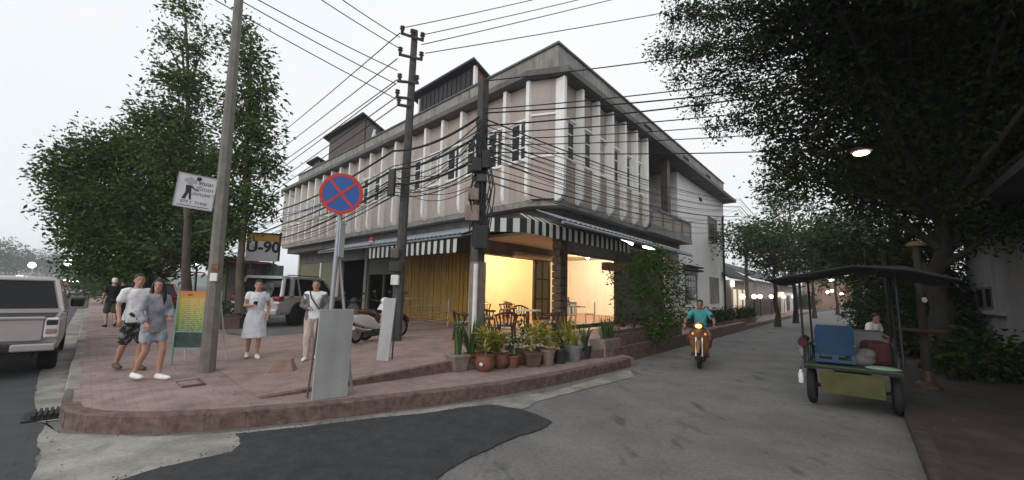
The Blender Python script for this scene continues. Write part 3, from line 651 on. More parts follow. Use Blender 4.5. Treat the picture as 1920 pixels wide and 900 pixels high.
# ---------------------------------------------------------------- foliage
def leaves(name, blobs, n, size, m, parent, aspect=2.2, droop=.25, cluster=9, spread=.16, kind='stuff', seed=1, shell=.55):
    """many small pointed leaves in clusters through the blobs' volume; blobs = (centre, radii)"""
    r = np.random.default_rng(seed)
    vol = np.array([b[1][0] * b[1][1] * b[1][2] for b in blobs]) ** .8; vol /= vol.sum()
    nc = max(1, n // cluster); which = r.choice(len(blobs), nc, p=vol)
    cen = np.array([list(b[0]) for b in blobs])[which]; rad = np.array([list(b[1]) for b in blobs])[which]
    d = r.normal(size=(nc, 3)); d /= np.linalg.norm(d, axis=1)[:, None]
    k = (shell + (1 - shell) * r.random(nc)) * (1 + .13 * r.normal(size=nc)); k = np.where(r.random(nc) < .3, r.random(nc), k)
    cc = cen + d * rad * k[:, None]
    p = np.repeat(cc, cluster, 0) + r.normal(size=(nc * cluster, 3)) * spread
    N = len(p)
    ax = r.normal(size=(N, 3)); ax[:, 2] = ax[:, 2] * .5 - droop; ax += np.repeat(d, cluster, 0) * .6
    ax /= np.linalg.norm(ax, axis=1)[:, None]
    t = r.normal(size=(N, 3)); t[:, 2] *= .45; w_ = np.cross(ax, t); w_ /= np.linalg.norm(w_, axis=1)[:, None] + 1e-9
    nn = np.cross(w_, ax)
    L = size * (.5 + .4 * r.random(N) + .6 * r.random(N) ** 3)[:, None]; W = L / aspect
    v = np.stack([p, p + ax * L * .45 + w_ * W * .5 + nn * L * .05, p + ax * L - nn * L * .12, p + ax * L * .45 - w_ * W * .5 + nn * L * .05], 1).reshape(-1, 3)
    me = bpy.data.meshes.new(name); me.vertices.add(len(v)); me.vertices.foreach_set('co', v.ravel())
    me.loops.add(4 * N); me.loops.foreach_set('vertex_index', np.arange(4 * N, dtype=np.int32))
    me.polygons.add(N); me.polygons.foreach_set('loop_start', np.arange(0, 4 * N, 4, dtype=np.int32)); me.polygons.foreach_set('loop_total', np.full(N, 4, dtype=np.int32))
    me.update(); me.materials.append(m)
    o = put(name, me, parent)
    if kind: o['kind'] = kind
    return o
def wig(a, b, n, amp):
    a, b = Vector(a), Vector(b)
    return [a.lerp(b, i / n) + (Vector((random.uniform(-amp, amp), random.uniform(-amp, amp), random.uniform(-amp, amp) * .5)) if 0 < i < n else Vector()) for i in range(n + 1)]
def tree(name, label, base, top, r0, blobs, n, size, leafm, bark=None, cat='tree', group=None, seed=1, shell=.55, spread=.16, aspect=2.2, limbs=None, cluster=9, twigs=True):
    base, top = Vector(base), Vector(top)
    t_ = thing(name, label, cat, base, 0, group)
    mb = MB(); tr = wig(base - Vector((0, 0, .1)), top, 7, r0 * .6)
    mb.tube(tr, [r0 * 1.35] + [r0 * (1 - .8 * i / 7) for i in range(1, 8)], 9)
    for i, (c, rr) in enumerate(blobs[:limbs or 40]):
        c = Vector(c); k = min(6, max(2, int(7 * max(.15, min(.95, (c.z - base.z) / max(.1, top.z - base.z))) - 1)))
        mb.tube(wig(tr[k], c, 4, .12), [r0 * .42, r0 * .3, r0 * .2, r0 * .13, r0 * .06], 6)
        if twigs:
            for j in range(5):
                d = Vector((random.gauss(0, 1), random.gauss(0, 1), random.gauss(.1, .7))).normalized()
                mb.tube(wig(c, c + Vector((d.x * rr[0], d.y * rr[1], d.z * rr[2])) * .95, 3, .08), [r0 * .1, r0 * .07, r0 * .05, .006], 4)
    mb.build('trunk', bark or K['bark'], t_, smooth=60)
    leaves('crown', blobs, n, size, leafm, t_, seed=seed, shell=shell, spread=spread, aspect=aspect, cluster=cluster)
    return t_
def blob(x, y, Y, r): return (AT(x, y, Y), r if isinstance(r, tuple) else (r, r, r))
# left pavement trees
P = G(335, 600, SW); Y0 = 13.2
tree('street_tree', 'tall slender street tree with airy top behind the pickup side of the leaning sign pole', AT(352, 575, Y0), AT(348, 30, Y0), .13,
     [blob(345, 10, Y0, (.6, .6, .55)), blob(318, 70, Y0, (.45, .5, .4)), blob(370, 95, Y0, (.5, .55, .5)), blob(330, 150, Y0, (.85, .85, .7)), blob(365, 165, Y0, (.75, .8, .8)), blob(300, 215, Y0, (.9, .9, .7)), blob(350, 240, Y0, (1.0, 1, .8)), blob(270, 235, Y0, (.7, .7, .5)), blob(330, 290, Y0, (1.2, 1, .8)), blob(400, 300, Y0, (.7, .8, .9)), blob(390, 60, Y0, (.35, .4, .5))], 9000, .16, K['leaf_pale'], seed=3, shell=.25, spread=.17)
Y1 = 12.2
tree('street_tree', 'tall narrow street tree right of the leaning sign pole', AT(452, 580, Y1), AT(470, 60, Y1), .11,
     [blob(455, 60, Y1, (.5, .5, .55)), blob(465, 110, Y1, (.75, .7, .7)), blob(480, 175, Y1, (.8, .8, .8)), blob(450, 210, Y1, (.75, .8, .7)), blob(480, 250, Y1, (.85, .8, .7)), blob(455, 305, Y1, (.9, .8, .7)), blob(505, 310, Y1, (.5, .5, .6)), blob(440, 370, Y1, (.8, .8, .6)), blob(490, 380, Y1, (.5, .6, .5)), blob(430, 425, Y1, (.8, .8, .4))], 8500, .16, K['leaf_pale'], seed=4, shell=.25, spread=.15)
Y2 = 16.5
tree('street_tree', 'broad dark spreading street tree over the pavement behind the walking couple', AT(265, 560, Y2), AT(280, 330, Y2), .24,
     [blob(125, 335, Y2, (.95, 1.2, .55)), blob(165, 305, Y2, (1.3, 1.4, .8)), blob(215, 290, Y2, (1.4, 1.5, .9)), blob(290, 290, Y2, (1.5, 1.5, 1.0)), blob(350, 330, Y2, (1.4, 1.4, 1.0)), blob(150, 385, Y2, (1.0, 1.2, .8)), blob(190, 375, Y2, (1.5, 1.6, 1.0)), blob(270, 380, Y2, (1.6, 1.7, 1.1)), blob(350, 395, Y2, (1.4, 1.5, 1.1)), blob(165, 440, Y2, (1.0, 1.2, .8)), blob(215, 445, Y2, (1.4, 1.6, 1.0)), blob(290, 450, Y2, (1.4, 1.6, .9)), blob(150, 490, Y2, (.6, .8, .4)), blob(365, 455, Y2, (1.0, 1.2, .7)), blob(210, 500, Y2, (1.0, 1.4, .55)), blob(285, 500, Y2, (1.0, 1.3, .5))], 42000, .185, K['leaf_a'], seed=5, shell=.5, spread=.2, bark=K['barkdark'])
tree('street_tree', 'low leafy tree drooping above the kiosk roof', AT(405, 590, 15.5), AT(410, 440, 15.5), .1,
     [blob(385, 415, 15, (.9, .9, .6)), blob(420, 425, 15.5, (.6, .8, .35)), blob(340, 465, 14.5, (1.0, 1, .45)), blob(385, 475, 15, (.6, .8, .4))], 4200, .22, K['leaf_far'], seed=6)
for i, (x, y, Y, rr, lb) in enumerate(((20, 487, 230, (11, 14, 8), 'hazy roundish tree far off at the left edge'), (100, 494, 260, (10, 14, 8), 'hazy tree far off above the market lights'), (-30, 480, 200, (12, 14, 10), 'hazy tall tree far off cut by the left edge'), (240, 520, 30, (1.8, 2, 1.2), 'leafy tree further down the left pavement'), (180, 515, 40, (2.2, 2.4, 1.5), 'small tree furthest down the left pavement'))):
    c = AT(x, y, Y); tree('distant_tree', lb, (c.x, c.y, 0), (c.x, c.y, c.z), .2, [(c, rr), (c + Vector((rr[0] * .6, 0, -.5)), (rr[0] * .7, rr[1] * .7, rr[2] * .7)), (c + Vector((-rr[0] * .6, 0, -.7)), (rr[0] * .7, rr[1] * .7, rr[2] * .6))], 3500, 1.3 if Y > 45 else .3, K['leaf_far'], seed=20 + i, spread=1.2 if Y > 45 else .4)
# big tree on the right
YB = 9.5
bl = []
for x, y, Y, r in [(1490, 40, 9, 1.3), (1560, 90, 9, 1.4), (1650, 60, 9, 1.5), (1760, 40, 8.5, 1.5), (1870, 60, 8, 1.5), (1540, 170, 9.5, 1.2), (1620, 190, 9.5, 1.4), (1720, 170, 9, 1.5), (1830, 180, 8.5, 1.5), (1930, 200, 8, 1.4),
                   (1500, 260, 10, 1.0), (1580, 300, 10.5, 1.1), (1670, 300, 10.5, 1.3), (1770, 290, 10, 1.3), (1870, 310, 9, 1.3), (1500, 330, 10.5, .8), (1620, 370, 11, 1.0), (1720, 390, 11, 1.0), (1820, 390, 10.5, 1.0), (1910, 400, 9, 1.0),
                   (1780, 440, 12, .7), (1700, 450, 12, .7), (1550, -60, 8, 1.5), (1700, -90, 7.5, 1.6), (1850, -80, 7, 1.6), (2000, 0, 7, 1.7), (2050, 200, 7.5, 1.6), (1500, -150, 7, 1.5), (1650, -250, 6.5, 1.6), (1850, -250, 6, 1.7), (2100, -150, 6, 1.7), (2150, 120, 6.5, 1.6)]:
    bl.append(blob(x, y, Y, (r, r, r * .8)))
for x, y, z, r in [(6.5, 3.0, 6.2, 1.8), (8.5, 3.5, 6.4, 2.0), (9, 1, 6.4, 2.0), (6.8, .6, 6.6, 1.8), (10.5, 5.5, 6, 2), (11, 8.5, 5.6, 1.9), (9.5, 6.2, 6.8, 1.9), (7.6, 5.6, 7.2, 1.6), (12.5, 3, 6, 2.1), (8, -1.5, 6.5, 2)]:
    bl.append((Vector((x, y, z)), (r, r, r * .7)))  # crown carried on overhead, mostly unseen, so the ground below darkens
BT = G(1768, 690, .12)
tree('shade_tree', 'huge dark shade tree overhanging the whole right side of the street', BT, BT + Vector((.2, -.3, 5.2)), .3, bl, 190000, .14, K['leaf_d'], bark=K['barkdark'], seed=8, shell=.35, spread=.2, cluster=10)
leaves('crown', [(Vector((x, y, z)), (r, r, .8)) for x, y, z, r in ((4.5, -1, 7.0, 2.2), (4.8, 2.2, 7.4, 2.0), (6, 4.6, 7.6, 1.8), (5.5, 1, 6.6, 2.2), (8.5, 1.5, 6.4, 2.4), (11.5, 3, 6.2, 2.5), (7.5, 4.5, 7.2, 2.3), (10.5, 6, 7, 2.5), (13, 8, 6.4, 2.6), (9, 8.5, 8, 2.2), (12, 11, 7.6, 2.6), (15, 12, 6.8, 2.8), (8, -2.5, 6.4, 2.6), (12, -1, 6.2, 2.8), (15, 4, 6, 3), (14.5, 15, 7, 2.6), (17, 18, 7, 2.8))], 38000, .36, K['leaf_d'], bpy.data.objects['shade_tree'], seed=12, shell=.1, spread=.3)  # unseen overhead leaves, added to shade the right side
# thin feathery branches reaching left over the road
fb_ = []
for x, y, r in [(1265, 30, .5), (1300, 20, .6), (1345, 30, .65), (1395, 20, .7), (1440, 60, .8), (1250, 95, .5), (1290, 100, .5), (1330, 85, .55), (1375, 90, .6), (1420, 110, .7), (1275, 150, .35), (1310, 195, .4), (1340, 150, .55), (1385, 160, .6), (1430, 180, .6), (1345, 240, .35), (1385, 220, .45), (1420, 235, .4), (1450, 215, .5), (1455, 290, .45), (1445, 350, .4), (1470, 320, .5)]:
    fb_.append(blob(x, y, 9.2 + random.uniform(-.6, .6), (r, r, r * .6)))
Pt = AT(1560, -30, 9)
tr2 = thing('overhanging_branch_tree', 'feathery tree whose thin leafy branches reach left over the street wires', 'tree', G(2250, 700, .12))
mb = MB(); b0 = G(2250, 700, .12)
mb.tube(wig(b0, Pt + Vector((1.5, -.5, -1)), 6, .1), [.2, .18, .17, .15, .13, .11, .09], 8)
for c, rr in fb_:
    c = Vector(c); mb.tube(wig(Pt + Vector((1.5, -.5, -1)), c, 6, .15), [.06, .045, .035, .025, .018, .012, .006], 5)
    for j in range(7):
        d = Vector((random.gauss(-.3, 1), random.gauss(0, 1), random.gauss(-.3, .8))).normalized(); mb.tube(wig(c, c + d * rr[0] * 1.1, 3, .05), [.01, .008, .006, .003], 4)
mb.build('trunk', K['barkdark'], tr2, smooth=60)
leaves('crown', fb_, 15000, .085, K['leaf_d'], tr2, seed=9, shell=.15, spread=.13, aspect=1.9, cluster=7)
# trees down the right street
for i, (x, y, Y, rr, n, sz, lb) in enumerate(((1450, 450, 26, (2.3, 2.3, 1.7), 5200, .26, 'leafy green tree behind the globe lamps on the right street'), (1520, 470, 38, (3.2, 3, 2.0), 5200, .34, 'bushy tree in the middle distance above the cart canopy'), (1560, 430, 48, (4, 4, 2.6), 5000, .42, 'large rounded tree near the far end of the right street'), (1600, 460, 24, (2, 2, 2.2), 5000, .26, 'dense dark tree on the right beyond the lit bulb'), (1670, 480, 17, (1.6, 1.6, 1.6), 5500, .22, 'dark leafy tree beside the trunk painted as lit orange on the right pavement'), (1480, 380, 30, (1.5, 1.5, 1.2), 1500, .24, 'sparse light branched tree rising above the right street'))):
    c = AT(x, y, Y); tree('street_tree', lb, (c.x, c.y, 0), c, .16, [(c, rr)] + [(c + Vector((random.uniform(-1, 1) * rr[0], random.uniform(-1, 1) * rr[1], random.uniform(-.9, .5) * rr[2])), tuple(q * .6 for q in rr)) for _ in range(5)], n, sz, K['leaf_far'] if i != 4 else K['leaf_d'], seed=30 + i, spread=.28, bark=K['barkdark'])
# palm by the white house
def palm(base, h, label):
    t_ = thing('palm_tree', label, 'palm', base); top = Vector(base) + Vector((.1, 0, h))
    mb = MB(); mb.tube(wig(base, top, 6, .03), [.16, .13, .12, .11, .11, .1, .1], 9); mb.build('trunk', K['poleconc'], t_, smooth=60)
    for k in range(13):
        a = k * 2.4; l = random.uniform(1.2, 1.7); e = random.uniform(-.2, .9); mb = MB()
        pts = []
        for i in range(7):
            s_ = i / 6; pts.append(top + Vector((math.cos(a) * l * s_, math.sin(a) * l * s_, math.sin(e) * l * s_ - 1.2 * s_ * s_)))
        mb.tube(pts, [.02, .018, .015, .012, .01, .007, .004], 4)
        for i in range(1, 6):
            for q in range(3):
                s_ = (i + q / 3); a0 = pts[int(s_)].lerp(pts[min(6, int(s_) + 1)], s_ - int(s_)); t = (pts[min(6, i + 1)] - pts[i]).normalized(); sd = t.cross(Vector((0, 0, 1))).normalized()
                for sg in (-1, 1):
                    tip = a0 + sd * sg * .42 * (1.1 - i / 7) + t * .22 + Vector((0, 0, -.16)); mb.add([a0, a0.lerp(tip, .4) + t * .03, tip, a0.lerp(tip, .4) - t * .03], [(0, 1, 2, 3)])
        mb.build('frond', K['leaf_far'], t_)
palm(G(1402, 598, SW), hgt(1402, 598, 1405, 425, SW), 'slim palm with a pale trunk beside the white house')

# ---------------------------------------------------------------- poles, signs, wires
def pole(name, label, base, top, r0, r1, m, n=10):
    t_ = thing(name, label, 'pole', base); mb = MB(); mb.tube([Vector(base).lerp(Vector(top), k / 6) for k in range(7)], [r0 + (r1 - r0) * k / 6 for k in range(7)], n); mb.build('shaft', m, t_, smooth=40); return t_
p1b = G(388, 697, SW); p1t = AT(450, -25, p1b.y); Q1 = math.hypot(p1b.x, p1b.y)
pl = pole('sign_pole', 'leaning square concrete pole carrying a small white notice on the pavement', p1b - Vector((0, 0, .02)), p1t, .125, .075, K['poleconc'], 8)
bx_ = p1b + Vector((.05, -.16, 1.62)); mb = MB(); mb.box(bx_ + Vector((-.01, .02, .02)), (.12, .03, .14)); mb.build('paper_label', K['stripe_w'], pl)
mb = MB(); mb.box(bx_ + Vector((.0, .02, .2)), (.12, .03, .1)); mb.build('paper_label', K['terracotta'], pl)
# white notice: tilted a little, figure and lettering
sgc = AT(367, 360, p1b.y - .25); nrm = (EYE - sgc); nrm.z = 0; nrm.normalize(); rx = Vector((0, 0, 1)).cross(nrm).normalized()
Rz = Matrix((rx, Vector((0, 0, 1)), nrm)).transposed() @ Matrix.Rotation(R_(-4), 3, 'Z')
SM = Matrix.Translation(sgc) @ Rz.to_4x4() @ Matrix.Scale(.76, 4)
ns = thing('notice_sign', 'small white notice with a dark standing figure and round lettering on the leaning pole', 'sign', sgc)
K['signwhite'] = mat('signwhite', (.62, .61, .64), .6, .06, 6); K['ink'] = mat('ink', (.03, .03, .05), .8, 0); K['inkgrey'] = mat('inkgrey', (.16, .16, .17), .8, 0)
mb = MB(); mb.box((0, 0, 0), (.74, .80, .02)); o = mb.build('plate', K['signwhite'], ns, bevel=.004); o.data.transform(SM)
mb = MB(); mb.box((0, .39, .004), (.75, .02, .03)); mb.box((0, -.39, .004), (.75, .02, .03)); mb.box((-.365, 0, .004), (.02, .76, .03)); mb.box((.365, 0, .004), (.02, .76, .03)); o = mb.build('rim', K['galv'], ns); o.data.transform(SM)
mb = MB(); Z = .012
mb.add([(-.20, .13, Z), (-.08, .13, Z), (-.02, .06, Z), (.06, .035, Z), (.05, .015, Z), (-.03, .03, Z), (-.09, .08, Z), (-.08, -.02, Z), (-.06, -.2, Z), (-.1, -.2, Z), (-.13, -.04, Z), (-.17, -.2, Z), (-.24, -.2, Z), (-.19, -.04, Z)], [tuple(range(13, -1, -1))])
mb.lathe([(.05, Z), (.05, Z + .002)], 14, (0.02, .31, 0)); o = mb.build('figure', K['ink'], ns); o.data.transform(SM)
mb = MB()
for k, (x, y, r) in enumerate(((-.2, .24, .05), (-.13, .27, .06), (-.05, .23, .05), (-.13, .2, .06))): mb.lathe([(r, Z + .001 * k), (r, Z + .001 * k + .0005)], 14, (x, y, 0))
o = mb.build('cloud', mat('cloudgrey', (.4, .4, .4), .8, .1), ns); o.data.transform(SM)
for s_, x, y, z, m_ in (('พบอะ', .17, .18, .13, 'ink'), ('ดู่โดเอา', .16, .05, .12, 'inkgrey'), ('บอกเลย !', .13, -.08, .12, 'inkgrey'), ('077 1  71990', .0, -.29, .095, 'inkgrey')):
    text('lettering', s_, z, K[m_], ns, SM @ Matrix.Translation((x, y, Z)), .001, .002)
mb = MB(); mb.box((0, -.345, Z), (.6, .014, .002)); o = mb.build('underline', K['ink'], ns); o.data.transform(SM)
mb = MB()
for zz in (.22, -.28): mb.tube([SM @ Vector((.37, zz, -.02)), SM @ Vector((.6, zz + .02, -.1))], .012, 5)
mb.build('strap', K['metal'], ns)

# corner pole with switch boxes, and the tall one with crossarms
p3b = G(891, 664, TZ); p3t = AT(907, 148, p3b.y)
pc = pole('utility_pole', 'stained concrete pole thick with wires and meter boxes at the cafe corner', p3b, p3t, .15, .12, K['poledark'], 4)
mb = MB(); mb.tube([p3b + Vector((-.03, -.19, 0)), p3b + Vector((-.03, -.19, 1.9))], .05, 8); mb.build('conduit', K['stripe_w'], pc, smooth=40)
mb = MB(); mb.tube([p3b + Vector((0, -.0, 0)), p3b + Vector((0, 0, 1.95))], .175, 4); mb.build('painted_base', K['claygrey'], pc)
for x, y, sx, sz, m in ((888, 365, .24, .26, 'claygrey'), (886, 400, .3, .34, 'claygrey'), (904, 335, .2, .16, 'poledark'), (903, 445, .3, .5, 'black'), (895, 310, .22, .3, 'black'), (912, 300, .18, .4, 'black')):
    mb = MB(); c = AT(x, y, p3b.y - .26); mb.box(c, (sx, .18, sz)); mb.build('meter_box', K[m], pc, bevel=.02)
for k in range(14):                     # drooping loose wire round the pole
    a = AT(895 + random.uniform(-12, 16), 250 + random.uniform(-30, 40), p3b.y - .22); b = AT(893 + random.uniform(-18, 22), 420 + random.uniform(-40, 60), p3b.y - .3)
    m_ = a.lerp(b, .5) + Vector((random.uniform(-.25, .3), random.uniform(-.1, .05), -.2)); mb = MB()
    mb.tube([a, a.lerp(m_, .6) + Vector((.03, 0, -.1)), m_, m_.lerp(b, .5) + Vector((0, 0, -.12)), b], .014, 5); mb.build('loose_wire', K['cable'], pc)
p2b = G(741, 652, SW); p2t = AT(778, 58, p2b.y)
pt_ = pole('power_pole', 'tall slim power pole with crossarms and insulators behind the blank boards', p2b, p2t, .15, .09, K['poledark'], 8)
def arm(x0, y0, x1, y1, ins):
    a = AT(x0, y0, p2b.y - .12); b = AT(x1, y1, p2b.y - .12); mb = MB(); mb.tube([a, b], .045, 4); o = mb.build('crossarm', K['poledark'], pt_)
    for k in ins:
        c = a.lerp(b, k); q = MB(); q.lathe([(.02, 0), (.05, .03), (.03, .06), (.075, .1), (.04, .13), (.07, .17), (.02, .2)], 10, c + Vector((0, 0, .03))); q.build('insulator', K['potbrown'], o, smooth=40)
arm(752, 62, 794, 76, (.05, .5, .95)); arm(748, 102, 792, 112, (.05, .95)); arm(745, 152, 785, 156, (.1, .9)); arm(742, 182, 770, 185, (.1,)); arm(745, 196, 768, 200, (.1,))
mb = MB(); mb.box(AT(735, 342, p2b.y - .2), (.17, .16, .7)); mb.build('transformer_box', K['poledark'], pt_, bevel=.03)
for y_, s_ in ((475, .22), (500, .3), (525, .2)): mb = MB(); mb.box(AT(741, y_, p2b.y - .2), (s_, .16, .26)); mb.build('meter_box', K[('stripe_w', 'brown_metal', 'potdark')[int(y_ / 25) % 3]], pt_, bevel=.02)

ncab = [0]
def cable(name, label, pts, sag, r=.014, group=None):
    pts = [Vector(p) for p in pts]; path = []
    for a, b in zip(pts, pts[1:]):
        n = 14
        for i in range(n + (1 if b is pts[-1] else 0)):
            t = i / n; path.append(a.lerp(b, t) + Vector((0, 0, -sag * 4 * t * (1 - t))))
    mb = MB(); mb.tube(path, r, 5); return tag(mb.build(name, K['cable'], smooth=60), label, 'cable', group)
Yp = p2b.y; Yc = p3b.y
g_ = 'high voltage wires leaving the power pole to the upper right'
for (x, y), e, Ye, wd in zip(((757, 52), (790, 66), (790, 84), (797, 100)), ((1150, -38), (1240, -40), (1400, -66), (1700, -60)), (15, 15, 14, 12), ('topmost', 'second from top', 'third from top', 'lowest')):
    cable('power_line', f'{wd} of four thin wires from the power pole to the upper right', [AT(x, y, Yp), AT(*e, Ye)], .06, .013, g_)
g_ = 'wires rising from the power pole to the upper left'
for (x, y), e, wd in zip(((750, 70), (748, 90), (745, 132), (744, 158), (742, 185)), ((560, -60), (500, -70), (430, -30), (380, -40), (300, -60)), ('first', 'second', 'third', 'fourth', 'lowest')):
    cable('power_line', f'{wd} of the wires rising from the power pole leftwards', [AT(x, y, Yp), AT(*e, 9)], .05, .013, g_)
g_ = 'wires running from the power pole down the left street'
fl = [BP(40 + 2 * k, -3 + .4 * k, 9.2 - .5 * k) for k in range(6)]
for k, ((x, y), wd) in enumerate(zip(((750, 62), (745, 110), (744, 150), (742, 157), (742, 183), (745, 198)), ('topmost', 'second', 'third', 'fourth', 'fifth', 'lowest'))):
    cable('power_line', f'{wd} of the wires fanning from the power pole down the left street', [AT(x, y, Yp), fl[k]], .35, .016, g_)
g_ = 'cable bundle along the left facade'
for k in range(9):
    y = 215 + k * 13 + random.uniform(-5, 5); x = 899
    q = AT(528, 395 + k * 8 + random.uniform(-4, 4), 19.5 + .3 * k)
    cable('telephone_cable', f'{("topmost", "second", "third", "fourth", "fifth", "sixth", "seventh", "eighth", "lowest")[k]} of the black cables from the corner pole sweeping left across the fins', [AT(x, y, Yc - .2), AT(738, 296 + k * 9 + random.uniform(-14, 14), Yp - .15), q, q + DL * 25 + Vector((0, 0, -.4))], .14 + .12 * random.random(), .014 if k % 3 else .03, g_)
g_ = 'cables along the right facade'
for k in range(10):
    y = 222 + k * 11 + random.uniform(-4, 4)
    q = AT(1388, 372 + k * 5 + random.uniform(-4, 3), 31)
    cable('telephone_cable', f'{("topmost", "second", "third", "fourth", "fifth", "sixth", "seventh", "eighth", "ninth", "lowest")[k]} of the cables from the corner pole along the right facade', [AT(908, y, Yc - .2), q, q + DR * 22], .42 + .1 * random.random(), .010 if k % 3 else .018, g_)
g_ = 'cables crossing the right street'
for k, (y0, x1, y1, r) in enumerate(((152, 1700, 40, .014), (205, 1560, 128, .014), (212, 1560, 150, .018), (236, 1560, 160, .019), (250, 1620, 185, .014), (262, 1620, 210, .012), (272, 1640, 235, .012), (285, 1640, 275, .014))):
    cable('telephone_cable', f'{("topmost", "second", "third", "fourth", "fifth", "sixth", "seventh", "lowest")[k]} of the wires from the corner pole into the big right tree', [AT(908, y0, Yc - .18), AT(x1, y1, 9.5)], .1, r, g_)

# no-stopping sign on a pipe post
sb = G(606, 742, SW); sb.z = SW
nb_ = thing('no_stopping_sign', 'round blue no stopping sign with red border and cross on a grey pipe post', 'sign', sb)
ds = AT(640, 363, sb.y - .06)
mb = MB(); mb.tube([sb, AT(637, 410, sb.y), AT(640, 335, sb.y + .02)], .035, 10); mb.build('post', K['galv'], nb_, smooth=40)
mb = MB(); mb.tube([AT(636, 480, sb.y + .05), sb + Vector((.35, .15, 0))], .022, 8); mb.build('brace', K['galv'], nb_, smooth=40)
nrm = (EYE - ds); nrm.z = 0; nrm.normalize(); nrm = (Matrix.Rotation(R_(-12), 3, 'Z') @ nrm); rx = Vector((0, 0, 1)).cross(nrm).normalized()
DM = Matrix.Translation(ds) @ (Matrix((rx, Vector((0, 0, 1)), nrm)).transposed() @ Matrix.Rotation(R_(-6), 3, 'Z')).to_4x4()
K['signblue'] = mat('signblue', (.005, .075, .30), .45, .08, 8); K['signred'] = mat('signred', (.45, .02, .02), .45, .1, 8)
rr = hgt(606, 742, 640, 325, SW) - hgt(606, 742, 640, 401, SW); rr /= 2
mb = MB(); mb.lathe([(rr * .99, -.012), (rr, -.008), (rr, 0), (rr * .98, .001)], 40); o = mb.build('disc', K['signblue'], nb_); o.data.transform(DM)
mb = MB(); mb.lathe([(rr * .84, .0015), (rr * .84, .005), (rr * 1.0, .005), (rr * 1.005, -.002)], 40); mb.f = mb.f[:-2]; mb.m = mb.m[:-2]; o = mb.build('red_ring', K['signred'], nb_); o.data.transform(DM)
for a in (45, -45): mb = MB(); mb.box((0, 0, .0035 + (.0008 if a > 0 else 0)), (rr * 1.74, rr * .13, .004), Matrix.Rotation(R_(a), 3, 'Z')); o = mb.build('red_bar', K['signred'], nb_); o.data.transform(DM)
mb = MB(); mb.box(AT(641, 450, sb.y - .03), (.02, .32, .52), Matrix.Rotation(R_(10), 3, 'Z')); mb.build('side_plate', K['sheet'], nb_, bevel=.01)
mb = MB(); mb.tube([AT(634, 418, sb.y), AT(650, 420, sb.y - .02)], .012, 6); mb.build('clamp', K['metal'], nb_)

# two blank grey boards
K['boardgrey'] = mat('boardgrey', (.40, .405, .41), .7, .07, 2.5, big=.3, streak=.18, grain=.08)
def blank(name, label, q, th):
    t_ = thing(name, label, 'board', q[0]); nn = (q[1] - q[0]).cross(q[3] - q[0]).normalized() * -th
    mb = MB(); mb.hexa([q[0], q[1], q[1] + nn, q[0] + nn, q[3], q[2], q[2] + nn, q[3] + nn]); mb.build('face', K['boardgrey'], t_, bevel=.006)
    mb = MB(); a, b = q[0] + nn * 1.2, q[1] + nn * 1.2; mb.tube([a + (q[3] - q[0]) * .9, a + nn * 5 - Vector((0, 0, a.z - q[0].z))], .015, 6); mb.tube([b + (q[2] - q[1]) * .9, b + nn * 5 - Vector((0, 0, 0))], .015, 6); mb.build('prop', K['brown_metal'], t_)
a, b = G(584, 752, SW), G(651, 743, SW); h_ = hgt(618, 748, 618, 580, SW)
blank('blank_board', 'tall blank grey board standing at the kerb below the no stopping sign', [a, b, b + Vector((0, .05, h_)), a + Vector((0, .05, h_))], .035)
g1 = G(705, 676, terr(G(705, 676, .3))); g2 = G(728, 677, g1.z)
h_ = hgt(716, 676, 728, 559, g1.z); dx = AT(719, 559, g1.y) - AT(706, 676, g1.y)
blank('blank_board', 'leaning blank grey board propped on the pavement before the white scooter', [g1, g2, g2 + Vector((dx.x, .08, h_)), g1 + Vector((dx.x, .08, h_))], .03)

# concrete block
c = G(530, 700, SW); mb = MB()
rz_ = Matrix.Rotation(.25, 3, 'Z')
mb.loft([[c + rz_ @ Vector(p) for p in ((-.22, -.16, 0), (.22, -.16, 0), (.22, .16, 0), (-.22, .16, 0))], [c + rz_ @ Vector(p) for p in ((-.13, -.1, .25), (.13, -.1, .25), (.13, .1, .25), (-.13, .1, .25))]])
tag(mb.build('concrete_block', mat('pinkblock', (.25, .165, .135), .9, .2, 5, .3, 30), bevel=.015), 'pinkish tapered concrete block lying on the pavement', 'block')

# menu board
m0 = G(318, 684, SW); m1 = m0 + (rx := Vector((1, .12, 0)).normalized()) * .78; hh = hgt(318, 684, 322, 545, SW)
mbd = thing('menu_board', 'standing menu board fading from orange to green beside the couple', 'menu board', m0)
def gradmat():
    m = bpy.data.materials.new('menu_print'); m.use_nodes = True; n = m.node_tree.nodes; L = m.node_tree.links; b = n['Principled BSDF']
    tc = n.new('ShaderNodeTexCoord'); sp = n.new('ShaderNodeSeparateXYZ'); L.new(tc.outputs['Generated'], sp.inputs[0]); r = n.new('ShaderNodeValToRGB'); e = r.color_ramp.elements
    e[0].color = (.06, .17, .06, 1); e[1].color = (.5, .17, .05, 1); x = e.new(.45); x.color = (.3, .34, .05, 1); x = e.new(.75); x.color = (.52, .33, .035, 1)
    L.new(sp.outputs[2], r.inputs[0]); L.new(r.outputs[0], b.inputs['Base Color']); b.inputs['Roughness'].default_value = .45; return m
K['menu'] = gradmat(); bk = Vector((-rx.y, rx.x, 0))
def mbox(x0, x1, z0, z1, y0, y1): return [m0 + rx * x + bk * y + Vector((0, 0, z)) for z in (z0, z1) for x, y in ((x0, y0), (x1, y0), (x1, y1), (x0, y1))]
mb = MB(); mb.hexa(mbox(.03, .75, .62, hh, 0, .02)); mb.build('print', K['menu'], mbd)
mb = MB(); mb.hexa(mbox(.03, .75, .32, .6, 0, .02)); mb.build('lower_print', mat('lowprint', (.06, .13, .11), .5, .3, 6, c2=(.03, .04, .04)), mbd)
K['menufr'] = mat('menufr', (.22, .36, .33), .5, .1); mb = MB()
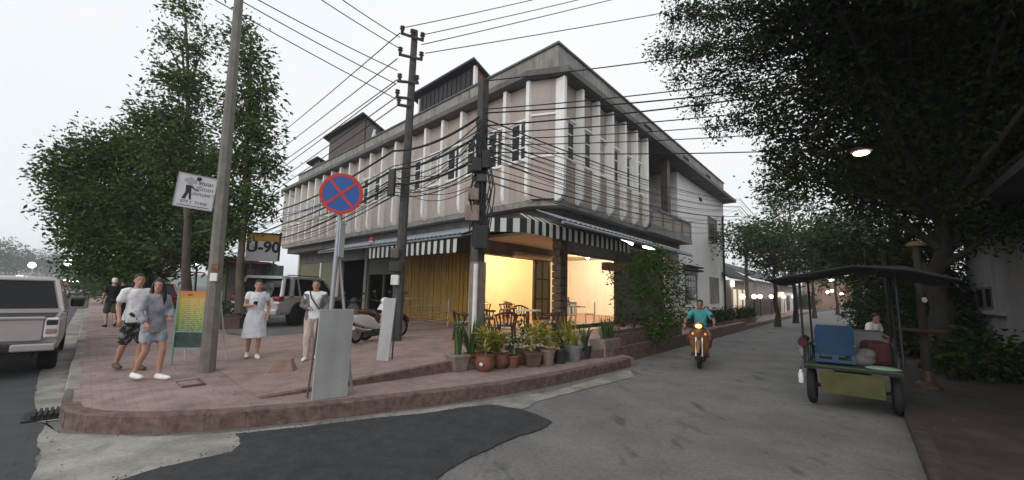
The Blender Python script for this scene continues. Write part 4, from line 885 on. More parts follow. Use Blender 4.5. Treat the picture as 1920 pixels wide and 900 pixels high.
for x in (0, .75): mb.hexa(mbox(x, x + .03, .0, hh + .01, -.006, .03))
mb.hexa(mbox(.03, .75, .6, .625, -.005, .028)); mb.hexa(mbox(.03, .75, .29, .318, -.005, .028)); mb.build('frame', K['menufr'], mbd)
mb = MB(); mb.tube([m0 + rx * .02 + Vector((0, 0, hh - .1)), m0 + rx * .02 + bk * .45], .014, 6); mb.tube([m0 + rx * .76 + Vector((0, 0, hh - .1)), m0 + rx * .76 + bk * .45], .014, 6); mb.build('back_leg', K['stripe_w'], mbd)
mb = MB(); random.seed(5)
for k in range(17):
    z = hh - .16 - k * .036; x0 = .08
    while x0 < .66:
        l = random.uniform(.04, .16); mb.hexa(mbox(x0, min(.7, x0 + l), z, z + .012, -.002, -.0005)); x0 += l + .025
mb.build('menu_lines', mat('menuink', (.55, .52, .3), .7, .1), mbd)
mb = MB(); mb.ell(m0 + rx * .2 + Vector((0, 0, hh - .07)) - bk * .001, (.08, .002, .02)); mb.build('emblem', K['signred'], mbd)

# kiosk and its name board
kx = AT(455, 560, 19.0)
ks = thing('kiosk', 'weathered brown street kiosk with shutters below the U-90 board', 'kiosk', (kx.x, kx.y, SW)); rzk = Matrix.Rotation(.35, 3, 'Z')
def kb(name, c, d, m, **k): mb = MB(); mb.box(Vector((kx.x, kx.y, SW)) + rzk @ Vector(c), d, rzk); return mb.build(name, m, ks, **k)
kb('body', (-.1, 0, 1.2), (2.0, 1.6, 2.4), K['brown_metal'])
for k in range(6): kb('shutter_panel', (-.95 + k * .33, -.82, 1.15), (.28, .05, 2.1), (K['brown_metal'], K['olive'], K['cement_dark'])[k % 3])
kb('roof', (-.1, -.2, 2.46), (2.4, 2.2, .08), K['rooftile']); kb('roof_sheet', (-.4, -.3, 2.62), (1.6, 1.8, .1), K['sheet'])
kb('poster', (1.12, -.5, 1.9), (.9, .06, 1.0), mat('poster', (.08, .22, .25), .6, .4, 4, c2=(.25, .3, .28)))
sgn = AT(492, 466, 17.5); st_ = thing('name_board', 'white board reading U-90 with an orange top band', 'sign', sgn)
SM2 = Matrix.Translation(sgn) @ (Matrix.Rotation(.25, 3, 'Z') @ Matrix.Rotation(math.pi / 2, 3, 'X')).to_4x4()
for nm, c, d, m in (('board', (0, -.12, 0), (1.18, .8, .06), K['signwhite']), ('top_band', (.02, .44, .0), (1.22, .3, .07), mat('bandorange', (.45, .25, .05), .6, .1)), ('frame', (0, .62, .01), (1.4, .05, .1), K['black']), ('frame', (.64, .1, .01), (.05, 1.2, .1), K['black'])):
    mb = MB(); mb.box(c, d); o = mb.build(nm, m, st_); o.data.transform(SM2)
text('lettering', 'U-90', .62, K['ink'], st_, SM2 @ Matrix.Translation((.03, -.14, .034)), .004, .022)
mb = MB(); mb.box((-.02, -.24, 0), (.0, .0, .0))
for x in (-.4, .45): mb = MB(); mb.tube([SM2 @ Vector((x, -.5, -.05)), SM2 @ Vector((x, -.5 - 2.7, -.05))], .04, 6); mb.build('post', K['brown_metal'], st_)

for k in range(7):
    q = AT(520, 402 + k * 9 + random.uniform(-6, 6), 20 + .3 * k)
    cable('telephone_cable', 'thin sagging cable in the tangle between the corner pole and the left street', [AT(900 + random.uniform(-6, 4), 235 + random.uniform(0, 110), Yc - .22), AT(742, 310 + random.uniform(-20, 70), Yp - .16), q, q + DL * 20], .2 + .3 * random.random(), .009, 'thin tangle left of the corner pole')
for k in range(6):
    q = AT(1385, 365 + random.uniform(0, 60), 31); cable('telephone_cable', 'thin sagging cable in the tangle between the corner pole and the balcony side', [AT(908, 250 + random.uniform(0, 90), Yc - .2), q, q + DR * 15], .5 + .5 * random.random(), .009, 'thin tangle right of the corner pole')

c = AT(697, 452, BP(9.2, -1, 3).y); t_ = thing('paper_lantern', 'small red and white paper lantern at the end of the small striped awning', 'lantern', c); mb = MB(); mb.ell(c, (.13, .13, .17)); mb.build('shade', K['signred'], t_, smooth=60); mb = MB(); mb.ell(c + Vector((0, -.03, -.05)), (.118, .118, .1)); mb.build('white_band', K['stripe_w'], t_, smooth=60); mb = MB(); mb.tube([c + Vector((0, 0, .16)), c + Vector((0, .1, .45))], .008, 4); mb.build('cord', K['cable'], t_)
# ---------------------------------------------------------------- vehicles (local frame: x right, y forward, z up; rear axle side at y = 0)
def remesh(name, mb, m, parent, vox, sm=4):
    me = mb.mesh(name); o = bpy.data.objects.new(name, me); col.objects.link(o)
    r = o.modifiers.new('r', 'REMESH'); r.mode = 'VOXEL'; r.voxel_size = vox
    s_ = o.modifiers.new('s', 'SMOOTH'); s_.iterations = sm; s_.factor = .5
    dg = bpy.context.evaluated_depsgraph_get(); me2 = bpy.data.meshes.new_from_object(o.evaluated_get(dg))
    bpy.data.objects.remove(o); me2.name = name; me2.materials.clear(); me2.materials.append(m)
    if name in ('shirt', 'dress', 'shorts', 'trousers', 'cardigan'):      # cloth folds
        from mathutils import noise as _ns
        off = random.uniform(0, 50)
        nv = len(me2.vertices); co = np.empty(nv * 3); me2.vertices.foreach_get('co', co); co = co.reshape(-1, 3); no = np.empty(nv * 3); me2.vertex_normals.foreach_get('vector', no); no = no.reshape(-1, 3)
        k_ = np.array([_ns.noise((x * 13 + off, y * 13, z * 7 + x * 5)) + .5 * _ns.noise((x * 30, y * 30 + off, z * 15)) for x, y, z in co.tolist()])
        me2.vertices.foreach_set('co', (co + no * (k_ * .011)[:, None]).ravel()); me2.update()
    me2.polygons.foreach_set('use_smooth', [True] * len(me2.polygons))
    o = bpy.data.objects.new(name, me2); col.objects.link(o); o.parent = parent; return o
def rrect(y, hw, z0, z1, r=.06, n=3, taper=0):
    """rounded cross-section ring at station y"""
    pts = []
    for cx, cz, a0 in ((hw - r, z0 + r, -90), (hw - r - taper, z1 - r, 0), (-hw + r + taper, z1 - r, 90), (-hw + r, z0 + r, 180)):
        for k in range(n + 1):
            a = R_(a0 + 90 * k / n); pts.append(Vector((cx + r * math.cos(a), y, cz + r * math.sin(a))))
    return pts
def wheel(t_, x, y, r, wd, name='wheel', spokes=6):
    Ry = Matrix.Rotation(math.pi / 2, 3, 'Y'); s_ = 1 if x > 0 else -1
    mb = MB(); mb.lathe([(r * .62, -wd / 2), (r * .9, -wd / 2), (r, -wd * .32), (r, wd * .32), (r * .9, wd / 2), (r * .62, wd / 2)], 24, (x, y, r), Ry)
    w_ = mb.build(name, K['rubber'], t_, world=False, smooth=40)
    mb = MB(); mb.lathe([(r * .62, -wd * .3), (r * .62, wd * .38), (r * .56, wd * .42), (r * .54, wd * .2), (.03, wd * .18), (.03, -wd * .3)], 20, (x, y, r), Ry if s_ > 0 else Matrix.Rotation(-math.pi / 2, 3, 'Y')); mb.build('rim', K['carblack'], w_, smooth=40)
    mb = MB()
    for k in range(spokes):
        a = 2 * math.pi * k / spokes; mb.box((x + s_ * wd * .36, y + math.cos(a) * r * .33, r + math.sin(a) * r * .33), (wd * .12, r * .13, r * .56), Matrix.Rotation(-a + math.pi / 2, 3, 'X'))
    mb.lathe([(.06 * r / .35, -.01), (.05 * r / .35, .02)], 10, (x + s_ * wd * .42, y, r), Matrix.Rotation(s_ * math.pi / 2, 3, 'Y'))
    mb.build('spokes', K['rim'], w_)
def vparts(t_):
    def B(name, mb, m, par=None, **k): return mb.build(name, m, par or t_, world=False, **k)
    return B
K['pinksilver'] = mat('pinksilver', (.43, .385, .375), .35, .05, 3, metal=.3, coat=.3, grain=.05)
def pickup(loc, rz):
    t_ = thing('pickup_truck', 'silver double cab pickup truck parked at the left edge with tailgate towards us', 'pickup', loc, rz); B = vparts(t_); W = .92
    mb = MB(); mb.loft([rrect(.02, W - .03, .52, 1.02, .05), rrect(.12, W, .46, 1.04, .06), rrect(1.55, W, .44, 1.05, .06)]); mb.loft([rrect(1.57, W, .42, 1.08, .07), rrect(3.6, W, .42, 1.06, .08), rrect(4.4, W, .42, 1.02, .12), rrect(5.0, W - .08, .45, .95, .15), rrect(5.12, W - .2, .5, .85, .12)]); B('body', mb, K['pinksilver'], smooth=35)
    mb = MB(); mb.box((0, .8, 1.045), (W * 2 - .2, 1.4, .02)); B('bed_cover', mb, K['carblack'])
    mb = MB(); mb.box((0, -.005, .82), (W * 2 - .42, .05, .40)); tg = B('tailgate', mb, K['pinksilver'], bevel=.02)
    mb = MB(); mb.box((0, -.012, 1.035), (W * 2 - .4, .09, .05)); B('tailgate_lip', mb, K['pinksilver'], bevel=.015)
    mb = MB(); mb.box((0, -.036, .66), (W * 2 - .46, .015, .03)); B('crease', mb, K['rim'], tg)
    mb = MB(); mb.box((-.05, -.036, .93), (.2, .02, .07)); B('handle', mb, K['carblack'], tg, bevel=.01)
    for s in (-1, 1):
        mb = MB(); mb.box((s * (W - .11), -.0, .86), (.19, .09, .36)); tl = B('tail_light', mb, K['carlamp'], bevel=.03)
        mb = MB(); mb.box((s * (W - .11), -.012, .955), (.15, .09, .1)); B('dark_lens', mb, K['carblack'], tl, bevel=.02)
        mb = MB(); mb.box((s * (W - .11), -.012, .80), (.15, .09, .1)); B('red_lens', mb, mat('lens', (.32, .2, .19), .2, .1), tl, bevel=.02)
    mb = MB(); mb.box((0, -.06, .52), (W * 2 - .06, .16, .15)); bp = B('bumper', mb, K['carblack'], bevel=.03)
    for s in (-1, 1): mb = MB(); mb.box((s * .62, -.08, .53), (.54, .17, .13)); B('bumper_step', mb, K['pinksilver'], bp, bevel=.025)
    mb = MB(); mb.box((0, -.15, .55), (.42, .02, .15)); B('number_plate', mb, mat('plate', (.75, .33, .03), .5, .1))
    text_l(t_, 'lettering', '47 31', .11, K['ink'], (0, -.163, .51))
    # cab
    cab = [rrect(1.62, W - .04, 1.04, 1.12, .03), rrect(1.70, W - .06, 1.04, 1.2, .03)]
    mb = MB(); mb.loft([[Vector(p) for p in ((-W + .05, 1.62, 1.06), (W - .05, 1.62, 1.06), (W - .05, 3.75, 1.06), (-W + .05, 3.75, 1.06))], [Vector(p) for p in ((-W + .2, 1.86, 1.70), (W - .2, 1.86, 1.70), (W - .2, 3.1, 1.70), (-W + .2, 3.1, 1.70))]]); B('cabin_glass', mb, K['carglass'])
    mb = MB(); mb.loft([[Vector(p) for p in ((-W + .19, 1.82, 1.69), (W - .19, 1.82, 1.69), (W - .19, 3.15, 1.69), (-W + .19, 3.15, 1.69))], [Vector(p) for p in ((-W + .2, 1.84, 1.755), (W - .2, 1.84, 1.755), (W - .2, 3.1, 1.755), (-W + .2, 3.1, 1.755))], [Vector(p) for p in ((-W + .34, 1.98, 1.79), (W - .34, 1.98, 1.79), (W - .34, 2.95, 1.79), (-W + .34, 2.95, 1.79))]]); B('roof', mb, K['pinksilver'], bevel=.03)
    for s in (-1, 1):
        for a, b, r in (((W - .05, 1.63, 1.06), (W - .2, 1.86, 1.72), .06), ((W - .05, 3.74, 1.06), (W - .2, 3.1, 1.72), .045), ((W - .04, 2.75, 1.06), (W - .2, 2.55, 1.72), .045)):
            mb = MB(); mb.tube([(s * a[0], a[1], a[2]), (s * b[0], b[1], b[2])], r, 6); B('pillar', mb, K['pinksilver'], smooth=60)
        mb = MB(); mb.box((s * (W + .13), 3.35, 1.2), (.24, .12, .2)); B('mirror', mb, K['carblack'], bevel=.04)
        for dy in (2.05, 3.0): mb = MB(); mb.box((s * (W + .005), dy, .93), (.04, .22, .04)); B('door_handle', mb, K['rim'], bevel=.01)
        mb = MB(); mb.box((s * (W + .002), 2.62, .74), (.012, .015, .56)); B('door_gap', mb, K['carblack'])
        mb = MB(); mb.box((s * (W - .07), 1.35, .26), (.012, .3, .36)); B('mud_flap', mb, K['carblack']) if False else None
    mb = MB(); mb.box((0, 1.62, 1.1), (W * 2 - .14, .06, .06)); B('cab_back_panel', mb, K['pinksilver'])
    mb = MB(); mb.box((0, 1.5, .36), (1.2, 2.8, .12)); B('chassis', mb, K['carblack'])
    for x in (-.78, .78):
        for y in (1.0, 4.05): wheel(t_, x, y, .37, .25)
    return t_
def text_l(t_, name, body, size, m, loc):
    o = text(name, body, size, m, None, Matrix.Translation(loc) @ Matrix.Rotation(math.pi / 2, 4, 'X'), .001, .002); o.parent = t_; return o
pr = G(112, 703); pickup(pr + NL * 1.0, AL)

def suv(loc, rz):
    t_ = thing('suv', 'silver off-road SUV parked nose-in beside the building', 'car', loc, rz); B = vparts(t_); W = .93
    mb = MB(); mb.loft([rrect(.0, W - .1, .55, 1.05, .12), rrect(.18, W, .45, 1.12, .12), rrect(1.0, W + .01, .42, 1.12, .1), rrect(3.4, W, .42, 1.10, .1), rrect(4.3, W - .02, .45, 1.05, .14), rrect(4.75, W - .12, .52, .92, .15)]); B('body', mb, K['silver'], smooth=40)
    mb = MB(); mb.loft([[Vector(p) for p in ((-W + .06, .1, 1.08), (W - .06, .1, 1.08), (W - .06, 3.65, 1.08), (-W + .06, 3.65, 1.08))], [Vector(p) for p in ((-W + .2, .38, 1.78), (W - .2, .38, 1.78), (W - .2, 2.9, 1.78), (-W + .2, 2.9, 1.78))]]); B('cabin_glass', mb, K['carglass'])
    mb = MB(); mb.loft([[Vector(p) for p in ((-W + .17, .22, 1.74), (W - .17, .22, 1.74), (W - .17, 2.98, 1.74), (-W + .17, 2.98, 1.74))], [Vector(p) for p in ((-W + .22, .3, 1.84), (W - .22, .3, 1.84), (W - .22, 2.85, 1.84), (-W + .22, 2.85, 1.84))]]); B('roof', mb, K['silver'], bevel=.03)
    for s in (-1, 1):
        for a, b, r in (((W - .05, .12, 1.08), (W - .2, .4, 1.78), .08), ((W - .05, 3.62, 1.08), (W - .2, 2.9, 1.78), .05), ((W - .05, 2.45, 1.08), (W - .2, 2.2, 1.78), .035), ((W - .05, 1.2, 1.08), (W - .2, 1.15, 1.78), .05), ((W - .05, .62, 1.08), (W - .2, .85, 1.78), .12)):
            mb = MB(); mb.tube([(s * a[0], a[1], a[2]), (s * b[0], b[1], b[2])], r, 6); B('pillar', mb, K['silver'], smooth=60)
        mb = MB(); mb.box((s * (W - .12), .06, 1.02), (.26, .3, .16)); B('tail_light', mb, K['carred'], bevel=.04)
        mb = MB(); mb.box((s * (W - .11), .055, .87), (.22, .26, .1)); B('reflector_lamp', mb, K['carlamp'], bevel=.03)
        mb = MB(); mb.tube([(s * (W - .22), .6, 1.88), (s * (W - .22), 2.7, 1.88)], .02, 6); B('roof_rail', mb, K['carblack'])
        mb = MB(); mb.box((s * (W + .12), 3.2, 1.2), (.22, .14, .18)); B('mirror', mb, K['silver'], bevel=.04)
        for y in (1.05, 3.85):
            mb = MB()
            pts = [(s * (W + .0), y + .47 * math.cos(a), .40 + .47 * math.sin(a)) for a in [R_(-10 + 20 * k) for k in range(11)]]
            mb.tube(pts, .035, 6); B('wheel_arch', mb, K['carblack'], smooth=60)
            mb = MB(); mb.lathe([(.44, -.02), (.44, .03)], 22, (s * (W - .02), y, .42), Matrix.Rotation(s * math.pi / 2, 3, 'Y')); B('wheel_well', mb, K['black'])
        for y in (1.6, 2.7): mb = MB(); mb.box((s * (W + .01), y, 1.0), (.04, .2, .04)); B('door_handle', mb, K['rim'], bevel=.01)
        mb = MB(); mb.box((s * (W + .004), 2.3, .75), (.014, .014, .6)); B('door_gap', mb, K['carblack'])
    mb = MB(); mb.box((0, -.02, 1.35), (1.3, .05, .5), Matrix.Rotation(R_(-20), 3, 'X')); B('rear_window', mb, K['carglass'])
    mb = MB(); mb.box((0, .0, .55), (W * 2 - .1, .25, .22)); B('bumper', mb, K['silver'], bevel=.05)
    mb = MB(); mb.box((0, -.03, .85), (.45, .03, .14)); B('number_plate', mb, K['stripe_w'])
    for x in (-.82, .82):
        for y in (1.05, 3.85): wheel(t_, x, y, .40, .27, spokes=6)
    return t_
sv = G(552, 611, SW + .03); sv = Vector((sv.x, sv.y, SW + .03)); _h = R_(7); _f = Vector((math.sin(_h), math.cos(_h), 0)); suv(sv - _f * 1.05 - Vector((_f.y, -_f.x, 0)) * .84, -_h)

def scooter(name, label, loc, rz, main, lean=0, steer=0, lit=False, seatm=None):
    """small step-through motorbike; y forward"""
    t_ = thing(name, label, 'motorbike', loc, rz); B = vparts(t_); M_ = K[main] if isinstance(main, str) else main
    Ry = Matrix.Rotation(math.pi / 2, 3, 'Y')
    for y, nm in ((-.62, 'rear'), (.62, 'front')):
        mb = MB(); r = .28
        rings = []
        for k in range(24):
            a = 2 * math.pi * k / 24; rings.append([Vector(((.045) * math.cos(b), y + (r - .045 + .045 * math.sin(b)) * math.cos(a), r + (r - .045 + .045 * math.sin(b)) * math.sin(a))) for b in [2 * math.pi * j / 8 for j in range(8)]])
        rings.append(rings[0]); mb.loft(rings, cap=False); w_ = B('wheel', mb, K['rubber'], smooth=60)
        mb = MB(); mb.lathe([(.2, -.02), (.2, .02), (.03, .04), (.03, -.04)], 16, (0, y, r), Ry); B('rim', mb, K['rim'], w_, smooth=40)
    mb = MB(); mb.loft([[Vector((s * a, y, z)) for s, y, z in ((-1, .55, .62), (1, .55, .62), (1, .48, .60), (-1, .48, .60))] for a in (.02,)] + [], cap=True) if False else None
    mb = MB()                                                    # leg shield
    rings = []
    for z, hw, y, d in ((.30, .12, .36, .05), (.45, .18, .38, .06), (.6, .22, .42, .07), (.75, .2, .45, .1), (.86, .15, .48, .12), (.93, .1, .46, .1)):
        rings.append([Vector((x * hw, y + yy * d, z)) for x, yy in ((-1, -.2), (-.6, .7), (0, 1), (.6, .7), (1, -.2), (.5, -.5), (-.5, -.5))])
    mb.loft(rings); B('leg_shield', mb, M_, smooth=50)
    mb = MB(); rings = []
    for y, hw, z0, z1 in ((.36, .1, .28, .42), (.15, .1, .28, .42), (-.1, .12, .3, .6), (-.35, .14, .36, .68), (-.62, .13, .44, .7), (-.85, .07, .52, .68)):
        rings.append(rrect(y, hw, z0, z1, .04))
    mb.loft(rings); B('body', mb, M_, smooth=50)
    mb = MB(); mb.loft([rrect(.05, .09, .62, .70, .03), rrect(-.1, .13, .68, .77, .03), rrect(-.4, .14, .7, .79, .03), rrect(-.75, .11, .72, .80, .03)]); B('seat', mb, seatm or K['black'], smooth=50)
    mb = MB(); pts = [(0, .62 + .34 * math.cos(a), .28 + .34 * math.sin(a)) for a in [R_(20 + 20 * k) for k in range(7)]]
    mb.tube(pts, [.03, .05, .06, .065, .065, .06, .03], 8); B('front_fender', mb, M_, smooth=60)
    mb = MB()
    for s in (-1, 1): mb.tube([(s * .07, .62, .28), (s * .07, .5, .72)], .022, 6)
    B('fork', mb, K['metal'], smooth=60)
    mb = MB(); mb.tube([(-.34, .34, 1.02), (-.2, .42, 1.0), (0, .45, .97), (.2, .42, 1.0), (.34, .34, 1.02)], .016, 6); hb = B('handlebar', mb, K['black'], smooth=60)
    for s in (-1, 1):
        mb = MB(); mb.tube([(s * .26, .38, 1.01), (s * .37, .32, 1.03)], .022, 8); B('grip', mb, K['rubber'], hb, smooth=60)
        mb = MB(); mb.tube([(s * .22, .42, 1.01), (s * .3, .44, 1.2)], .007, 5); mb.ell((s * .31, .44, 1.24), (.06, .012, .045)); B('mirror', mb, K['black'], smooth=60)
    mb = MB(); mb.ell((0, .5, 1.0), (.13, .1, .1)); B('headlamp_cowl', mb, M_, smooth=60)
    mb = MB(); mb.ell((0, .585, .99), (.08, .03, .055)); B('headlight', mb, emat('headlamp', (1, .62, .25), 1.6) if lit else K['carlamp'], smooth=60)
    for s in (-1, 1): mb = MB(); mb.ell((s * .13, .5, .8), (.04, .03, .03)); B('indicator', mb, mat('amber', (.6, .25, .03), .3, .1) if not lit else emat('amberlit', (1, .4, .08), .5), smooth=60)
    mb = MB(); mb.tube([(.14, -.25, .3), (.16, -.6, .33), (.16, -.95, .4)], [.03, .045, .05], 8); B('exhaust', mb, K['metal'], smooth=60)
    mb = MB(); mb.box((0, -.9, .62), (.16, .05, .08)); B('tail_light', mb, K['carred'], bevel=.015)
    mb = MB(); mb.box((0, .1, .2), (.26, .4, .14)); B('engine', mb, K['carblack'], bevel=.03)
    return t_
K['scwhite'] = mat('scwhite', (.68, .67, .65), .35, .05, 4, coat=.5); K['scbrown'] = mat('scbrown', (.12, .04, .025), .4, .2, 5); K['scorange'] = mat('scorange', (.32, .12, .03), .35, .1, 4, coat=.4); K['scgold'] = mat('scgold', (.22, .10, .035), .4, .25, 5, coat=.3)
mb_ = G(672, 648, .3); scooter('parked_scooter', 'white parked scooter with brown seat behind the blank boards', (mb_.x + .2, mb_.y + .35, terr(mb_)), R_(-18), 'scwhite', seatm=K['scbrown'])
mb_ = G(640, 632, .26); scooter('parked_scooter', 'black parked scooter half hidden behind the no stopping sign post', (mb_.x - .1, mb_.y + .5, terr(mb_)), R_(-5), 'carblack')
mb_ = G(712, 640, .33); scooter('parked_scooter', 'dark red parked scooter behind the leaning blank board', (mb_.x, mb_.y + .3, terr(mb_)), R_(-30), 'scbrown')
rd = G(1312, 690); RA = math.atan2(rd.x + .35, -rd.y) + math.pi * 0      # heading towards the camera
rdir = Vector((-rd.x - .9, -rd.y, 0)).normalized(); RIDE = math.atan2(-rdir.x, rdir.y)
scooter('ridden_motorbike', 'gold and black motorbike with lit headlamp being ridden towards us', rd - rdir * .55, RIDE, 'scgold', lit=True)

def smallcar(name, label, loc, rz, m):
    t_ = thing(name, label, 'car', loc, rz); B = vparts(t_); W = .86
    mb = MB(); mb.loft([rrect(0, W - .08, .4, .9, .1), rrect(.3, W, .3, .95, .1), rrect(3.2, W, .3, .92, .1), rrect(4.0, W - .1, .35, .8, .12)]); B('body', mb, m, smooth=40)
    mb = MB(); mb.loft([[Vector(p) for p in ((-W + .06, .1, .9), (W - .06, .1, .9), (W - .06, 3.0, .9), (-W + .06, 3.0, .9))], [Vector(p) for p in ((-W + .2, .5, 1.42), (W - .2, .5, 1.42), (W - .2, 2.1, 1.42), (-W + .2, 2.1, 1.42))]]); B('cabin_glass', mb, K['carglass'])
    mb = MB(); mb.box((0, 1.3, 1.44), (W * 2 - .36, 1.7, .07)); B('roof', mb, m, bevel=.03)
    for s in (-1, 1):
        mb = MB(); mb.box((s * (W - .16), .03, .78), (.26, .12, .14)); B('tail_light', mb, K['carred'], bevel=.03)
        for a, b in (((W - .06, .12, .9), (W - .2, .5, 1.43)), ((W - .06, 2.98, .9), (W - .2, 2.1, 1.43)), ((W - .05, 1.5, .9), (W - .2, 1.4, 1.43))): mb = MB(); mb.tube([(s * a[0], a[1], a[2]), (s * b[0], b[1], b[2])], .045, 6); B('pillar', mb, m)
    mb = MB(); mb.box((0, -.02, .42), (W * 2 - .1, .15, .2)); B('bumper', mb, K['carblack'], bevel=.03)
    mb = MB(); mb.box((0, -.06, .66), (.4, .03, .13)); B('number_plate', mb, K['stripe_w'])
    for x in (-.74, .74):
        for y in (.7, 3.2): wheel(t_, x, y, .31, .2)
fc = G(1597, 594.5); smallcar('parked_car', 'small grey car parked far down the right street', fc, AR, K['silver'])
fc = G(143, 556) ; smallcar('parked_car', 'white car far down the left street beyond the pickup', AT(148, 556, 42) * 1 - Vector((0, 0, AT(148, 556, 42).z)), AL, K['scwhite'])

# three-wheeled cargo cart with canopy
ct = G(1519, 762); cart = thing('cargo_tricycle', 'dark motor tricycle cart with yellow tailboard and flat black canopy', 'tricycle', ct + Vector((DR.y, -DR.x, 0)) * .55, AR); CB = vparts(cart)
K['cartyellow'] = mat('cartyellow', (.065, .062, .016), .7, .25, 5, big=.4); K['cartblue'] = mat('cartblue', (.016, .048, .105), .5, .1, 5); K['darkgreen'] = mat('darkgreen', (.03, .045, .03), .7, .2, 5); K['tarp'] = mat('tarp', (.022, .023, .026), .85, .2, 3); K['redcloth'] = mat('redcloth', (.06, .011, .013), .8, .25, 7)
mb = MB(); mb.box((0, -.02, .42), (.78, .03, .34)); CB('tailboard', mb, K['cartyellow'], bevel=.01)
mb = MB(); mb.box((0, 1.0, .64), (1.16, 2.1, .05)); CB('deck', mb, K['darkgreen'], bevel=.01)
mb = MB(); mb.tube([(-.58, -.06, .66), (.58, -.06, .66)], .025, 6); mb.tube([(-.58, -.06, .66), (-.58, 2.05, .66)], .025, 6); mb.tube([(.58, -.06, .66), (.58, 2.05, .66)], .025, 6); CB('deck_rail', mb, K['darkgreen'])
for x in (-.53, .53):
    mb = MB(); rings = []; r = .3
    for k in range(25): a = 2 * math.pi * k / 24; rings.append([Vector((x + .06 * math.cos(b), .35 + (r - .05 + .05 * math.sin(b)) * math.cos(a), r + (r - .05 + .05 * math.sin(b)) * math.sin(a))) for b in [2 * math.pi * j / 8 for j in range(8)]])
    mb.loft(rings, cap=False); w_ = CB('wheel', mb, K['rubber'], smooth=60)
    mb = MB(); mb.lathe([(.2, -.02), (.2, .02), (.04, .05), (.04, -.05)], 16, (x, .35, r), Matrix.Rotation(math.pi / 2, 3, 'Y')); CB('rim', mb, K['rim'], w_)
    mb = MB(); mb.box((x, .35, .61), (.16, .7, .03)); CB('mudguard', mb, K['carblack'])
mb = MB(); mb.box((0, 1.0, .45), (.5, 2.0, .12)); mb.tube([(-.5, .35, .3), (.5, .35, .3)], .03, 6); CB('chassis', mb, K['carblack'])
mb = MB(); mb.box((-.02, 1.55, .92), (.9, .6, .5)); CB('cargo_box', mb, K['cement_dark'], bevel=.015)
mb = MB(); mb.box((.32, .95, .85), (.34, .5, .38), Matrix.Rotation(.2, 3, 'Z')); CB('red_bundle', mb, K['redcloth'], bevel=.08)
mb = MB(); mb.tube([(-.62, .1, 1.0), (-.62, .6, 1.02)], .07, 8); CB('rolled_cloth', mb, K['redcloth'], smooth=60)
mb = MB(); mb.ell((.38, .05, .70), (.22, .14, .035)); CB('green_tray', mb, mat('traygreen', (.2, .3, .22), .5, .1), smooth=60)
for x in (-.6, .62):
    for y in (.15, 1.75): mb = MB(); mb.tube([(x, y, .66), (x - .02, y + .02, 2.12)], .018, 6); CB('canopy_post', mb, K['black'])
mb = MB(); rings = []
for y in (-.35, .5, 1.3, 2.2):
    rings.append([Vector((x, y, z + .03 * math.sin(3 * x + y))) for x, z in ((-1.05, 2.02), (-.5, 2.12), (.1, 2.24), (.7, 2.18), (1.2, 2.04), (1.2, 2.01), (.7, 2.15), (.1, 2.21), (-.5, 2.09), (-1.05, 1.99))])
mb.loft(rings); CB('canopy', mb, K['tarp'], smooth=60)
mb = MB(); mb.tube([(-1.05, -.36, 2.0), (-.5, -.36, 2.1), (.1, -.36, 2.22), (.7, -.36, 2.16), (1.2, -.36, 2.02)], .02, 6); CB('canopy_hoop', mb, K['black'])
for sx in (-.56, .56):
    mb = MB(); mb.tube([(sx, .1, .66), (sx, .1, .95), (sx, 1.9, .95), (sx, 1.9, .66)], .014, 6); CB('side_rail', mb, K['carblack'], smooth=60)
    for k in range(5): mb = MB(); mb.tube([(sx, .4 + k * .33, .66), (sx, .4 + k * .33, .95)], .01, 5); CB('rail_bar', mb, K['carblack'])
    for k in range(10):
        a_ = 2 * math.pi * k / 10; mb = MB(); x_ = sx * .97 * 53 / 54; mb.tube([(x_, .35, .3), (x_, .35 + .24 * math.cos(a_), .3 + .24 * math.sin(a_))], .008, 4); CB('spoke', mb, K['rim'])
mb = MB(); mb.ell((.12, .5, .76), (.2, .17, .12)); mb.ell((.2, .45, .86), (.13, .12, .09)); remesh('sack', mb, K['cement_dark'], cart, .02, 4)
mb = MB(); mb.ell((-.63, .22, .84), (.06, .09, .13)); mb.ell((-.63, .22, .98), (.02, .03, .05)); remesh('hanging_bag', mb, K['cloth_grey'], cart, .015, 3)
for k in range(4): mb = MB(); mb.tube([(-1.0 + k * .7, -.34, 2.03 + .17 * (1 - abs(k - 1.6) / 2)), (-1.0 + k * .7, 2.18, 2.03 + .17 * (1 - abs(k - 1.6) / 2))], .014, 5); CB('canopy_rib', mb, K['black'])
# things on the cart
pch = thing('plastic_chair', 'blue plastic armchair tied on the back of the tricycle cart', 'chair', cart.matrix_basis @ Vector((-.2, .25, .68)), AR + .12); B = vparts(pch)
rings = []
for z, y in ((.14, -.04), (.3, -.06), (.5, -.1), (.62, -.12)):
    hw = .26 - .03 * (z > .5); rings.append([Vector((x * hw, y + abs(x) * abs(x) * .05, z)) for x in (-1, -.6, -.2, .2, .6, 1)] + [Vector((x * hw, y + .02 + abs(x) * abs(x) * .05, z)) for x in (1, .6, .2, -.2, -.6, -1)])
mb = MB(); mb.loft(rings); B('backrest', mb, K['cartblue'], smooth=50)
mb = MB(); mb.box((0, .2, .02), (.5, .44, .03)); B('seat', mb, K['cartblue'], bevel=.012)
mb = MB(); mb.box((0, -.035, .04), (.54, .03, .05)); mb.box((-.235, -.04, .1), (.07, .03, .1)); mb.box((.235, -.04, .1), (.07, .03, .1)); mb.box((0, -.04, .1), (.1, .03, .1)); B('back_lower_rail', mb, K['cartblue'], bevel=.01)
for s in (-1, 1):
    mb = MB(); mb.tube([(s * .26, -.05, .3), (s * .29, .15, .27), (s * .27, .38, .24), (s * .25, .4, .03)], .022, 6); B('armrest', mb, K['cartblue'], smooth=60)
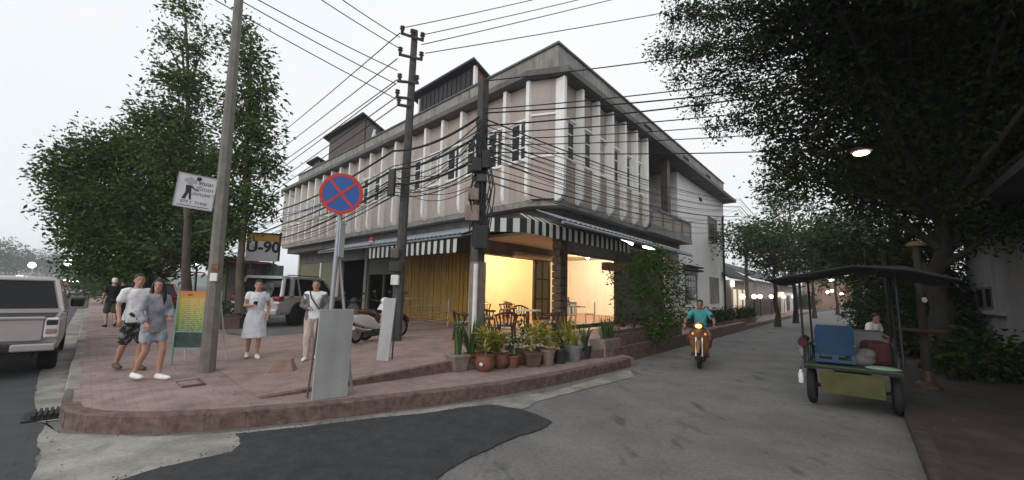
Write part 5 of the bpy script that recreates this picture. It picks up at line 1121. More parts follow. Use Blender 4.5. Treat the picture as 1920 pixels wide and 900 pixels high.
bt = thing('water_bottle', 'white plastic bottle hanging at the left side of the cart', 'bottle', cart.matrix_basis @ Vector((-.66, .1, .34))); 
mb = MB(); mb.lathe([(.03, 0), (.038, .02), (.038, .14), (.02, .19), (.014, .22)], 12, bt.location); mb.build('bottle_body', K['stripe_w'], bt, smooth=50); mb = MB(); mb.lathe([(.018, .22), (.018, .245)], 10, bt.location); mb.build('cap', K['cartblue'], bt)
mb = MB(); mb.tube([bt.location + Vector((0, 0, .24)), cart.matrix_basis @ Vector((-.6, .12, .7))], .005, 4); mb.build('string', K['black'], bt)
lb = thing('hanging_bulb', 'glowing orange bulb hung under the cart canopy edge', 'lamp', AT(1623, 506, 9.6)); mb = MB(); mb.ell(lb.location, (.055, .055, .07)); mb.build('bulb', emat('bulbor', (1, .6, .3), 9), lb, smooth=60)
mb = MB(); mb.lathe([(.03, .06), (.035, .1), (.02, .14)], 10, lb.location); mb.tube([lb.location + Vector((0, 0, .14)), lb.location + Vector((0, 0, .5))], .006, 4); mb.build('socket', K['black'], lb)
mb = MB(); mb.tube([lb.location + Vector((0, 0, .5)), lb.location + Vector((.5, .1, .5)), lb.location + Vector((.55, .1, -2.3))], .03, 6); mb.build('stand', K['black'], lb)

# ---------------------------------------------------------------- people
def person(label, loc, rz, h, pose=None, skin='skin', shirt=None, legs=None, dress=None, hair='short', shoes=None, lean=0, pel=(0, 0, 0), yaw=0, fem=False, extras=None, headtilt=0):
    s = h / 1.70; t_ = thing('person', label, 'person', loc, rz)
    J = dict(sh=.185 if not fem else .165)
    q = dict(eL=(-.24, -.02, 1.15), wL=(-.25, .06, .92), eR=(.24, -.02, 1.15), wR=(.25, .06, .92), kL=(-.10, .03, .49), aL=(-.10, -.03, .08), kR=(.10, .03, .49), aR=(.10, -.03, .08), tL=None, tR=None)
    q.update(pose or {})
    pel = Vector(pel); T = Matrix.Rotation(lean, 3, 'X')
    def tp(p): p = Vector(p); return Vector((0, 0, .92)) + pel + T @ (p - Vector((0, 0, .92)))
    V = lambda p: Vector(p) * s
    def ring(z, rx, ry, y=0, n=16): return [V(tp((rx * math.cos(a), y + ry * math.sin(a), z))) for a in [2 * math.pi * k / n for k in range(n)]]
    shL, shR = tp((-J['sh'], -.01, 1.40)), tp((J['sh'], -.01, 1.40)); hL, hR = Vector((-.09, 0, .90)) + pel, Vector((.09, 0, .90)) + pel
    b = MB(); wr = .92 if fem else 1
    tor = [(.82, .10, .085), (.90, .165 + .01 * fem, .11), (.98, .155, .11), (1.08, .13 * wr, .095), (1.20, .145 * wr, .105), (1.32, .165 * wr, .11), (1.40, .16 * wr, .09), (1.445, .09, .07), (1.47, .058, .058), (1.53, .052, .056)]
    b.loft([ring(z, a, c) for z, a, c in tor])
    def limb(mb, pts, rad, n=10):
        P_ = []; Rr = []
        for i in range(len(pts) - 1):
            for k in range(4): P_.append(Vector(pts[i]).lerp(Vector(pts[i + 1]), k / 4)); Rr.append(rad[i] + (rad[i + 1] - rad[i]) * k / 4)
        P_.append(Vector(pts[-1])); Rr.append(rad[-1])
        mb.tube([V(p) for p in P_], [r * s for r in Rr], n); mb.ell(V(P_[0]), (Rr[0] * s,) * 3, 10, 8); mb.ell(V(P_[-1]), (Rr[-1] * s,) * 3, 10, 8)
    th = .082 if not fem else .085
    for sd, hp_, kn, an, tt in ((-1, hL, q['kL'], q['aL'], q['tL']), (1, hR, q['kR'], q['aR'], q['tR'])):
        kn, an = Vector(kn), Vector(an); calf = kn.lerp(an, .35) + Vector((0, -.015, 0))
        limb(b, [hp_, kn, calf, an], [th, .055, .052, .034]); ft = Vector(tt) if tt else an + Vector((sd * .02, .16, -.055))
        hl = an + Vector((0, -.03, -.045)); b.tube([V(hl), V(hl.lerp(ft, .5) + Vector((0, 0, .005))), V(ft)], [.036 * s, .04 * s, .03 * s], 8); b.ell(V(ft), (.032 * s, .035 * s, .022 * s))
        if shoes:
            mb = MB(); d = (ft - hl).normalized()
            mb.tube([V(hl - d * .02), V(hl.lerp(ft, .3)), V(hl.lerp(ft, .7)), V(ft + d * .04)], [.042 * s, .047 * s, .048 * s, .03 * s], 10); mb.ell(V(hl), (.044 * s, .05 * s, .045 * s)); mb.ell(V(an + Vector((0, -.005, -.01))), (.043 * s, .048 * s, .04 * s)); mb.ell(V(ft + d * .015), (.044 * s, .05 * s, .034 * s))
            remesh('shoe', mb, shoes, t_, .012, 3)
    for sd, sh, el, wr_ in ((-1, shL, q['eL'], q['wL']), (1, shR, q['eR'], q['wR'])):
        el, wr_ = Vector(el), Vector(wr_); limb(b, [sh, sh.lerp(el, .4), el, el.lerp(wr_, .3), wr_], [.052, .047, .038, .038, .025])
        d = (wr_ - el).normalized(); side = d.cross(Vector((0, 1, 0)) if abs(d.y) < .8 else Vector((0, 0, 1))).normalized(); nr = d.cross(side).normalized() * sd
        pc = wr_ + d * .045; b.tube([V(wr_), V(pc), V(wr_ + d * .085)], [.026 * s, .034 * s, .032 * s], 8)
        for k, (o_, l_) in enumerate(((-.03, .062), (-.01, .075), (.01, .07), (.03, .055))):
            a0 = wr_ + d * .08 + side * o_; a1 = a0 + d * l_ * .55 + nr * .008; a2 = a1 + d * l_ * .35 + nr * .03
            b.tube([V(a0), V(a1), V(a2)], [.0095 * s, .009 * s, .0075 * s], 6)
        a0 = wr_ + d * .025 + side * .025; b.tube([V(a0), V(a0 + side * .03 + d * .02), V(a0 + side * .035 + d * .055 + nr * .015)], [.013 * s, .011 * s, .008 * s], 6)
    # head
    HT = Matrix.Rotation(lean * .15 + headtilt, 3, 'X') @ Matrix.Identity(3); HZ = Matrix.Rotation(yaw, 3, 'Z'); hc = tp((0, .015, 1.60))
    def hd(p): return V(hc + HZ @ (HT @ Vector(p)))
    def hring(z, rx, ry, y): return [hd((rx * math.cos(a), y + ry * math.sin(a), z)) for a in [2 * math.pi * k / 16 for k in range(16)]]
    b.loft([hring(*r) for r in ((-.12, .028, .03, .045), (-.105, .045, .05, .035), (-.07, .058, .072, .018), (-.03, .066, .085, .008), (.02, .072, .094, 0), (.06, .072, .095, -.004), (.09, .06, .08, -.006), (.108, .035, .05, -.006), (.114, .01, .015, -.006))])
    b.ell(hd((0, .098, -.022)), (.013 * s, .017 * s, .022 * s)); b.ell(hd((0, .088, -.062)), (.024 * s, .012 * s, .012 * s))
    for sd in (-1, 1): b.ell(hd((sd * .073, -.005, -.015)), (.012 * s, .02 * s, .03 * s))
    remesh('body', b, K[skin], t_, .0095, 3)
    for sd in (-1, 1): mb = MB(); mb.ell(hd((sd * .03, .086, .008)), (.014 * s, .008 * s, .007 * s), 8, 6); mb.build('eye', K['hair'], t_, world=False)
    mb = MB(); mb.ell(hd((0, .097, -.064)), (.022 * s, .006 * s, .006 * s), 8, 6); mb.build('mouth', mat('lip', (.3, .09, .07), .5, 0), t_, world=False)
    # hair
    mb = MB(); mb.loft([hring(*r) for r in ((-.04, .062, .05, -.055), (.0, .076, .075, -.032), (.045, .081, .098, -.012), (.085, .073, .092, -.008), (.115, .05, .065, -.008), (.128, .015, .02, -.008))])
    if hair == 'long':
        rr = []
        for z, w_, y, d_ in ((.03, .07, -.05, .05), (-.1, .085, -.07, .05), (-.22, .1, -.075, .05), (-.34, .1, -.085, .045), (-.44, .07, -.085, .03)): rr.append(hring(z, w_, d_, y))
        mb.loft(rr)
        for sd in (-1, 1): mb.tube([hd((sd * .065, .03, .05)), hd((sd * .08, .02, -.06)), hd((sd * .10, .03, -.2)), hd((sd * .1, .05, -.33))], [.03 * s, .035 * s, .035 * s, .015 * s], 8)
    if hair == 'tied': mb.ell(hd((0, -.12, .02)), (.05 * s, .05 * s, .05 * s))
    if hair == 'cap':
        mb.loft([hring(*r) for r in ((.03, .08, .1, -.008), (.08, .08, .1, -.006), (.125, .055, .07, -.006))]); mb.ell(hd((0, .12, .045)), (.07 * s, .07 * s, .012 * s))
    remesh('cap' if hair == 'cap' else 'hair', mb, extras.get('capmat', K['hair']) if extras else K['hair'], t_, .011, 2)
    # clothes
    if shirt:
        m_, hem, slv, loose = shirt; mb = MB()
        mb.loft([ring(z, a + loose + (.012 if z < 1.0 else 0), c + loose) for z, a, c in [(hem, .165, .112)] + [r for r in tor if hem + .04 < r[0] < 1.46][:]])
        for sd, sh, el, wr_ in ((-1, shL, q['eL'], q['wL']), (1, shR, q['eR'], q['wR'])):
            el, wr_ = Vector(el), Vector(wr_); inn = sh + Vector((-sd * .06, 0, .0))
            if slv <= 1: limb(mb, [inn, sh, sh.lerp(el, slv)], [.058 + loose * .5, .058 + loose * .6, .058 + loose])
            else: limb(mb, [inn, sh, el, el.lerp(wr_, slv - 1)], [.058 + loose * .5, .058 + loose * .6, .048 + loose, .04 + loose])
        remesh('shirt', mb, m_, t_, .014, 3)
    if dress:
        m_, hem, fl = dress; mb = MB()
        mb.loft([ring(z, a, c) for z, a, c in [(hem, fl, fl * .8), (hem + .2, fl * .93, fl * .72), (.80, .215, .16), (.92, .19, .135), (1.06, .15, .115), (1.2, .16, .122), (1.32, .168, .125), (1.40, .155, .105), (1.44, .1, .08)]])
        for sd, sh, el in ((-1, shL, q['eL']), (1, shR, q['eR'])): limb(mb, [sh + Vector((-sd * .05, 0, 0)), sh, sh.lerp(Vector(el), .35)], [.058, .06, .066])
        remesh('dress', mb, m_, t_, .014, 4)
    if legs:
        m_, fr, loose = legs; mb = MB(); mb.loft([ring(z, a + .014, c + .014) for z, a, c in tor[:3]] + [ring(1.03, .15, .112)])
        for hp_, kn, an in ((hL, q['kL'], q['aL']), (hR, q['kR'], q['aR'])):
            kn, an = Vector(kn), Vector(an)
            if fr <= 1: limb(mb, [hp_, hp_.lerp(kn, fr)], [th + .016, th + loose])
            else: limb(mb, [hp_, kn, kn.lerp(an, fr - 1)], [th + .016, .07 + loose, .058 + loose])
        remesh('shorts' if fr <= 1 else 'trousers', mb, m_, t_, .014, 3)
    return t_, V, tp, hd
K['floral'] = mat('floral', (.02, .02, .022), .9, .0, 14, c2=(.22, .19, .17), lo=.5, hi=.6)
K['washed'] = mat('washed', (.17, .18, .21), .9, 0, 5, c2=(.42, .43, .47), lo=.32, hi=.68)
K['denim'] = mat('denim', (.2, .225, .28), .9, .0, 9, c2=(.4, .43, .48), lo=.4, hi=.6)
K['dresswhite'] = mat('dresswhite', (.64, .66, .74), .9, .04, 9, .2, 30, c2=(.74, .75, .8))
K['beige'] = mat('beige', (.5, .4, .36), .9, .06, 6); K['cardigan'] = mat('cardigan', (.16, .155, .17), .95, .2, 9, .3, 60)
K['teal'] = mat('teal', (.06, .30, .33), .9, .12, 5); K['shoewhite'] = mat('shoewhite', (.75, .75, .74), .7, .05, 9); K['olivegreen'] = mat('olivegreen', (.05, .055, .035), .9, .2, 6); K['clothblack'] = mat('clothblack', (.013, .013, .015), .95, .2, 6); K['sandal'] = mat('sandal', (.1, .06, .045), .8, .2, 6)
def at_px(x, y): g = G(x, y, SW); return Vector((g.x, g.y, terr(g)))
def face(p, dx=0): return math.atan2(p.x + dx, -p.y) + math.pi - math.pi     # rz that turns +y towards the camera
def to_cam(p, off=0): d = Vector((-p.x, -p.y, 0)).normalized(); return math.atan2(-d.x, d.y) + off
# young man in a white tee
p = at_px(240, 694); person('person in a white tee and dark patterned shorts walking with hands low', p, to_cam(p, R_(25)), hgt(240, 694, 256, 515, SW), dict(eL=(-.25, -.05, 1.14), wL=(-.25, .05, .9), eR=(.25, -.03, 1.14), wR=(.27, .1, .92), kL=(-.10, .10, .50), aL=(-.10, .06, .09), kR=(.10, -.02, .48), aR=(.10, -.2, .12)),
    shirt=(K['cloth_white'], .84, .55, .014), legs=(K['floral'], .85, .02), shoes=K['sandal'], hair='short', yaw=R_(-15))
# young woman with long hair
p = at_px(276, 712); wo = person('person with long black hair in a loose washed grey shirt and white trainers', p, to_cam(p, R_(38)), hgt(276, 712, 296, 525, SW), dict(eL=(-.25, .02, 1.16), wL=(-.10, .2, 1.06), eR=(.27, -.02, 1.15), wR=(.24, .14, .96), kL=(-.09, .14, .50), aL=(-.09, .12, .09), kR=(.09, 0, .48), aR=(.09, -.18, .12)),
    shirt=(K['washed'], .80, 1.7, .018), legs=(K['denim'], .5, .022), shoes=K['shoewhite'], hair='long', fem=True, yaw=R_(-50))
# woman in a white dress looking at a phone
p = at_px(472, 675); wd = person('person in a pale white knee length dress holding a dark phone', p, to_cam(p, R_(4)), hgt(472, 675, 478, 526, terr(p)), dict(eL=(-.25, -.04, 1.12), wL=(-.22, .1, .92), eR=(.23, .02, 1.14), wR=(.10, .24, 1.16), kL=(-.09, .08, .49), aL=(-.08, .06, .08), kR=(.09, 0, .48), aR=(.09, -.12, .1)),
    dress=(K['dresswhite'], .44, .245), shoes=K['shoewhite'], hair='tied', fem=True)
ph = thing('mobile_phone', 'dark mobile phone held by the person in the white dress', 'phone', wd[0].matrix_basis @ wd[1]((.05, .30, 1.2)), wd[0].rotation_euler.z); mb = MB(); mb.box((0, 0, 0), (.075, .15, .009), Matrix.Rotation(.6, 3, 'X')); mb.build('phone_body', K['black'], ph, world=False, bevel=.003); mb = MB(); mb.box((0, -.003, .006), (.066, .14, .002), Matrix.Rotation(.6, 3, 'X')); mb.build('screen', K['carglass'], ph, world=False)
# woman in a grey cardigan
p = at_px(582, 682); cw = person('person in a grey cardigan over a white top behind the tall blank board', p, to_cam(p, R_(-8)), hgt(582, 682, 592, 525, terr(p)), dict(eL=(-.25, -.06, 1.14), wL=(-.2, .12, .98), eR=(.25, -.02, 1.14), wR=(.08, .22, 1.10), kL=(-.09, 0, .49), aL=(-.09, -.1, .1), kR=(.09, .1, .49), aR=(.09, .08, .08)),
    shirt=(K['cloth_white'], .86, .4, .018), legs=(K['beige'], 1.9, .015), shoes=K['shoewhite'], hair='tied', fem=True)
s_ = cw[1]; mb = MB(); tor2 = []
for sd in (-1, 1):
    rings = []
    for z, a, c in ((.82, .2, .15), (.95, .19, .145), (1.1, .165, .13), (1.25, .17, .135), (1.38, .175, .125), (1.44, .11, .09)):
        rings.append([s_(cw[2]((sd * a * math.cos(t), c * math.sin(t), z))) for t in [R_(-95 + 145 * k / 9) for k in range(10)]] + [s_(cw[2]((sd * (a - .02) * math.cos(t), (c - .02) * math.sin(t), z))) for t in [R_(50 - 145 * k / 9) for k in range(10)]])
    mb.loft(rings)
pz = dict(eL=(-.25, -.06, 1.14), wL=(-.2, .12, .98), eR=(.25, -.02, 1.14), wR=(.08, .22, 1.10))
for sd, e, w_ in ((-1, 'eL', 'wL'), (1, 'eR', 'wR')): mb.tube([s_((sd * .16, -.01, 1.40)), s_(Vector(pz[e])), s_(Vector(pz[e]).lerp(Vector(pz[w_]), .85))], [.075, .066, .055], 10)
remesh('cardigan', mb, K['cardigan'], cw[0], .014, 3)
bg_ = thing('shoulder_bag', 'small pale bag on a dark strap across the person in the grey cardigan', 'bag', cw[0].location, cw[0].rotation_euler.z); mb = MB(); mb.box(s_((-.22, .14, .88)), (.2, .09, .22)); mb.build('pouch', K['cloth_white'], bg_, world=False, bevel=.04)
mb = MB(); mb.tube([s_((-.2, .16, .98)), s_((-.06, .175, 1.15)), s_((.06, .165, 1.32)), s_((.11, .05, 1.46)), s_((.09, -.08, 1.42)), s_((-.1, -.16, 1.15)), s_((-.22, .05, .96))], .014, 6); mb.build('strap', K['clothblack'], bg_, world=False)
# two people further down the left pavement
p = at_px(204, 613); person('person in a black tee, green shorts and pale cap walking away down the left pavement', p, AL + .2, 1.62, dict(kL=(-.1, .08, .49), kR=(.1, -.06, .48), aR=(.1, -.2, .12)), shirt=(K['clothblack'], .84, .6, .016), legs=(K['olivegreen'], .8, .03), shoes=K['clothblack'], hair='cap', extras=dict(capmat=K['cloth_white']))
p = at_px(222, 606); person('person in dark clothes walking just ahead of the one in the pale cap', p, AL - .1, 1.62, dict(kL=(-.1, -.04, .49), kR=(.1, .06, .48), aL=(-.1, -.18, .12)), shirt=(K['clothblack'], .82, .8, .03), legs=(K['clothblack'], 1.8, .02), shoes=K['clothblack'])
# rider
p = rd - rdir * .55
person('person in a teal tee riding the motorbike towards us', p + Vector((0, 0, 0)), RIDE, 1.66, dict(eL=(-.34, .12, 1.13), wL=(-.34, .34, 1.04), eR=(.34, .12, 1.13), wR=(.34, .34, 1.04), kL=(-.22, .30, .72), aL=(-.17, .22, .34), tL=(-.19, .36, .27), kR=(.22, .30, .72), aR=(.17, .22, .34), tR=(.19, .36, .27)),
    pel=(0, -.22, -.05), lean=R_(-8), shirt=(K['teal'], .86, .65, .014), legs=(K['scbrown'], 1.5, .02), shoes=K['sandal'], hair='short', skin='skin_dark')
# person sitting beyond the cart
p = G(1640, 700, .12); p = Vector((p.x, p.y, .12)) + DR * 2.2
person('person in a pale shirt sitting on the right kerb behind the cart', p, to_cam(p, R_(60)), 1.62, dict(eL=(-.26, .1, .78), wL=(-.18, .34, .68), eR=(.26, .1, .78), wR=(.18, .34, .68), kL=(-.14, .42, .56), aL=(-.14, .4, .09), kR=(.14, .42, .56), aR=(.14, .4, .09)), pel=(0, 0, -.38), lean=R_(-12), shirt=(K['cloth_white'], .86, .6, .03), legs=(K['cloth_grey'], 1.8, .025), shoes=K['sandal'], skin='skin_dark')
st = thing('stool', 'low dark stool under the person in the pale shirt by the cart', 'stool', p, 0); mb = MB(); mb.lathe([(.15, .36), (.17, .38), (.17, .41), (.15, .42)], 14, p); mb.build('seat', K['darkwood'], st)
for k in range(4): a = k * 1.57; mb = MB(); mb.tube([p + Vector((.13 * math.cos(a), .13 * math.sin(a), .38)), p + Vector((.17 * math.cos(a), .17 * math.sin(a), 0))], .016, 6); mb.build('leg', K['darkwood'], st)
# ---------------------------------------------------------------- plants in pots
def strap_leaves(mb, c, n, hmin, hmax, wdt, spread, curve=.25):
    for k in range(n):
        a = random.uniform(0, 6.28); h = random.uniform(hmin, hmax); o_ = random.uniform(0, .07); tip = spread * random.uniform(.3, 1)
        d = Vector((math.cos(a), math.sin(a), 0)); s_ = Vector((-d.y, d.x, 0)); b = c + d * o_; r1 = []; r2 = []
        for i in range(5):
            t = i / 4; p = b + d * (tip * t ** (1.2 + curve)) + Vector((0, 0, h * (t - curve * .4 * t * t))); w_ = wdt * (1 - t ** 2.2) * (.6 + .9 * t * (1 - t) * 2) + .002
            r1.append(p + s_ * w_); r2.append(p - s_ * w_)
        mb.add(r1 + r2, [(i, i + 1, i + 6, i + 5) for i in range(4)])
def broad_leaves(mb, c, n, h, spread, ln, wd):
    for k in range(n):
        a = random.uniform(0, 6.28); e = random.uniform(.0, 1.1); z = random.uniform(.15, 1) * h; d = Vector((math.cos(a), math.sin(a), 0)); r_ = spread * random.uniform(.1, 1) * (.4 + .6 * z / h)
        b = c + d * r_ * .5 + Vector((0, 0, z)); ax = (d * math.cos(e) + Vector((0, 0, math.sin(e)))).normalized(); s_ = Vector((-d.y, d.x, 0)); l = ln * random.uniform(.6, 1.2); dn = Vector((0, 0, -l * .2))
        mb.add([b, b + ax * l * .45 + s_ * wd, b + ax * l + dn, b + ax * l * .45 - s_ * wd], [(0, 1, 2, 3)])
def potted(label, x, y, shape, potm, rad, h, kind, ph, name='potted_plant', z=SW, push=0):
    g = G(x, y, z); c = Vector((g.x, g.y, z)) + Vector((g.x, g.y, 0)).normalized() * (rad + push); t_ = thing(name, label, 'plant', c, random.uniform(0, 1.5))
    mb = MB()
    if shape == 'square':
        for a, b, z0, z1 in ((.75, .98, 0, h * .85), (1.08, 1.08, h * .85, h)): mb.loft([[Vector((sx * rad * a, sy * rad * a, z0)) for sx, sy in ((-1, -1), (1, -1), (1, 1), (-1, 1))], [Vector((sx * rad * b, sy * rad * b, z1)) for sx, sy in ((-1, -1), (1, -1), (1, 1), (-1, 1))]])
    elif shape == 'round': mb.lathe([(rad * .55, 0), (rad * .9, h * .25), (rad * 1.05, h * .55), (rad * .9, h * .85), (rad * .98, h), (rad * .85, h), (rad * .8, h * .9)], 18)
    else: mb.lathe([(rad * .72, 0), (rad * .95, h * .82), (rad * 1.06, h * .84), (rad * 1.06, h), (rad * .92, h), (rad * .9, h * .9)], 18)
    mb.build('pot', K[potm], t_, world=False, smooth=40, bevel=.008 if shape == 'square' else 0)
    mb = MB(); mb.lathe([(rad * .86, h * .86), (rad * .3, h * .9)], 12); mb.build('soil', K['soil'], t_, world=False)
    mb = MB(); c = Vector((0, 0, h * .88))
    if kind == 'snake': strap_leaves(mb, c, 26, ph * .55, ph, .028, .12, .05); m = K['leaf_s']
    elif kind == 'agave': strap_leaves(mb, c, 34, ph * .5, ph * 1.05, .025, .45, .35); m = K['leaf_s']
    elif kind == 'croton': broad_leaves(mb, c, 90, ph, .3, .2, .035); m = K['leaf_y']; mb.tube([c, c + Vector((.02, 0, ph * .8))], .012, 5)
    elif kind == 'green': broad_leaves(mb, c, 80, ph, .28, .17, .03); m = K['leaf_s']; mb.tube([c, c + Vector((.02, 0, ph * .8))], .012, 5)
    else: strap_leaves(mb, c, 44, ph * .4, ph, .012, .28, .4); m = K['leaf_y'] if kind == 'grassy' else K['leaf_s']
    o = mb.build('foliage', m, t_, world=False); o['kind'] = 'stuff'
    return t_
random.seed(11)
PT = [('tall dark snake plant in a greyish square tapered pot at the step end', 857, 698, 'square', 'claygrey', .17, .30, 'snake', .85),
      ('tall agave in a small terracotta pot second from the step end', 882, 692, 'tapered', 'terracotta', .15, .28, 'agave', .9),
      ('yellow croton in a round terracotta jar with a pale tag', 909, 699, 'round', 'terracotta', .19, .30, 'croton', .5),
      ('bushy yellow green croton in a wide round terracotta jar', 936, 693, 'round', 'terracotta', .19, .28, 'croton', .42),
      ('small green plant in a plain terracotta pot mid row', 961, 691, 'tapered', 'terracotta', .15, .24, 'green', .34),
      ('yellow leaved plant in a square brown pot', 997, 689, 'square', 'potbrown', .17, .28, 'croton', .55),
      ('croton with cream flowers in a tall reddish brown pot', 1027, 686, 'tapered', 'claygrey', .16, .32, 'croton', .4),
      ('green leafy plant in a short black pot', 1050, 683, 'tapered', 'potdark', .15, .26, 'green', .5),
      ('grassy plant in a pale grey bucket', 1076, 678, 'tapered', 'potgrey', .2, .34, 'grassy', .65),
      ('upright grassy plant in a black bucket beside the concrete trough', 1097, 674, 'tapered', 'potdark', .15, .28, 'grassg', .75)]
for a in PT: potted(*a)
for a in (('spiky dark plant in a black pot behind the round jars', 925, 684, 'tapered', 'potdark', .15, .26, 'agave', .75), ('bushy green plant in a brown pot behind the square brown pot', 978, 682, 'tapered', 'potbrown', .16, .26, 'green', .6), ('tall dry yellowish grass plant behind the grey bucket', 1062, 671, 'tapered', 'potbrown', .15, .28, 'grassy', .95), ('broad yellow croton behind the tall reddish pot', 1012, 678, 'tapered', 'potdark', .16, .26, 'croton', .6), ('tall leafy agave tucked beside the painted pole base', 900, 683, 'tapered', 'claygrey', .15, .28, 'agave', 1.05)): potted(*a, push=.18)
tg_ = G(903, 685, SW + .1); mb = MB(); mb.box(AT(902, 683, G(909, 699, SW).y - .02), (.06, .01, .05), Matrix.Rotation(.5, 3, 'Y')); tag(mb.build('price_tag', K['stripe_w']), 'small pale tag stuck on the round terracotta jar', 'tag')
t_ = thing('plant_trough', 'long concrete trough with tall grassy plants at the end of the pot row', 'planter', G(1125, 668, SW), AR)
B = vparts(t_); mb = MB(); mb.box((-.02, .35, .2), (.42, .9, .4)); B('trough', mb, K['claygrey'], bevel=.015); mb = MB(); strap_leaves(mb, Vector((0, .2, .38)), 40, .3, .75, .014, .3, .35); strap_leaves(mb, Vector((0, .55, .38)), 40, .3, .7, .014, .3, .35); o = B('foliage', mb, K['leaf_s']); o['kind'] = 'stuff'
# brown planter wall with the big bush
def RS(t, o=0, z=0): p = Vector((EE.x, EE.y, 0)) + DR * t - RKn * o; return Vector((p.x, p.y, z))
def RX(x, o, z=0):                       # point on the line o metres left of the right street's kerb, seen at column x
    d = ray(x, 557); a = Vector((EE.x, EE.y)) - Vector((RKn.x, RKn.y)) * o; dx, dy = d.x, d.y; det = -DR.x * dy + dx * DR.y; t = (a.x * dy - dx * a.y) / det; return RS(t, o, z)
t_ = thing('brick_planter', 'low red brown planter wall along the side street under the big bush', 'planter', RS(2.5, .3, SW), AR); B = vparts(t_)
mb = MB(); mb.box((0, 0, .25), (.5, 5.0, .5)); B('wall', mb, K['kerb'], bevel=.02); mb = MB(); mb.box((0, 0, .5), (.4, 4.8, .04)); B('soil', mb, K['soil'])
mb = MB()
for k in range(22): broad_leaves(mb, Vector((random.uniform(-.15, .15), -2.3 + k * .21, .5)), 16, .45, .2, .16, .03)
o = B('foliage', mb, K['leaf_d']); o['kind'] = 'stuff'
bb = RS(1.6, .55, SW); by = bb.y
tree('bush', 'tall dense bamboo like bush growing in front of the right shop front', bb, AT(1215, 520, by), .05,
     [blob(1195, 500, by, (.42, .5, .5)), blob(1230, 490, by, (.55, .5, .45)), blob(1262, 510, by, (.45, .5, .5)), blob(1205, 545, by, (.5, .5, .5)), blob(1250, 555, by, (.55, .5, .5)), blob(1280, 560, by, (.25, .3, .5)), blob(1215, 590, by, (.5, .5, .4)), blob(1262, 600, by, (.5, .5, .4)), blob(1150, 520, by, (.12, .2, .3)), blob(1165, 560, by, (.18, .2, .4)), blob(1230, 625, by, (.6, .5, .3))], 5200, .125, K['leaf_a'], cat='bush', seed=51, shell=.3, spread=.1, aspect=2.8)
# hedge planters further along
for i, (x0, x1, lb) in enumerate(((1300, 1345, 'scrubby hedge planter beside the white house nearest the bush'), (1345, 1405, 'scrubby hedge planter before the palm'))):
    a, b = RX(x0, .6, SW), RX(x1, .6, SW); t_ = thing('hedge_planter', lb, 'hedge', a, 0); mb = MB(); d = (b - a).normalized(); n_ = Vector((-d.y, d.x, 0)) * .3
    mb.prism([(p.x, p.y) for p in (a - n_, b - n_, b + n_, a + n_)], SW, SW + .3); mb.build('planter_box', K['kerb'], t_)
    bl_ = [(a.lerp(b, k / 7) + Vector((0, 0, .55)), (.35, .35, .3)) for k in range(8)]; leaves('foliage', bl_, 2600, .14, K['leaf_d'], t_, seed=60 + i, spread=.1)
    mb = MB(); strap_leaves(mb, a.lerp(b, .2) + Vector((0, 0, .3)), 30, .4, 1.0, .03, .5, .3); strap_leaves(mb, a.lerp(b, .7) + Vector((0, 0, .3)), 30, .4, .9, .03, .5, .3); o = mb.build('spikes', mat('redleaf' + str(i), (.10, .05, .03), .7, .3, 5), t_); o['kind'] = 'stuff'

# ---------------------------------------------------------------- cafe furniture
def chair_proto(label, loc, rz, group):
    t_ = thing('wooden_armchair', label, 'chair', loc, rz, group); B = vparts(t_)
    mb = MB(); mb.lathe([(.24, .40), (.26, .41), (.26, .44), (.25, .45)], 18); B('seat', mb, K['redwood'], smooth=40)
    mb = MB(); mb.lathe([(.23, .45), (.24, .47), (.22, .495), (.05, .5)], 18); B('cushion', mb, K['cushion'], smooth=50)
    for sx, sy in ((-1, 1), (1, 1), (-1, -1), (1, -1)): mb = MB(); mb.tube([(sx * .19, sy * .18, .42), (sx * .23, sy * .22, 0)], [.034, .026], 8); B('leg', mb, K['redwood'], smooth=50)
    arc = [(.30 * math.cos(a), -.02 + .29 * math.sin(a), .68 + .10 * max(0, -math.sin(a)) ** 2) for a in [R_(-220 + 260 * k / 16) for k in range(17)]]
    mb = MB(); mb.tube(arc, .034, 8); B('arm_rail', mb, K['redwood'], smooth=60)
    for a in (-205, -170, -135, -112, -90, -68, -45, -10, 25):
        r_ = R_(a); mb = MB(); mb.tube([(.23 * math.cos(r_), -.0 + .22 * math.sin(r_), .43), (.30 * math.cos(r_), -.02 + .29 * math.sin(r_), .68 + .10 * max(0, -math.sin(r_)) ** 2)], .019, 6); B('spindle', mb, K['redwood'], smooth=60)
    mb = MB(); mb.tube([(-.2, .19, .2), (.2, .19, .2)], .012, 6); B('stretcher', mb, K['redwood']); mb = MB(); mb.tube([(-.2, -.19, .2), (.2, -.19, .2)], .012, 6); B('stretcher', mb, K['redwood'])
    return t_
def checkmat():
    m = bpy.data.materials.new('cushion'); m.use_nodes = True; n = m.node_tree.nodes; L = m.node_tree.links; tc = n.new('ShaderNodeTexCoord'); c = n.new('ShaderNodeTexChecker'); c.inputs['Scale'].default_value = 16; c.inputs[1].default_value = (.7, .68, .62, 1); c.inputs[2].default_value = (.05, .04, .04, 1); L.new(tc.outputs['Object'], c.inputs[0]); L.new(c.outputs[0], n['Principled BSDF'].inputs[0]); n['Principled BSDF'].inputs['Roughness'].default_value = .9; return m
K['cushion'] = checkmat(); gc = 'dark wooden armchairs of the cafe'
def gt(x, y): return G(x, y, TZ + .01)
c0 = chair_proto('dark wooden armchair with a checked cushion, front middle of the terrace', gt(948, 640), R_(10), gc)
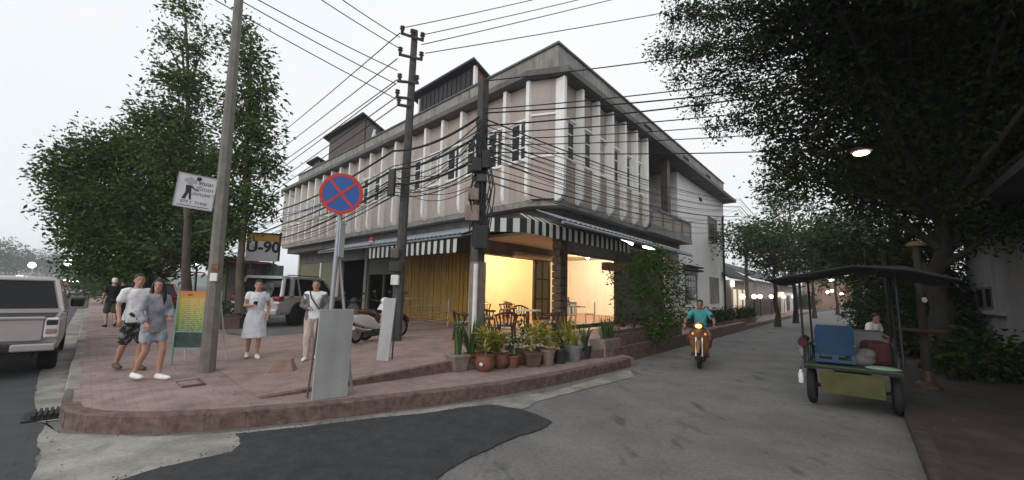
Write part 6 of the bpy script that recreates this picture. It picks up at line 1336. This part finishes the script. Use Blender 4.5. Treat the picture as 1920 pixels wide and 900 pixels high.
for (x, y, rz, lb) in ((868, 638, -70, 'dark wooden armchair half hidden by the tall snake plant'), (1030, 634, 95, 'dark wooden armchair right of the white topped terrace table'), (912, 622, -60, 'dark wooden armchair left of the white topped terrace table'), (975, 612, 190, 'dark wooden armchair behind the white topped terrace table')):
    copy_tree(c0, loc=gt(x, y), rz=R_(rz), label=lb)
for (u, v, rz, lb) in ((6.0, 2.6, 20, 'wooden armchair inside the lit cafe nearest the white pillar'), (6.4, 3.5, 200, 'wooden armchair inside the lit cafe by the pale box'), (6.0, 4.5, 30, 'wooden armchair inside the lit cafe left of the folding door'), (6.6, 5.4, 220, 'wooden armchair inside the lit cafe right behind the folding door')):
    copy_tree(c0, loc=BP(u, v, FZ + .015), rz=R_(rz), label=lb)
def table(name, label, loc, r, h, m, square=False):
    t_ = thing(name, label, 'table', loc, .4); B = vparts(t_); mb = MB()
    if square: mb.box((0, 0, h - .02), (r * 2, r * 2, .04)); B('table_top', mb, m, bevel=.01)
    else: mb.lathe([(r * .97, h - .04), (r, h - .03), (r, h - .005), (r * .98, h)], 28); B('table_top', mb, m, smooth=40)
    mb = MB(); mb.tube([(0, 0, .03), (0, 0, h - .04)], .04, 10); B('pedestal', mb, K['redwood'], smooth=50)
    for k in range(4): a = k * math.pi / 2 + .4; mb = MB(); mb.tube([(0, 0, .16), (.22 * math.cos(a), .22 * math.sin(a), .05), (.3 * math.cos(a), .3 * math.sin(a), .015)], [.03, .025, .018], 6); B('foot', mb, K['redwood'], smooth=50)
table('cafe_table', 'round white topped table on the terrace among the armchairs', gt(990, 624), .42, .74, K['stripe_w'])
table('cafe_table', 'white topped table inside the lit cafe behind the corner opening', BP(6.2, 3.1, FZ + .015), .4, .74, K['stripe_w'])
table('cafe_table', 'white topped table inside the lit cafe near the folding door', BP(6.3, 4.9, FZ + .015), .4, .74, K['stripe_w'])
table('cafe_table', 'square dark table with a vase behind the second lit opening', BP(2.6, 4.9, FZ + .015), .45, .76, K['darkwood'], True)
c = BP(6.2, 3.1, FZ) + Vector((0, 0, .77)); mb = MB(); mb.box(c + Vector((0, 0, .09)), (.4, .3, .18)); bxo = mb.build('storage_box', K['stripe_w'], bevel=.015); tag(bxo, 'pale box on the cafe table behind the corner opening', 'box')
c = BP(2.6, 4.7, FZ + .015) + Vector((0, 0, .765)); t_ = thing('vase', 'dark red vase with a narrow neck on the square table', 'vase', c); mb = MB(); mb.lathe([(.05, 0), (.09, .05), (.10, .12), (.06, .2), (.025, .25), (.03, .34), (.045, .36)], 16, c); mb.build('vase_body', K['terracotta'], t_, smooth=60); mb = MB(); mb.lathe([(.046, .355), (.03, .362)], 12, c); mb.build('rim', K['darkwood'], t_)
def slat_chair(label, loc, rz):
    t_ = thing('white_chair', label, 'chair', loc, rz, 'white slatted chairs'); B = vparts(t_)
    mb = MB(); mb.box((0, 0, .43), (.46, .42, .04)); B('seat', mb, K['stripe_w'], bevel=.01)
    for sx in (-1, 1):
        for sy in (-1, 1): mb = MB(); mb.box((sx * .2, sy * .18, .21), (.045, .045, .42)); B('leg', mb, K['stripe_w'])
        mb = MB(); mb.box((sx * .2, -.2, .68), (.045, .04, .5)); B('back_post', mb, K['stripe_w'])
    mb = MB(); mb.box((0, -.2, .92), (.46, .035, .08)); B('top_rail', mb, K['stripe_w'], bevel=.01)
    for k in range(4): mb = MB(); mb.box((-.13 + k * .087, -.2, .68), (.04, .02, .42)); B('back_slat', mb, K['stripe_w'])
    return t_
wc = slat_chair('white slatted chair nearer the stone pier', BP(2.1, 4.0, FZ + .015), AR + R_(60)); copy_tree(wc, loc=BP(2.1, 5.6, FZ + .015), rz=AR + R_(120), label='white slatted chair nearer the bush'); 

# metal railing section on the terrace
a = G(751, 625, .3); b = G(839, 614, .34); a.z = terr(a); b.z = terr(b); hr = hgt(751, 625, 749, 560, a.z)
fr = thing('railing', 'pale metal railing of five bars standing before the yellow boards', 'railing', a)
for k in range(5): z = .06 + (hr - .06) * k / 4; mb = MB(); mb.tube([a + Vector((0, 0, z)), b + Vector((0, 0, z))], .024, 6); mb.build('bar', K['galv'], fr, smooth=60)
for k in (0, 1): p_ = a.lerp(b, k); mb = MB(); mb.tube([p_, p_ + Vector((0, 0, hr + .03))], .03, 6); mb.build('post', K['galv'], fr, smooth=60)

# ---------------------------------------------------------------- right pavement things
lp = G(1741, 727, .12); lp.z = .12
lmp = thing('lamp_post', 'dark wooden lamp post with a round ledge and dull yellow cap on the right pavement', 'lamp post', lp)
hl = hgt(1741, 727, 1713, 462, .12)
mb = MB(); mb.lathe([(.2, 0), (.18, .06), (.11, .12), (.1, .3)], 14, lp); mb.build('base', K['darkwood'], lmp, smooth=40)
mb = MB(); mb.tube([lp + Vector((0, 0, .2)), lp + Vector((0, 0, hl))], [.07, .055], 10); mb.build('post', K['barkdark'], lmp, smooth=40)
mb = MB(); mb.lathe([(.05, hl - .02), (.15, hl + .0), (.16, hl + .04), (.1, hl + .08), (.02, hl + .1)], 16, lp); mb.build('cap', mat('capyellow', (.12, .085, .03), .6, .2), lmp, smooth=50)
zr_ = hgt(1741, 727, 1725, 618, .12); mb = MB(); mb.lathe([(.09, zr_ - .06), (.34, zr_ - .03), (.35, zr_), (.09, zr_ + .01)], 20, lp); mb.build('ledge', mat('ledgered', (.08, .03, .02), .8, .2, 5), lmp, smooth=40)
zd = hgt(1741, 727, 1722, 562, .12); mb = MB(); mb.lathe([(.05, 0), (.05, .012)], 14, lp + Vector((-.03, -.1, zd)), Matrix.Rotation(math.pi / 2, 3, 'X')); mb.build('disc', K['stripe_w'], lmp)
# lit street lamp in the tree
sl_p = AT(1615, 287, 7.9); pb = sl_p + Vector((.25, .2, 1.5))
slm = thing('street_lamp', 'lit orange white street lamp shining through the big tree', 'street lamp', sl_p)
mb = MB(); mb.tube([sl_p + Vector((1.8, 2.6, .9)), sl_p + Vector((.3, .4, .25)), sl_p + Vector((0, 0, .08))], [.05, .03, .02], 6); mb.build('hanger', K['barkdark'], slm, smooth=50)
mb = MB(); mb.lathe([(.03, .1), (.09, .07), (.17, .03), (.16, .02)], 16, sl_p); mb.build('lamp_shade', K['poledark'], slm, smooth=50)
mb = MB(); mb.ell(sl_p + Vector((0, 0, -.0)), (.13, .13, .045)); mb.build('lens', emat('lampwarm', (1, .68, .36), 7), slm, smooth=60)
l = bpy.data.lights.new('street_light', 'POINT'); l.energy = 18; l.color = (1, .7, .4); l.shadow_soft_size = .15; lo = bpy.data.objects.new('street_light', l); col.objects.link(lo); lo.location = sl_p + Vector((0, 0, -.15))
# white walled house at the right edge
fcn = G(1826, 652, .12); fcn = Vector((fcn.x, fcn.y, 0)); hz_ = 3.9
hs = thing('roadside_house', 'dim white walled house with dark window openings at the right edge', 'building', fcn)
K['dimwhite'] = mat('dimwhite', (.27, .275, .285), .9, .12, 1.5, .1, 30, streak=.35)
q = [fcn, fcn + RKn * 9, fcn + RKn * 9 - DR * 15, fcn - DR * 15]; q = q[::-1]  # unseen depth and near length, extended to block low sky light
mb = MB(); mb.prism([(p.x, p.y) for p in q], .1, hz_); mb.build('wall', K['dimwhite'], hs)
mb = MB(); mb.prism([(p.x, p.y) for p in (fcn + DR * .6 - RKn * .9, fcn + DR * .6 + RKn * 9, fcn + RKn * 9 - DR * 15, fcn - RKn * .9 - DR * 15)], hz_, hz_ + .15); mb.build('roof', K['roofdark'], hs)
def hwin(t0, t1, z0, z1):
    a = fcn - DR * t0 - RKn * .03; b = fcn - DR * t1 - RKn * .03; e_ = RKn * .06
    mb = MB(); t = .06; d = (b - a).normalized()
    for p0, p1, za, zb in ((a, a + d * t, z0, z1), (b - d * t, b, z0, z1), (a + d * t, b - d * t, z0, z0 + t), (a + d * t, b - d * t, z1 - t, z1)): mb.hexa([Vector((p.x, p.y, za)) for p in (p0, p1, p1 + e_, p0 + e_)] + [Vector((p.x, p.y, zb)) for p in (p0, p1, p1 + e_, p0 + e_)])
    o = mb.build('window', K['cement_dark'], hs); g2 = MB(); f_ = RKn * .012
    g2.hexa([Vector((p.x, p.y, z0 + t)) for p in (a + f_ + d * t, b + f_ - d * t, b + f_ * 2 - d * t, a + f_ * 2 + d * t)] + [Vector((p.x, p.y, z1 - t)) for p in (a + f_ + d * t, b + f_ - d * t, b + f_ * 2 - d * t, a + f_ * 2 + d * t)]); g2.build('pane', K['glass'], o)
hwin(.15, 1.0, 1.55, 2.2); hwin(1.5, 2.5, 1.55, 2.2); hwin(2.75, 3.6, 1.55, 2.2)
mb = MB(); a = fcn - RKn * .12; b = a - DR * 5; mb.hexa([Vector((p.x, p.y, 1.38)) for p in (a, b, b + RKn * .12, a + RKn * .12)] + [Vector((p.x, p.y, 1.46)) for p in (a, b, b + RKn * .12, a + RKn * .12)]); mb.build('ledge', K['cement'], hs)
cb = fcn - RKn * .9 + DR * .2; mb = MB(); mb.box((cb.x, cb.y, .7), (.7, .5, 1.2), Matrix.Rotation(AR, 3, 'Z')); cbo = mb.build('storage_cabinet', K['cement'], bevel=.02); tag(cbo, 'pale grey cabinet standing in front of the dim white house', 'cabinet')
cb = fcn - RKn * 1.0 - DR * 1.4; t_ = thing('concrete_bench', 'grey concrete slab bench by the dim white house', 'bench', (cb.x, cb.y, .12), AR); B = vparts(t_); mb = MB(); mb.box((0, 0, .62), (.8, 1.9, .1)); B('slab', mb, K['cement'], bevel=.015)
for y_ in (-.7, .7): mb = MB(); mb.box((0, y_, .285), (.6, .15, .57)); B('leg', mb, K['cement_dark'])
for i, (x, y, Y, rr, n, lb) in enumerate(((1850, 668, 9.2, (.9, .6, .35), 2600, 'dark low shrub under the concrete bench'), (1700, 640, 13, (.9, .9, .7), 3500, 'dark shrub behind the lamp post'), (1770, 620, 14, (1.1, 1, .9), 4200, 'dark shrub beside the pale cabinet'), (1740, 560, 15, (1.4, 1.2, 1.1), 4500, 'tall dark shrub behind the big tree trunk'), (1800, 530, 16, (1.6, 1.2, 1.3), 4500, 'tall dark shrub left of the dim white house'), (1660, 600, 18, (1.0, 1.5, 1.2), 4200, 'dark shrub along the right pavement beyond the seated person'), (1640, 560, 26, (1.4, 2, 1.6), 4200, 'dark shrub far along the right pavement'), (1690, 545, 20, (1.4, 1.6, 1.5), 4200, 'dark rounded shrub near the trunk painted as lit orange'))):
    c = AT(x, y, Y); tree('shrub', lb, (c.x, c.y, .1), c, .05, [(c, rr), (c + Vector((rr[0] * .5, 0, -rr[2] * .5)), tuple(k * .7 for k in rr)), (c + Vector((-rr[0] * .5, 0, -rr[2] * .5)), tuple(k * .7 for k in rr))], n, .17, K['leaf_d'], cat='shrub', seed=70 + i, spread=.15, bark=K['barkdark'], twigs=False)
op = G(1677, 612, .12); op = Vector((op.x, op.y, .12)); t_ = thing('painted_lit_trunk', 'tree trunk painted as lit orange among the dark shrubs on the right pavement', 'post', op); mb = MB(); mb.tube([op, op + Vector((.05, 0, 1.7))], [.11, .09], 8); mb.build('shaft', mat('trunkpaintedlight', (.32, .1, .05), .8, .3, 4), t_, smooth=50); mb = MB(); mb.lathe([(.12, 1.68), (.12, 1.76), (.04, 1.8)], 10, op + Vector((.05, 0, 0))); mb.build('cap', K['brown_metal'], t_, smooth=50)  # tree trunk stand-in, orange lamplight put into its base colour
# long boundary wall behind the right pavement
bw = fcn + RKn * .2; mb = MB(); q = [bw + DR * .3, bw + DR * 60, bw + DR * 60 + RKn * .2, bw + DR * .3 + RKn * .2]; mb.prism([(p.x, p.y) for p in q[::-1]], .1, 2.3); o = mb.build('boundary_wall', K['cement_dark']); tag(o, 'long dark boundary wall behind the right pavement shrubs', 'wall')

# ---------------------------------------------------------------- right street, left side beyond the white house
def slab(mb, x0, x1, o0, o1, z0, z1):
    f4 = [RX(x0, o0), RX(x1, o0), RX(x1, o0) - RKn * (o1 - o0), RX(x0, o0) - RKn * (o1 - o0)]; mb.hexa([Vector((p.x, p.y, z0)) for p in f4] + [Vector((p.x, p.y, z1)) for p in f4]); return mb
lh = thing('low_house', 'low house with a dark sloping roof and lit doorway beyond the white house', 'building', RX(1385, 2.5, SW))
mb = slab(MB(), 1371, 1412, 3, 8, .1, 3.0); mb.build('wall', K['plaster'], lh)
a, b = RX(1369, 2.2), RX(1416, 2.2); up = Vector((0, 0, 1)); mb = MB(); mb.hexa([a + up * 3.0, b + up * 3.0, b - RKn * 4 + up * 5.4, a - RKn * 4 + up * 5.4, a + up * 3.12, b + up * 3.12, b - RKn * 4 + up * 5.52, a - RKn * 4 + up * 5.52]); mb.build('roof', K['roofdark'], lh)
K['litpanel'] = emat('litpanel', (1, .82, .6), .5)
for x0, x1 in ((1377, 1381), (1386, 1391), (1396, 1400)): mb = slab(MB(), x0, x1, 2.9, 2.98, .3, 2.3); mb.build('lit_door', K['litpanel'], lh)
mb = slab(MB(), 1374, 1378, 2.85, 2.95, 2.5, 2.95); mb.build('sign_light', emat('signlit', (1, .95, .85), 3), lh)
gw = thing('garden_fence', 'dark brown board fence below the row of globe lamps', 'fence', RX(1430, 1.6, SW))
for k in range(22):
    x0 = 1404 + k * 2.9; mb = slab(MB(), x0, x0 + 2.7, 1.6, 1.66, .25, 1.75 + random.uniform(-.03, .03)); mb.build('board', K['darkwood'], gw)
K['globe'] = emat('globe', (1, .85, .62), 4)
for i, x in enumerate((1392, 1414, 1425, 1446, 1470, 1487)):
    p = RX(x, 1.3); p.z = AT(x, 556, p.y).z; t_ = thing('globe_lamp', f'{("first", "second", "third", "fourth", "fifth", "last")[i]} glowing globe lamp counted from the white house along the fence', 'lamp', (p.x, p.y, SW), group='globe lamps along the side street')
    mb = MB(); mb.ell(p, (.17, .17, .17)); mb.build('globe', K['globe'], t_, smooth=60); mb = MB(); mb.tube([(p.x, p.y, SW), p - Vector((0, 0, .16))], .035, 6); mb.build('post', K['dark'], t_)
gp = thing('gate_piers', 'pair of pale lit gate piers beyond the brown fence', 'gate', RX(1480, 1.6, SW))
for x0, x1 in ((1468, 1474), (1484, 1493)): mb = slab(MB(), x0, x1, 1.4, 1.9, .2, 2.3); mb.build('pier', K['bright_white'], gp)
mb = slab(MB(), 1474.2, 1483.8, 1.6, 1.66, .3, 2.0); mb.build('gate_leaf', K['darkwood'], gp)
l = bpy.data.lights.new('gate_light', 'POINT'); l.energy = 60; l.color = (1, .75, .45); l.shadow_soft_size = .2; lo = bpy.data.objects.new('gate_light', l); col.objects.link(lo); p = RX(1478, .9); lo.location = (p.x, p.y, 2.2)
gh = thing('villa', 'dim villa with a dark roof behind the gate piers', 'building', RX(1450, 9, SW)); mb = slab(MB(), 1420, 1500, 7, 14, .1, 4.2); mb.build('wall', K['plaster'], gh)
a, b = RX(1416, 6), RX(1506, 6); mb = MB(); mb.hexa([a + up * 4.2, b + up * 4.2, b - RKn * 6 + up * 7, a - RKn * 6 + up * 7, a + up * 4.35, b + up * 4.35, b - RKn * 6 + up * 7.15, a - RKn * 6 + up * 7.15]); mb.build('roof', K['roofdark'], gh)
for k, (x, y) in enumerate(((1380, 492), (1410, 497), (1421, 500), (1455, 515))): pass
for i, (x, lb) in enumerate(((1508, 'dark clipped hedge just past the gate piers'), (1530, 'dark hedge further along the side street'), (1545, 'dark hedge nearest the orange lit house'))):
    p = RX(x, 2.2); c = Vector((p.x, p.y, 1.3)); tree('hedge', lb, (p.x, p.y, .1), c, .06, [(c, (1.8, 1.8, 1.2)), (c + DR * 2.5, (1.8, 1.8, 1.3)), (c - DR * 2.2, (1.6, 1.6, 1.1))], 3800, .24, K['leaf_d'], cat='hedge', seed=90 + i, spread=.2, twigs=False)
eh = thing('lit_house', 'orange lit house closing the far end of the right street', 'building', AT(1568, 557, 75)); c = AT(1565, 557, 78); mb = MB(); mb.box((c.x, c.y, 2.6), (9, 7, 5.2), Matrix.Rotation(AR, 3, 'Z')); mb.build('wall', mat('orangewall', (.26, .17, .13), .9, .15, 1), eh)
mb = MB(); mb.box((c.x, c.y, 5.4), (10.5, 8.5, .5), Matrix.Rotation(AR, 3, 'Z')); mb.build('roof', K['roofdark'], eh)
for k, (x, y) in enumerate(((1553, 522), (1558, 525), (1563, 526), (1552, 548), (1560, 545), (1578, 551))):
    p = AT(x, y, 71.5); t_ = thing('wall_lamp', f'{("upper left", "upper middle", "upper right", "lower left", "lower middle", "lower right")[k]} glowing lamp on the orange lit house', 'lamp', p, group='lamps on the orange house'); mb = MB(); mb.ell(p, (.26, .26, .26)); mb.build('globe', K['globe'], t_, smooth=60); mb = MB(); mb.tube([p, p + DR * 2.4], .05, 5); mb.build('bracket', K['dark'], t_)
l = bpy.data.lights.new('house_light', 'POINT'); l.energy = 90; l.color = (1, .55, .28); l.shadow_soft_size = .5; lo = bpy.data.objects.new('house_light', l); col.objects.link(lo); p = AT(1563, 545, 70); lo.location = p

# ---------------------------------------------------------------- far left street
K['tent'] = mat('tent', (.22, .07, .05), .9, .2, 2); K['lampwhite'] = emat('lampwhite', (1, .97, .9), 6)
for k in range(9):
    x = 42 + k * 13; Y = 62 - k * 1.2; p = AT(x, 517 + k * 1.2, Y); t_ = thing('market_stall', ('leftmost of the tiny red market tents far down the left street', 'second from left', 'third from left', 'fourth from left', 'middle', 'sixth from left', 'seventh from left', 'second from right', 'rightmost')[k] + (' of the tiny red market tents far down the left street' if k else ''), 'stall', (p.x, p.y, 0), .6, 'far market stalls'); B = vparts(t_)
    z = p.z - .35; mb = MB(); mb.loft([[Vector(q) for q in ((-.6, -1, z - .3), (.6, -1, z - .3), (.6, 1, z - .3), (-.6, 1, z - .3))], [Vector(q) for q in ((-.1, -.2, z + .1), (.1, -.2, z + .1), (.1, .2, z + .1), (-.1, .2, z + .1))]]); B('tent_roof', mb, K['tent'])
    for sx in (-.5, .5): mb = MB(); mb.tube([(sx, -.9, 0), (sx, -.9, z - .3)], .04, 5); B('post', mb, K['galv'])
    mb = MB(); mb.ell((0, -1.05, z + .28), (.42, .12, .12)); B('lamp', mb, K['lampwhite'], smooth=60)
for i, (x, y, Y, s_, lb) in enumerate(((60, 497, 75, .5, 'bright round light high above the far market'), (128, 492, 75, .6, 'bright round light by the edge of the broad tree'))):
    p = AT(x, y, Y); t_ = thing('flood_light', lb, 'light', (p.x, p.y, 0)); mb = MB(); mb.ell(p, (s_, s_, s_)); mb.build('lens', K['lampwhite'], t_, smooth=60); mb = MB(); mb.tube([(p.x, p.y + .2, 0), p + Vector((0, .2, 0))], .1, 6); mb.build('mast', K['galv'], t_)
# low wooded hills on the horizon
def hills(name, Y, x0, x1, h0, amp, seed, m):
    r = np.random.default_rng(seed); n = 160; xs = np.linspace(x0, x1, n); hs_ = np.zeros(n)
    for f_ in (1, 2.3, 5, 11, 23): hs_ += np.sin(xs / (x1 - x0) * f_ * 9 + r.random() * 6) * amp / f_ ** .8
    hs_ = np.maximum(1, h0 + hs_); mb = MB(); ra = [Vector((x, Y + 30 * math.sin(i * .13), -1)) for i, x in enumerate(xs)]; rb = [Vector((x, Y + 30 + 30 * math.sin(i * .13), h)) for i, (x, h) in enumerate(zip(xs, hs_))]; rc_ = [Vector((x, Y + 130, h * .8)) for x, h in zip(xs, hs_)]
    mb.loft([ra, rb, rc_], cap=False, close=False); return tag(mb.build(name, m, smooth=60), kind='structure')
K['hill'] = mat('hill', (.045, .065, .04), .95, .35, .08)
hills('hills', 520, -820, 820, 16, 4, 3, K['hill'])
# shrub bed and dark planter behind the sign pole
g = at_px(418, 618); t_ = thing('shrub_bed', 'brown planter with dry looking shrubs behind the leaning sign pole', 'planter', g, .2); B = vparts(t_); mb = MB(); mb.box((0, .3, .2), (.95, .5, .4)); B('box', mb, K['potbrown'], bevel=.02); mb = MB()
for k in range(9): broad_leaves(mb, Vector((-.4 + k * .1, .3, .38)), 22, .55, .25, .2, .04)
o = B('foliage', mb, K['leaf_s']); o['kind'] = 'stuff'
# parked stalls and vans under the broad tree
g = AT(300, 545, 22); smallcar('parked_car', 'dark red car parked under the broad left tree', (g.x, g.y, SW), AL + .1, K['carred'])
g = AT(330, 530, 30); t_ = thing('street_stall', 'grey street stall with a pale counter under the broad left tree', 'stall', (g.x, g.y, SW), .4); B = vparts(t_); mb = MB(); mb.box((0, 0, .55), (2.2, .8, 1.1)); B('counter', mb, K['cement']); mb = MB(); mb.box((0, 0, 2.3), (2.8, 1.8, .08)); B('roof', mb, K['rooftile'])
for sx in (-1.2, 1.2): mb = MB(); mb.tube([(sx, -.7, 0), (sx, -.7, 2.3)], .04, 6); B('post', mb, K['galv'])
g = AT(368, 487, 15.2); t_ = thing('shop_light', 'bright white shop light beside the leaning pole', 'light', g); mb = MB(); mb.box(g, (.2, .08, .4), Matrix.Rotation(.2, 3, 'Y')); mb.build('lens', K['lampwhite'], t_, bevel=.02); mb = MB(); mb.tube([g + Vector((0, .06, 0)), g + Vector((.1, .06, -2.6))], .03, 6); mb.build('stand', K['dark'], t_)

# loose gravel along the patch edges and fallen leaves under the trees
def scatter(name, label, pts, m, size, leafy):
    mb = MB()
    for p in pts:
        p = Vector(p); r_ = size * random.uniform(.5, 1.4); a = random.uniform(0, 6.28); c_, s_ = math.cos(a), math.sin(a)
        if leafy: q = [Vector((c_, s_, 0)) * r_, Vector((-s_, c_, 0)) * r_ * .4 + Vector((0, 0, r_ * .25)), Vector((-c_, -s_, 0)) * r_, Vector((s_, -c_, 0)) * r_ * .4]; mb.add([p + x + Vector((0, 0, .006)) for x in q], [(0, 1, 2, 3)])
        else: mb.add([p + Vector(x) * r_ for x in ((c_, s_, 0), (-s_, c_, 0), (-c_, -s_, 0), (s_, -c_, 0), (c_ * .3, s_ * .3, .7))], [(0, 1, 4), (1, 2, 4), (2, 3, 4), (3, 0, 4)])
    o = mb.build(name, m); tag(o, label, None, kind='stuff'); return o
pe = [p for p in pat if p.y > 2]; pp = []
for k in range(420):
    p = random.choice(pe); pp.append((p.x + random.gauss(0, .09), p.y + random.gauss(0, .09), .008))
for k in range(160):
    p = random.choice(gut); pp.append((p.x + random.gauss(0, .12), p.y + random.gauss(0, .12), .006))
scatter('gravel', 'loose gravel along the edges of the asphalt patch', pp, K['asphalt_old'], .009, False)
lp_ = []
for k in range(260):
    t = random.uniform(-2, 22); p = RK + DR * t + RKn * abs(random.gauss(0, 1.4)); lp_.append((p.x, p.y, .122 if (p - RK).dot(RKn) > .02 else .0))
for k in range(120):
    p = RK + DR * random.uniform(-1, 20) - RKn * abs(random.gauss(0, .5)); lp_.append((p.x, p.y, 0))
for k in range(60):
    p = G(random.uniform(140, 480), random.uniform(620, 760), SW); lp_.append((p.x, p.y, terr(p) + .002))
scatter('fallen_leaves', 'dry leaves fallen along the kerbs', lp_, leafmat('dryleaf', [(.09, .06, .04), (.14, .1, .06), (.1, .1, .05)], .1), .022, True)

# the hazy evening air
hb = MB(); hb.box((0, 300, 12), (1700, 1500, 26.4)); hzo = hb.build('haze', []); tag(hzo, kind='stuff')
hm = bpy.data.materials.new('haze'); hm.use_nodes = True; hn = hm.node_tree.nodes; hn.clear(); ho = hn.new('ShaderNodeOutputMaterial'); hv = hn.new('ShaderNodeVolumePrincipled'); hv.inputs['Color'].default_value = (.86, .9, .95, 1); hv.inputs['Density'].default_value = .0009; hv.inputs['Anisotropy'].default_value = .2
hm.node_tree.links.new(hv.outputs[0], ho.inputs['Volume']); hzo.data.materials.append(hm)
sc.cycles.volume_bounces = 1
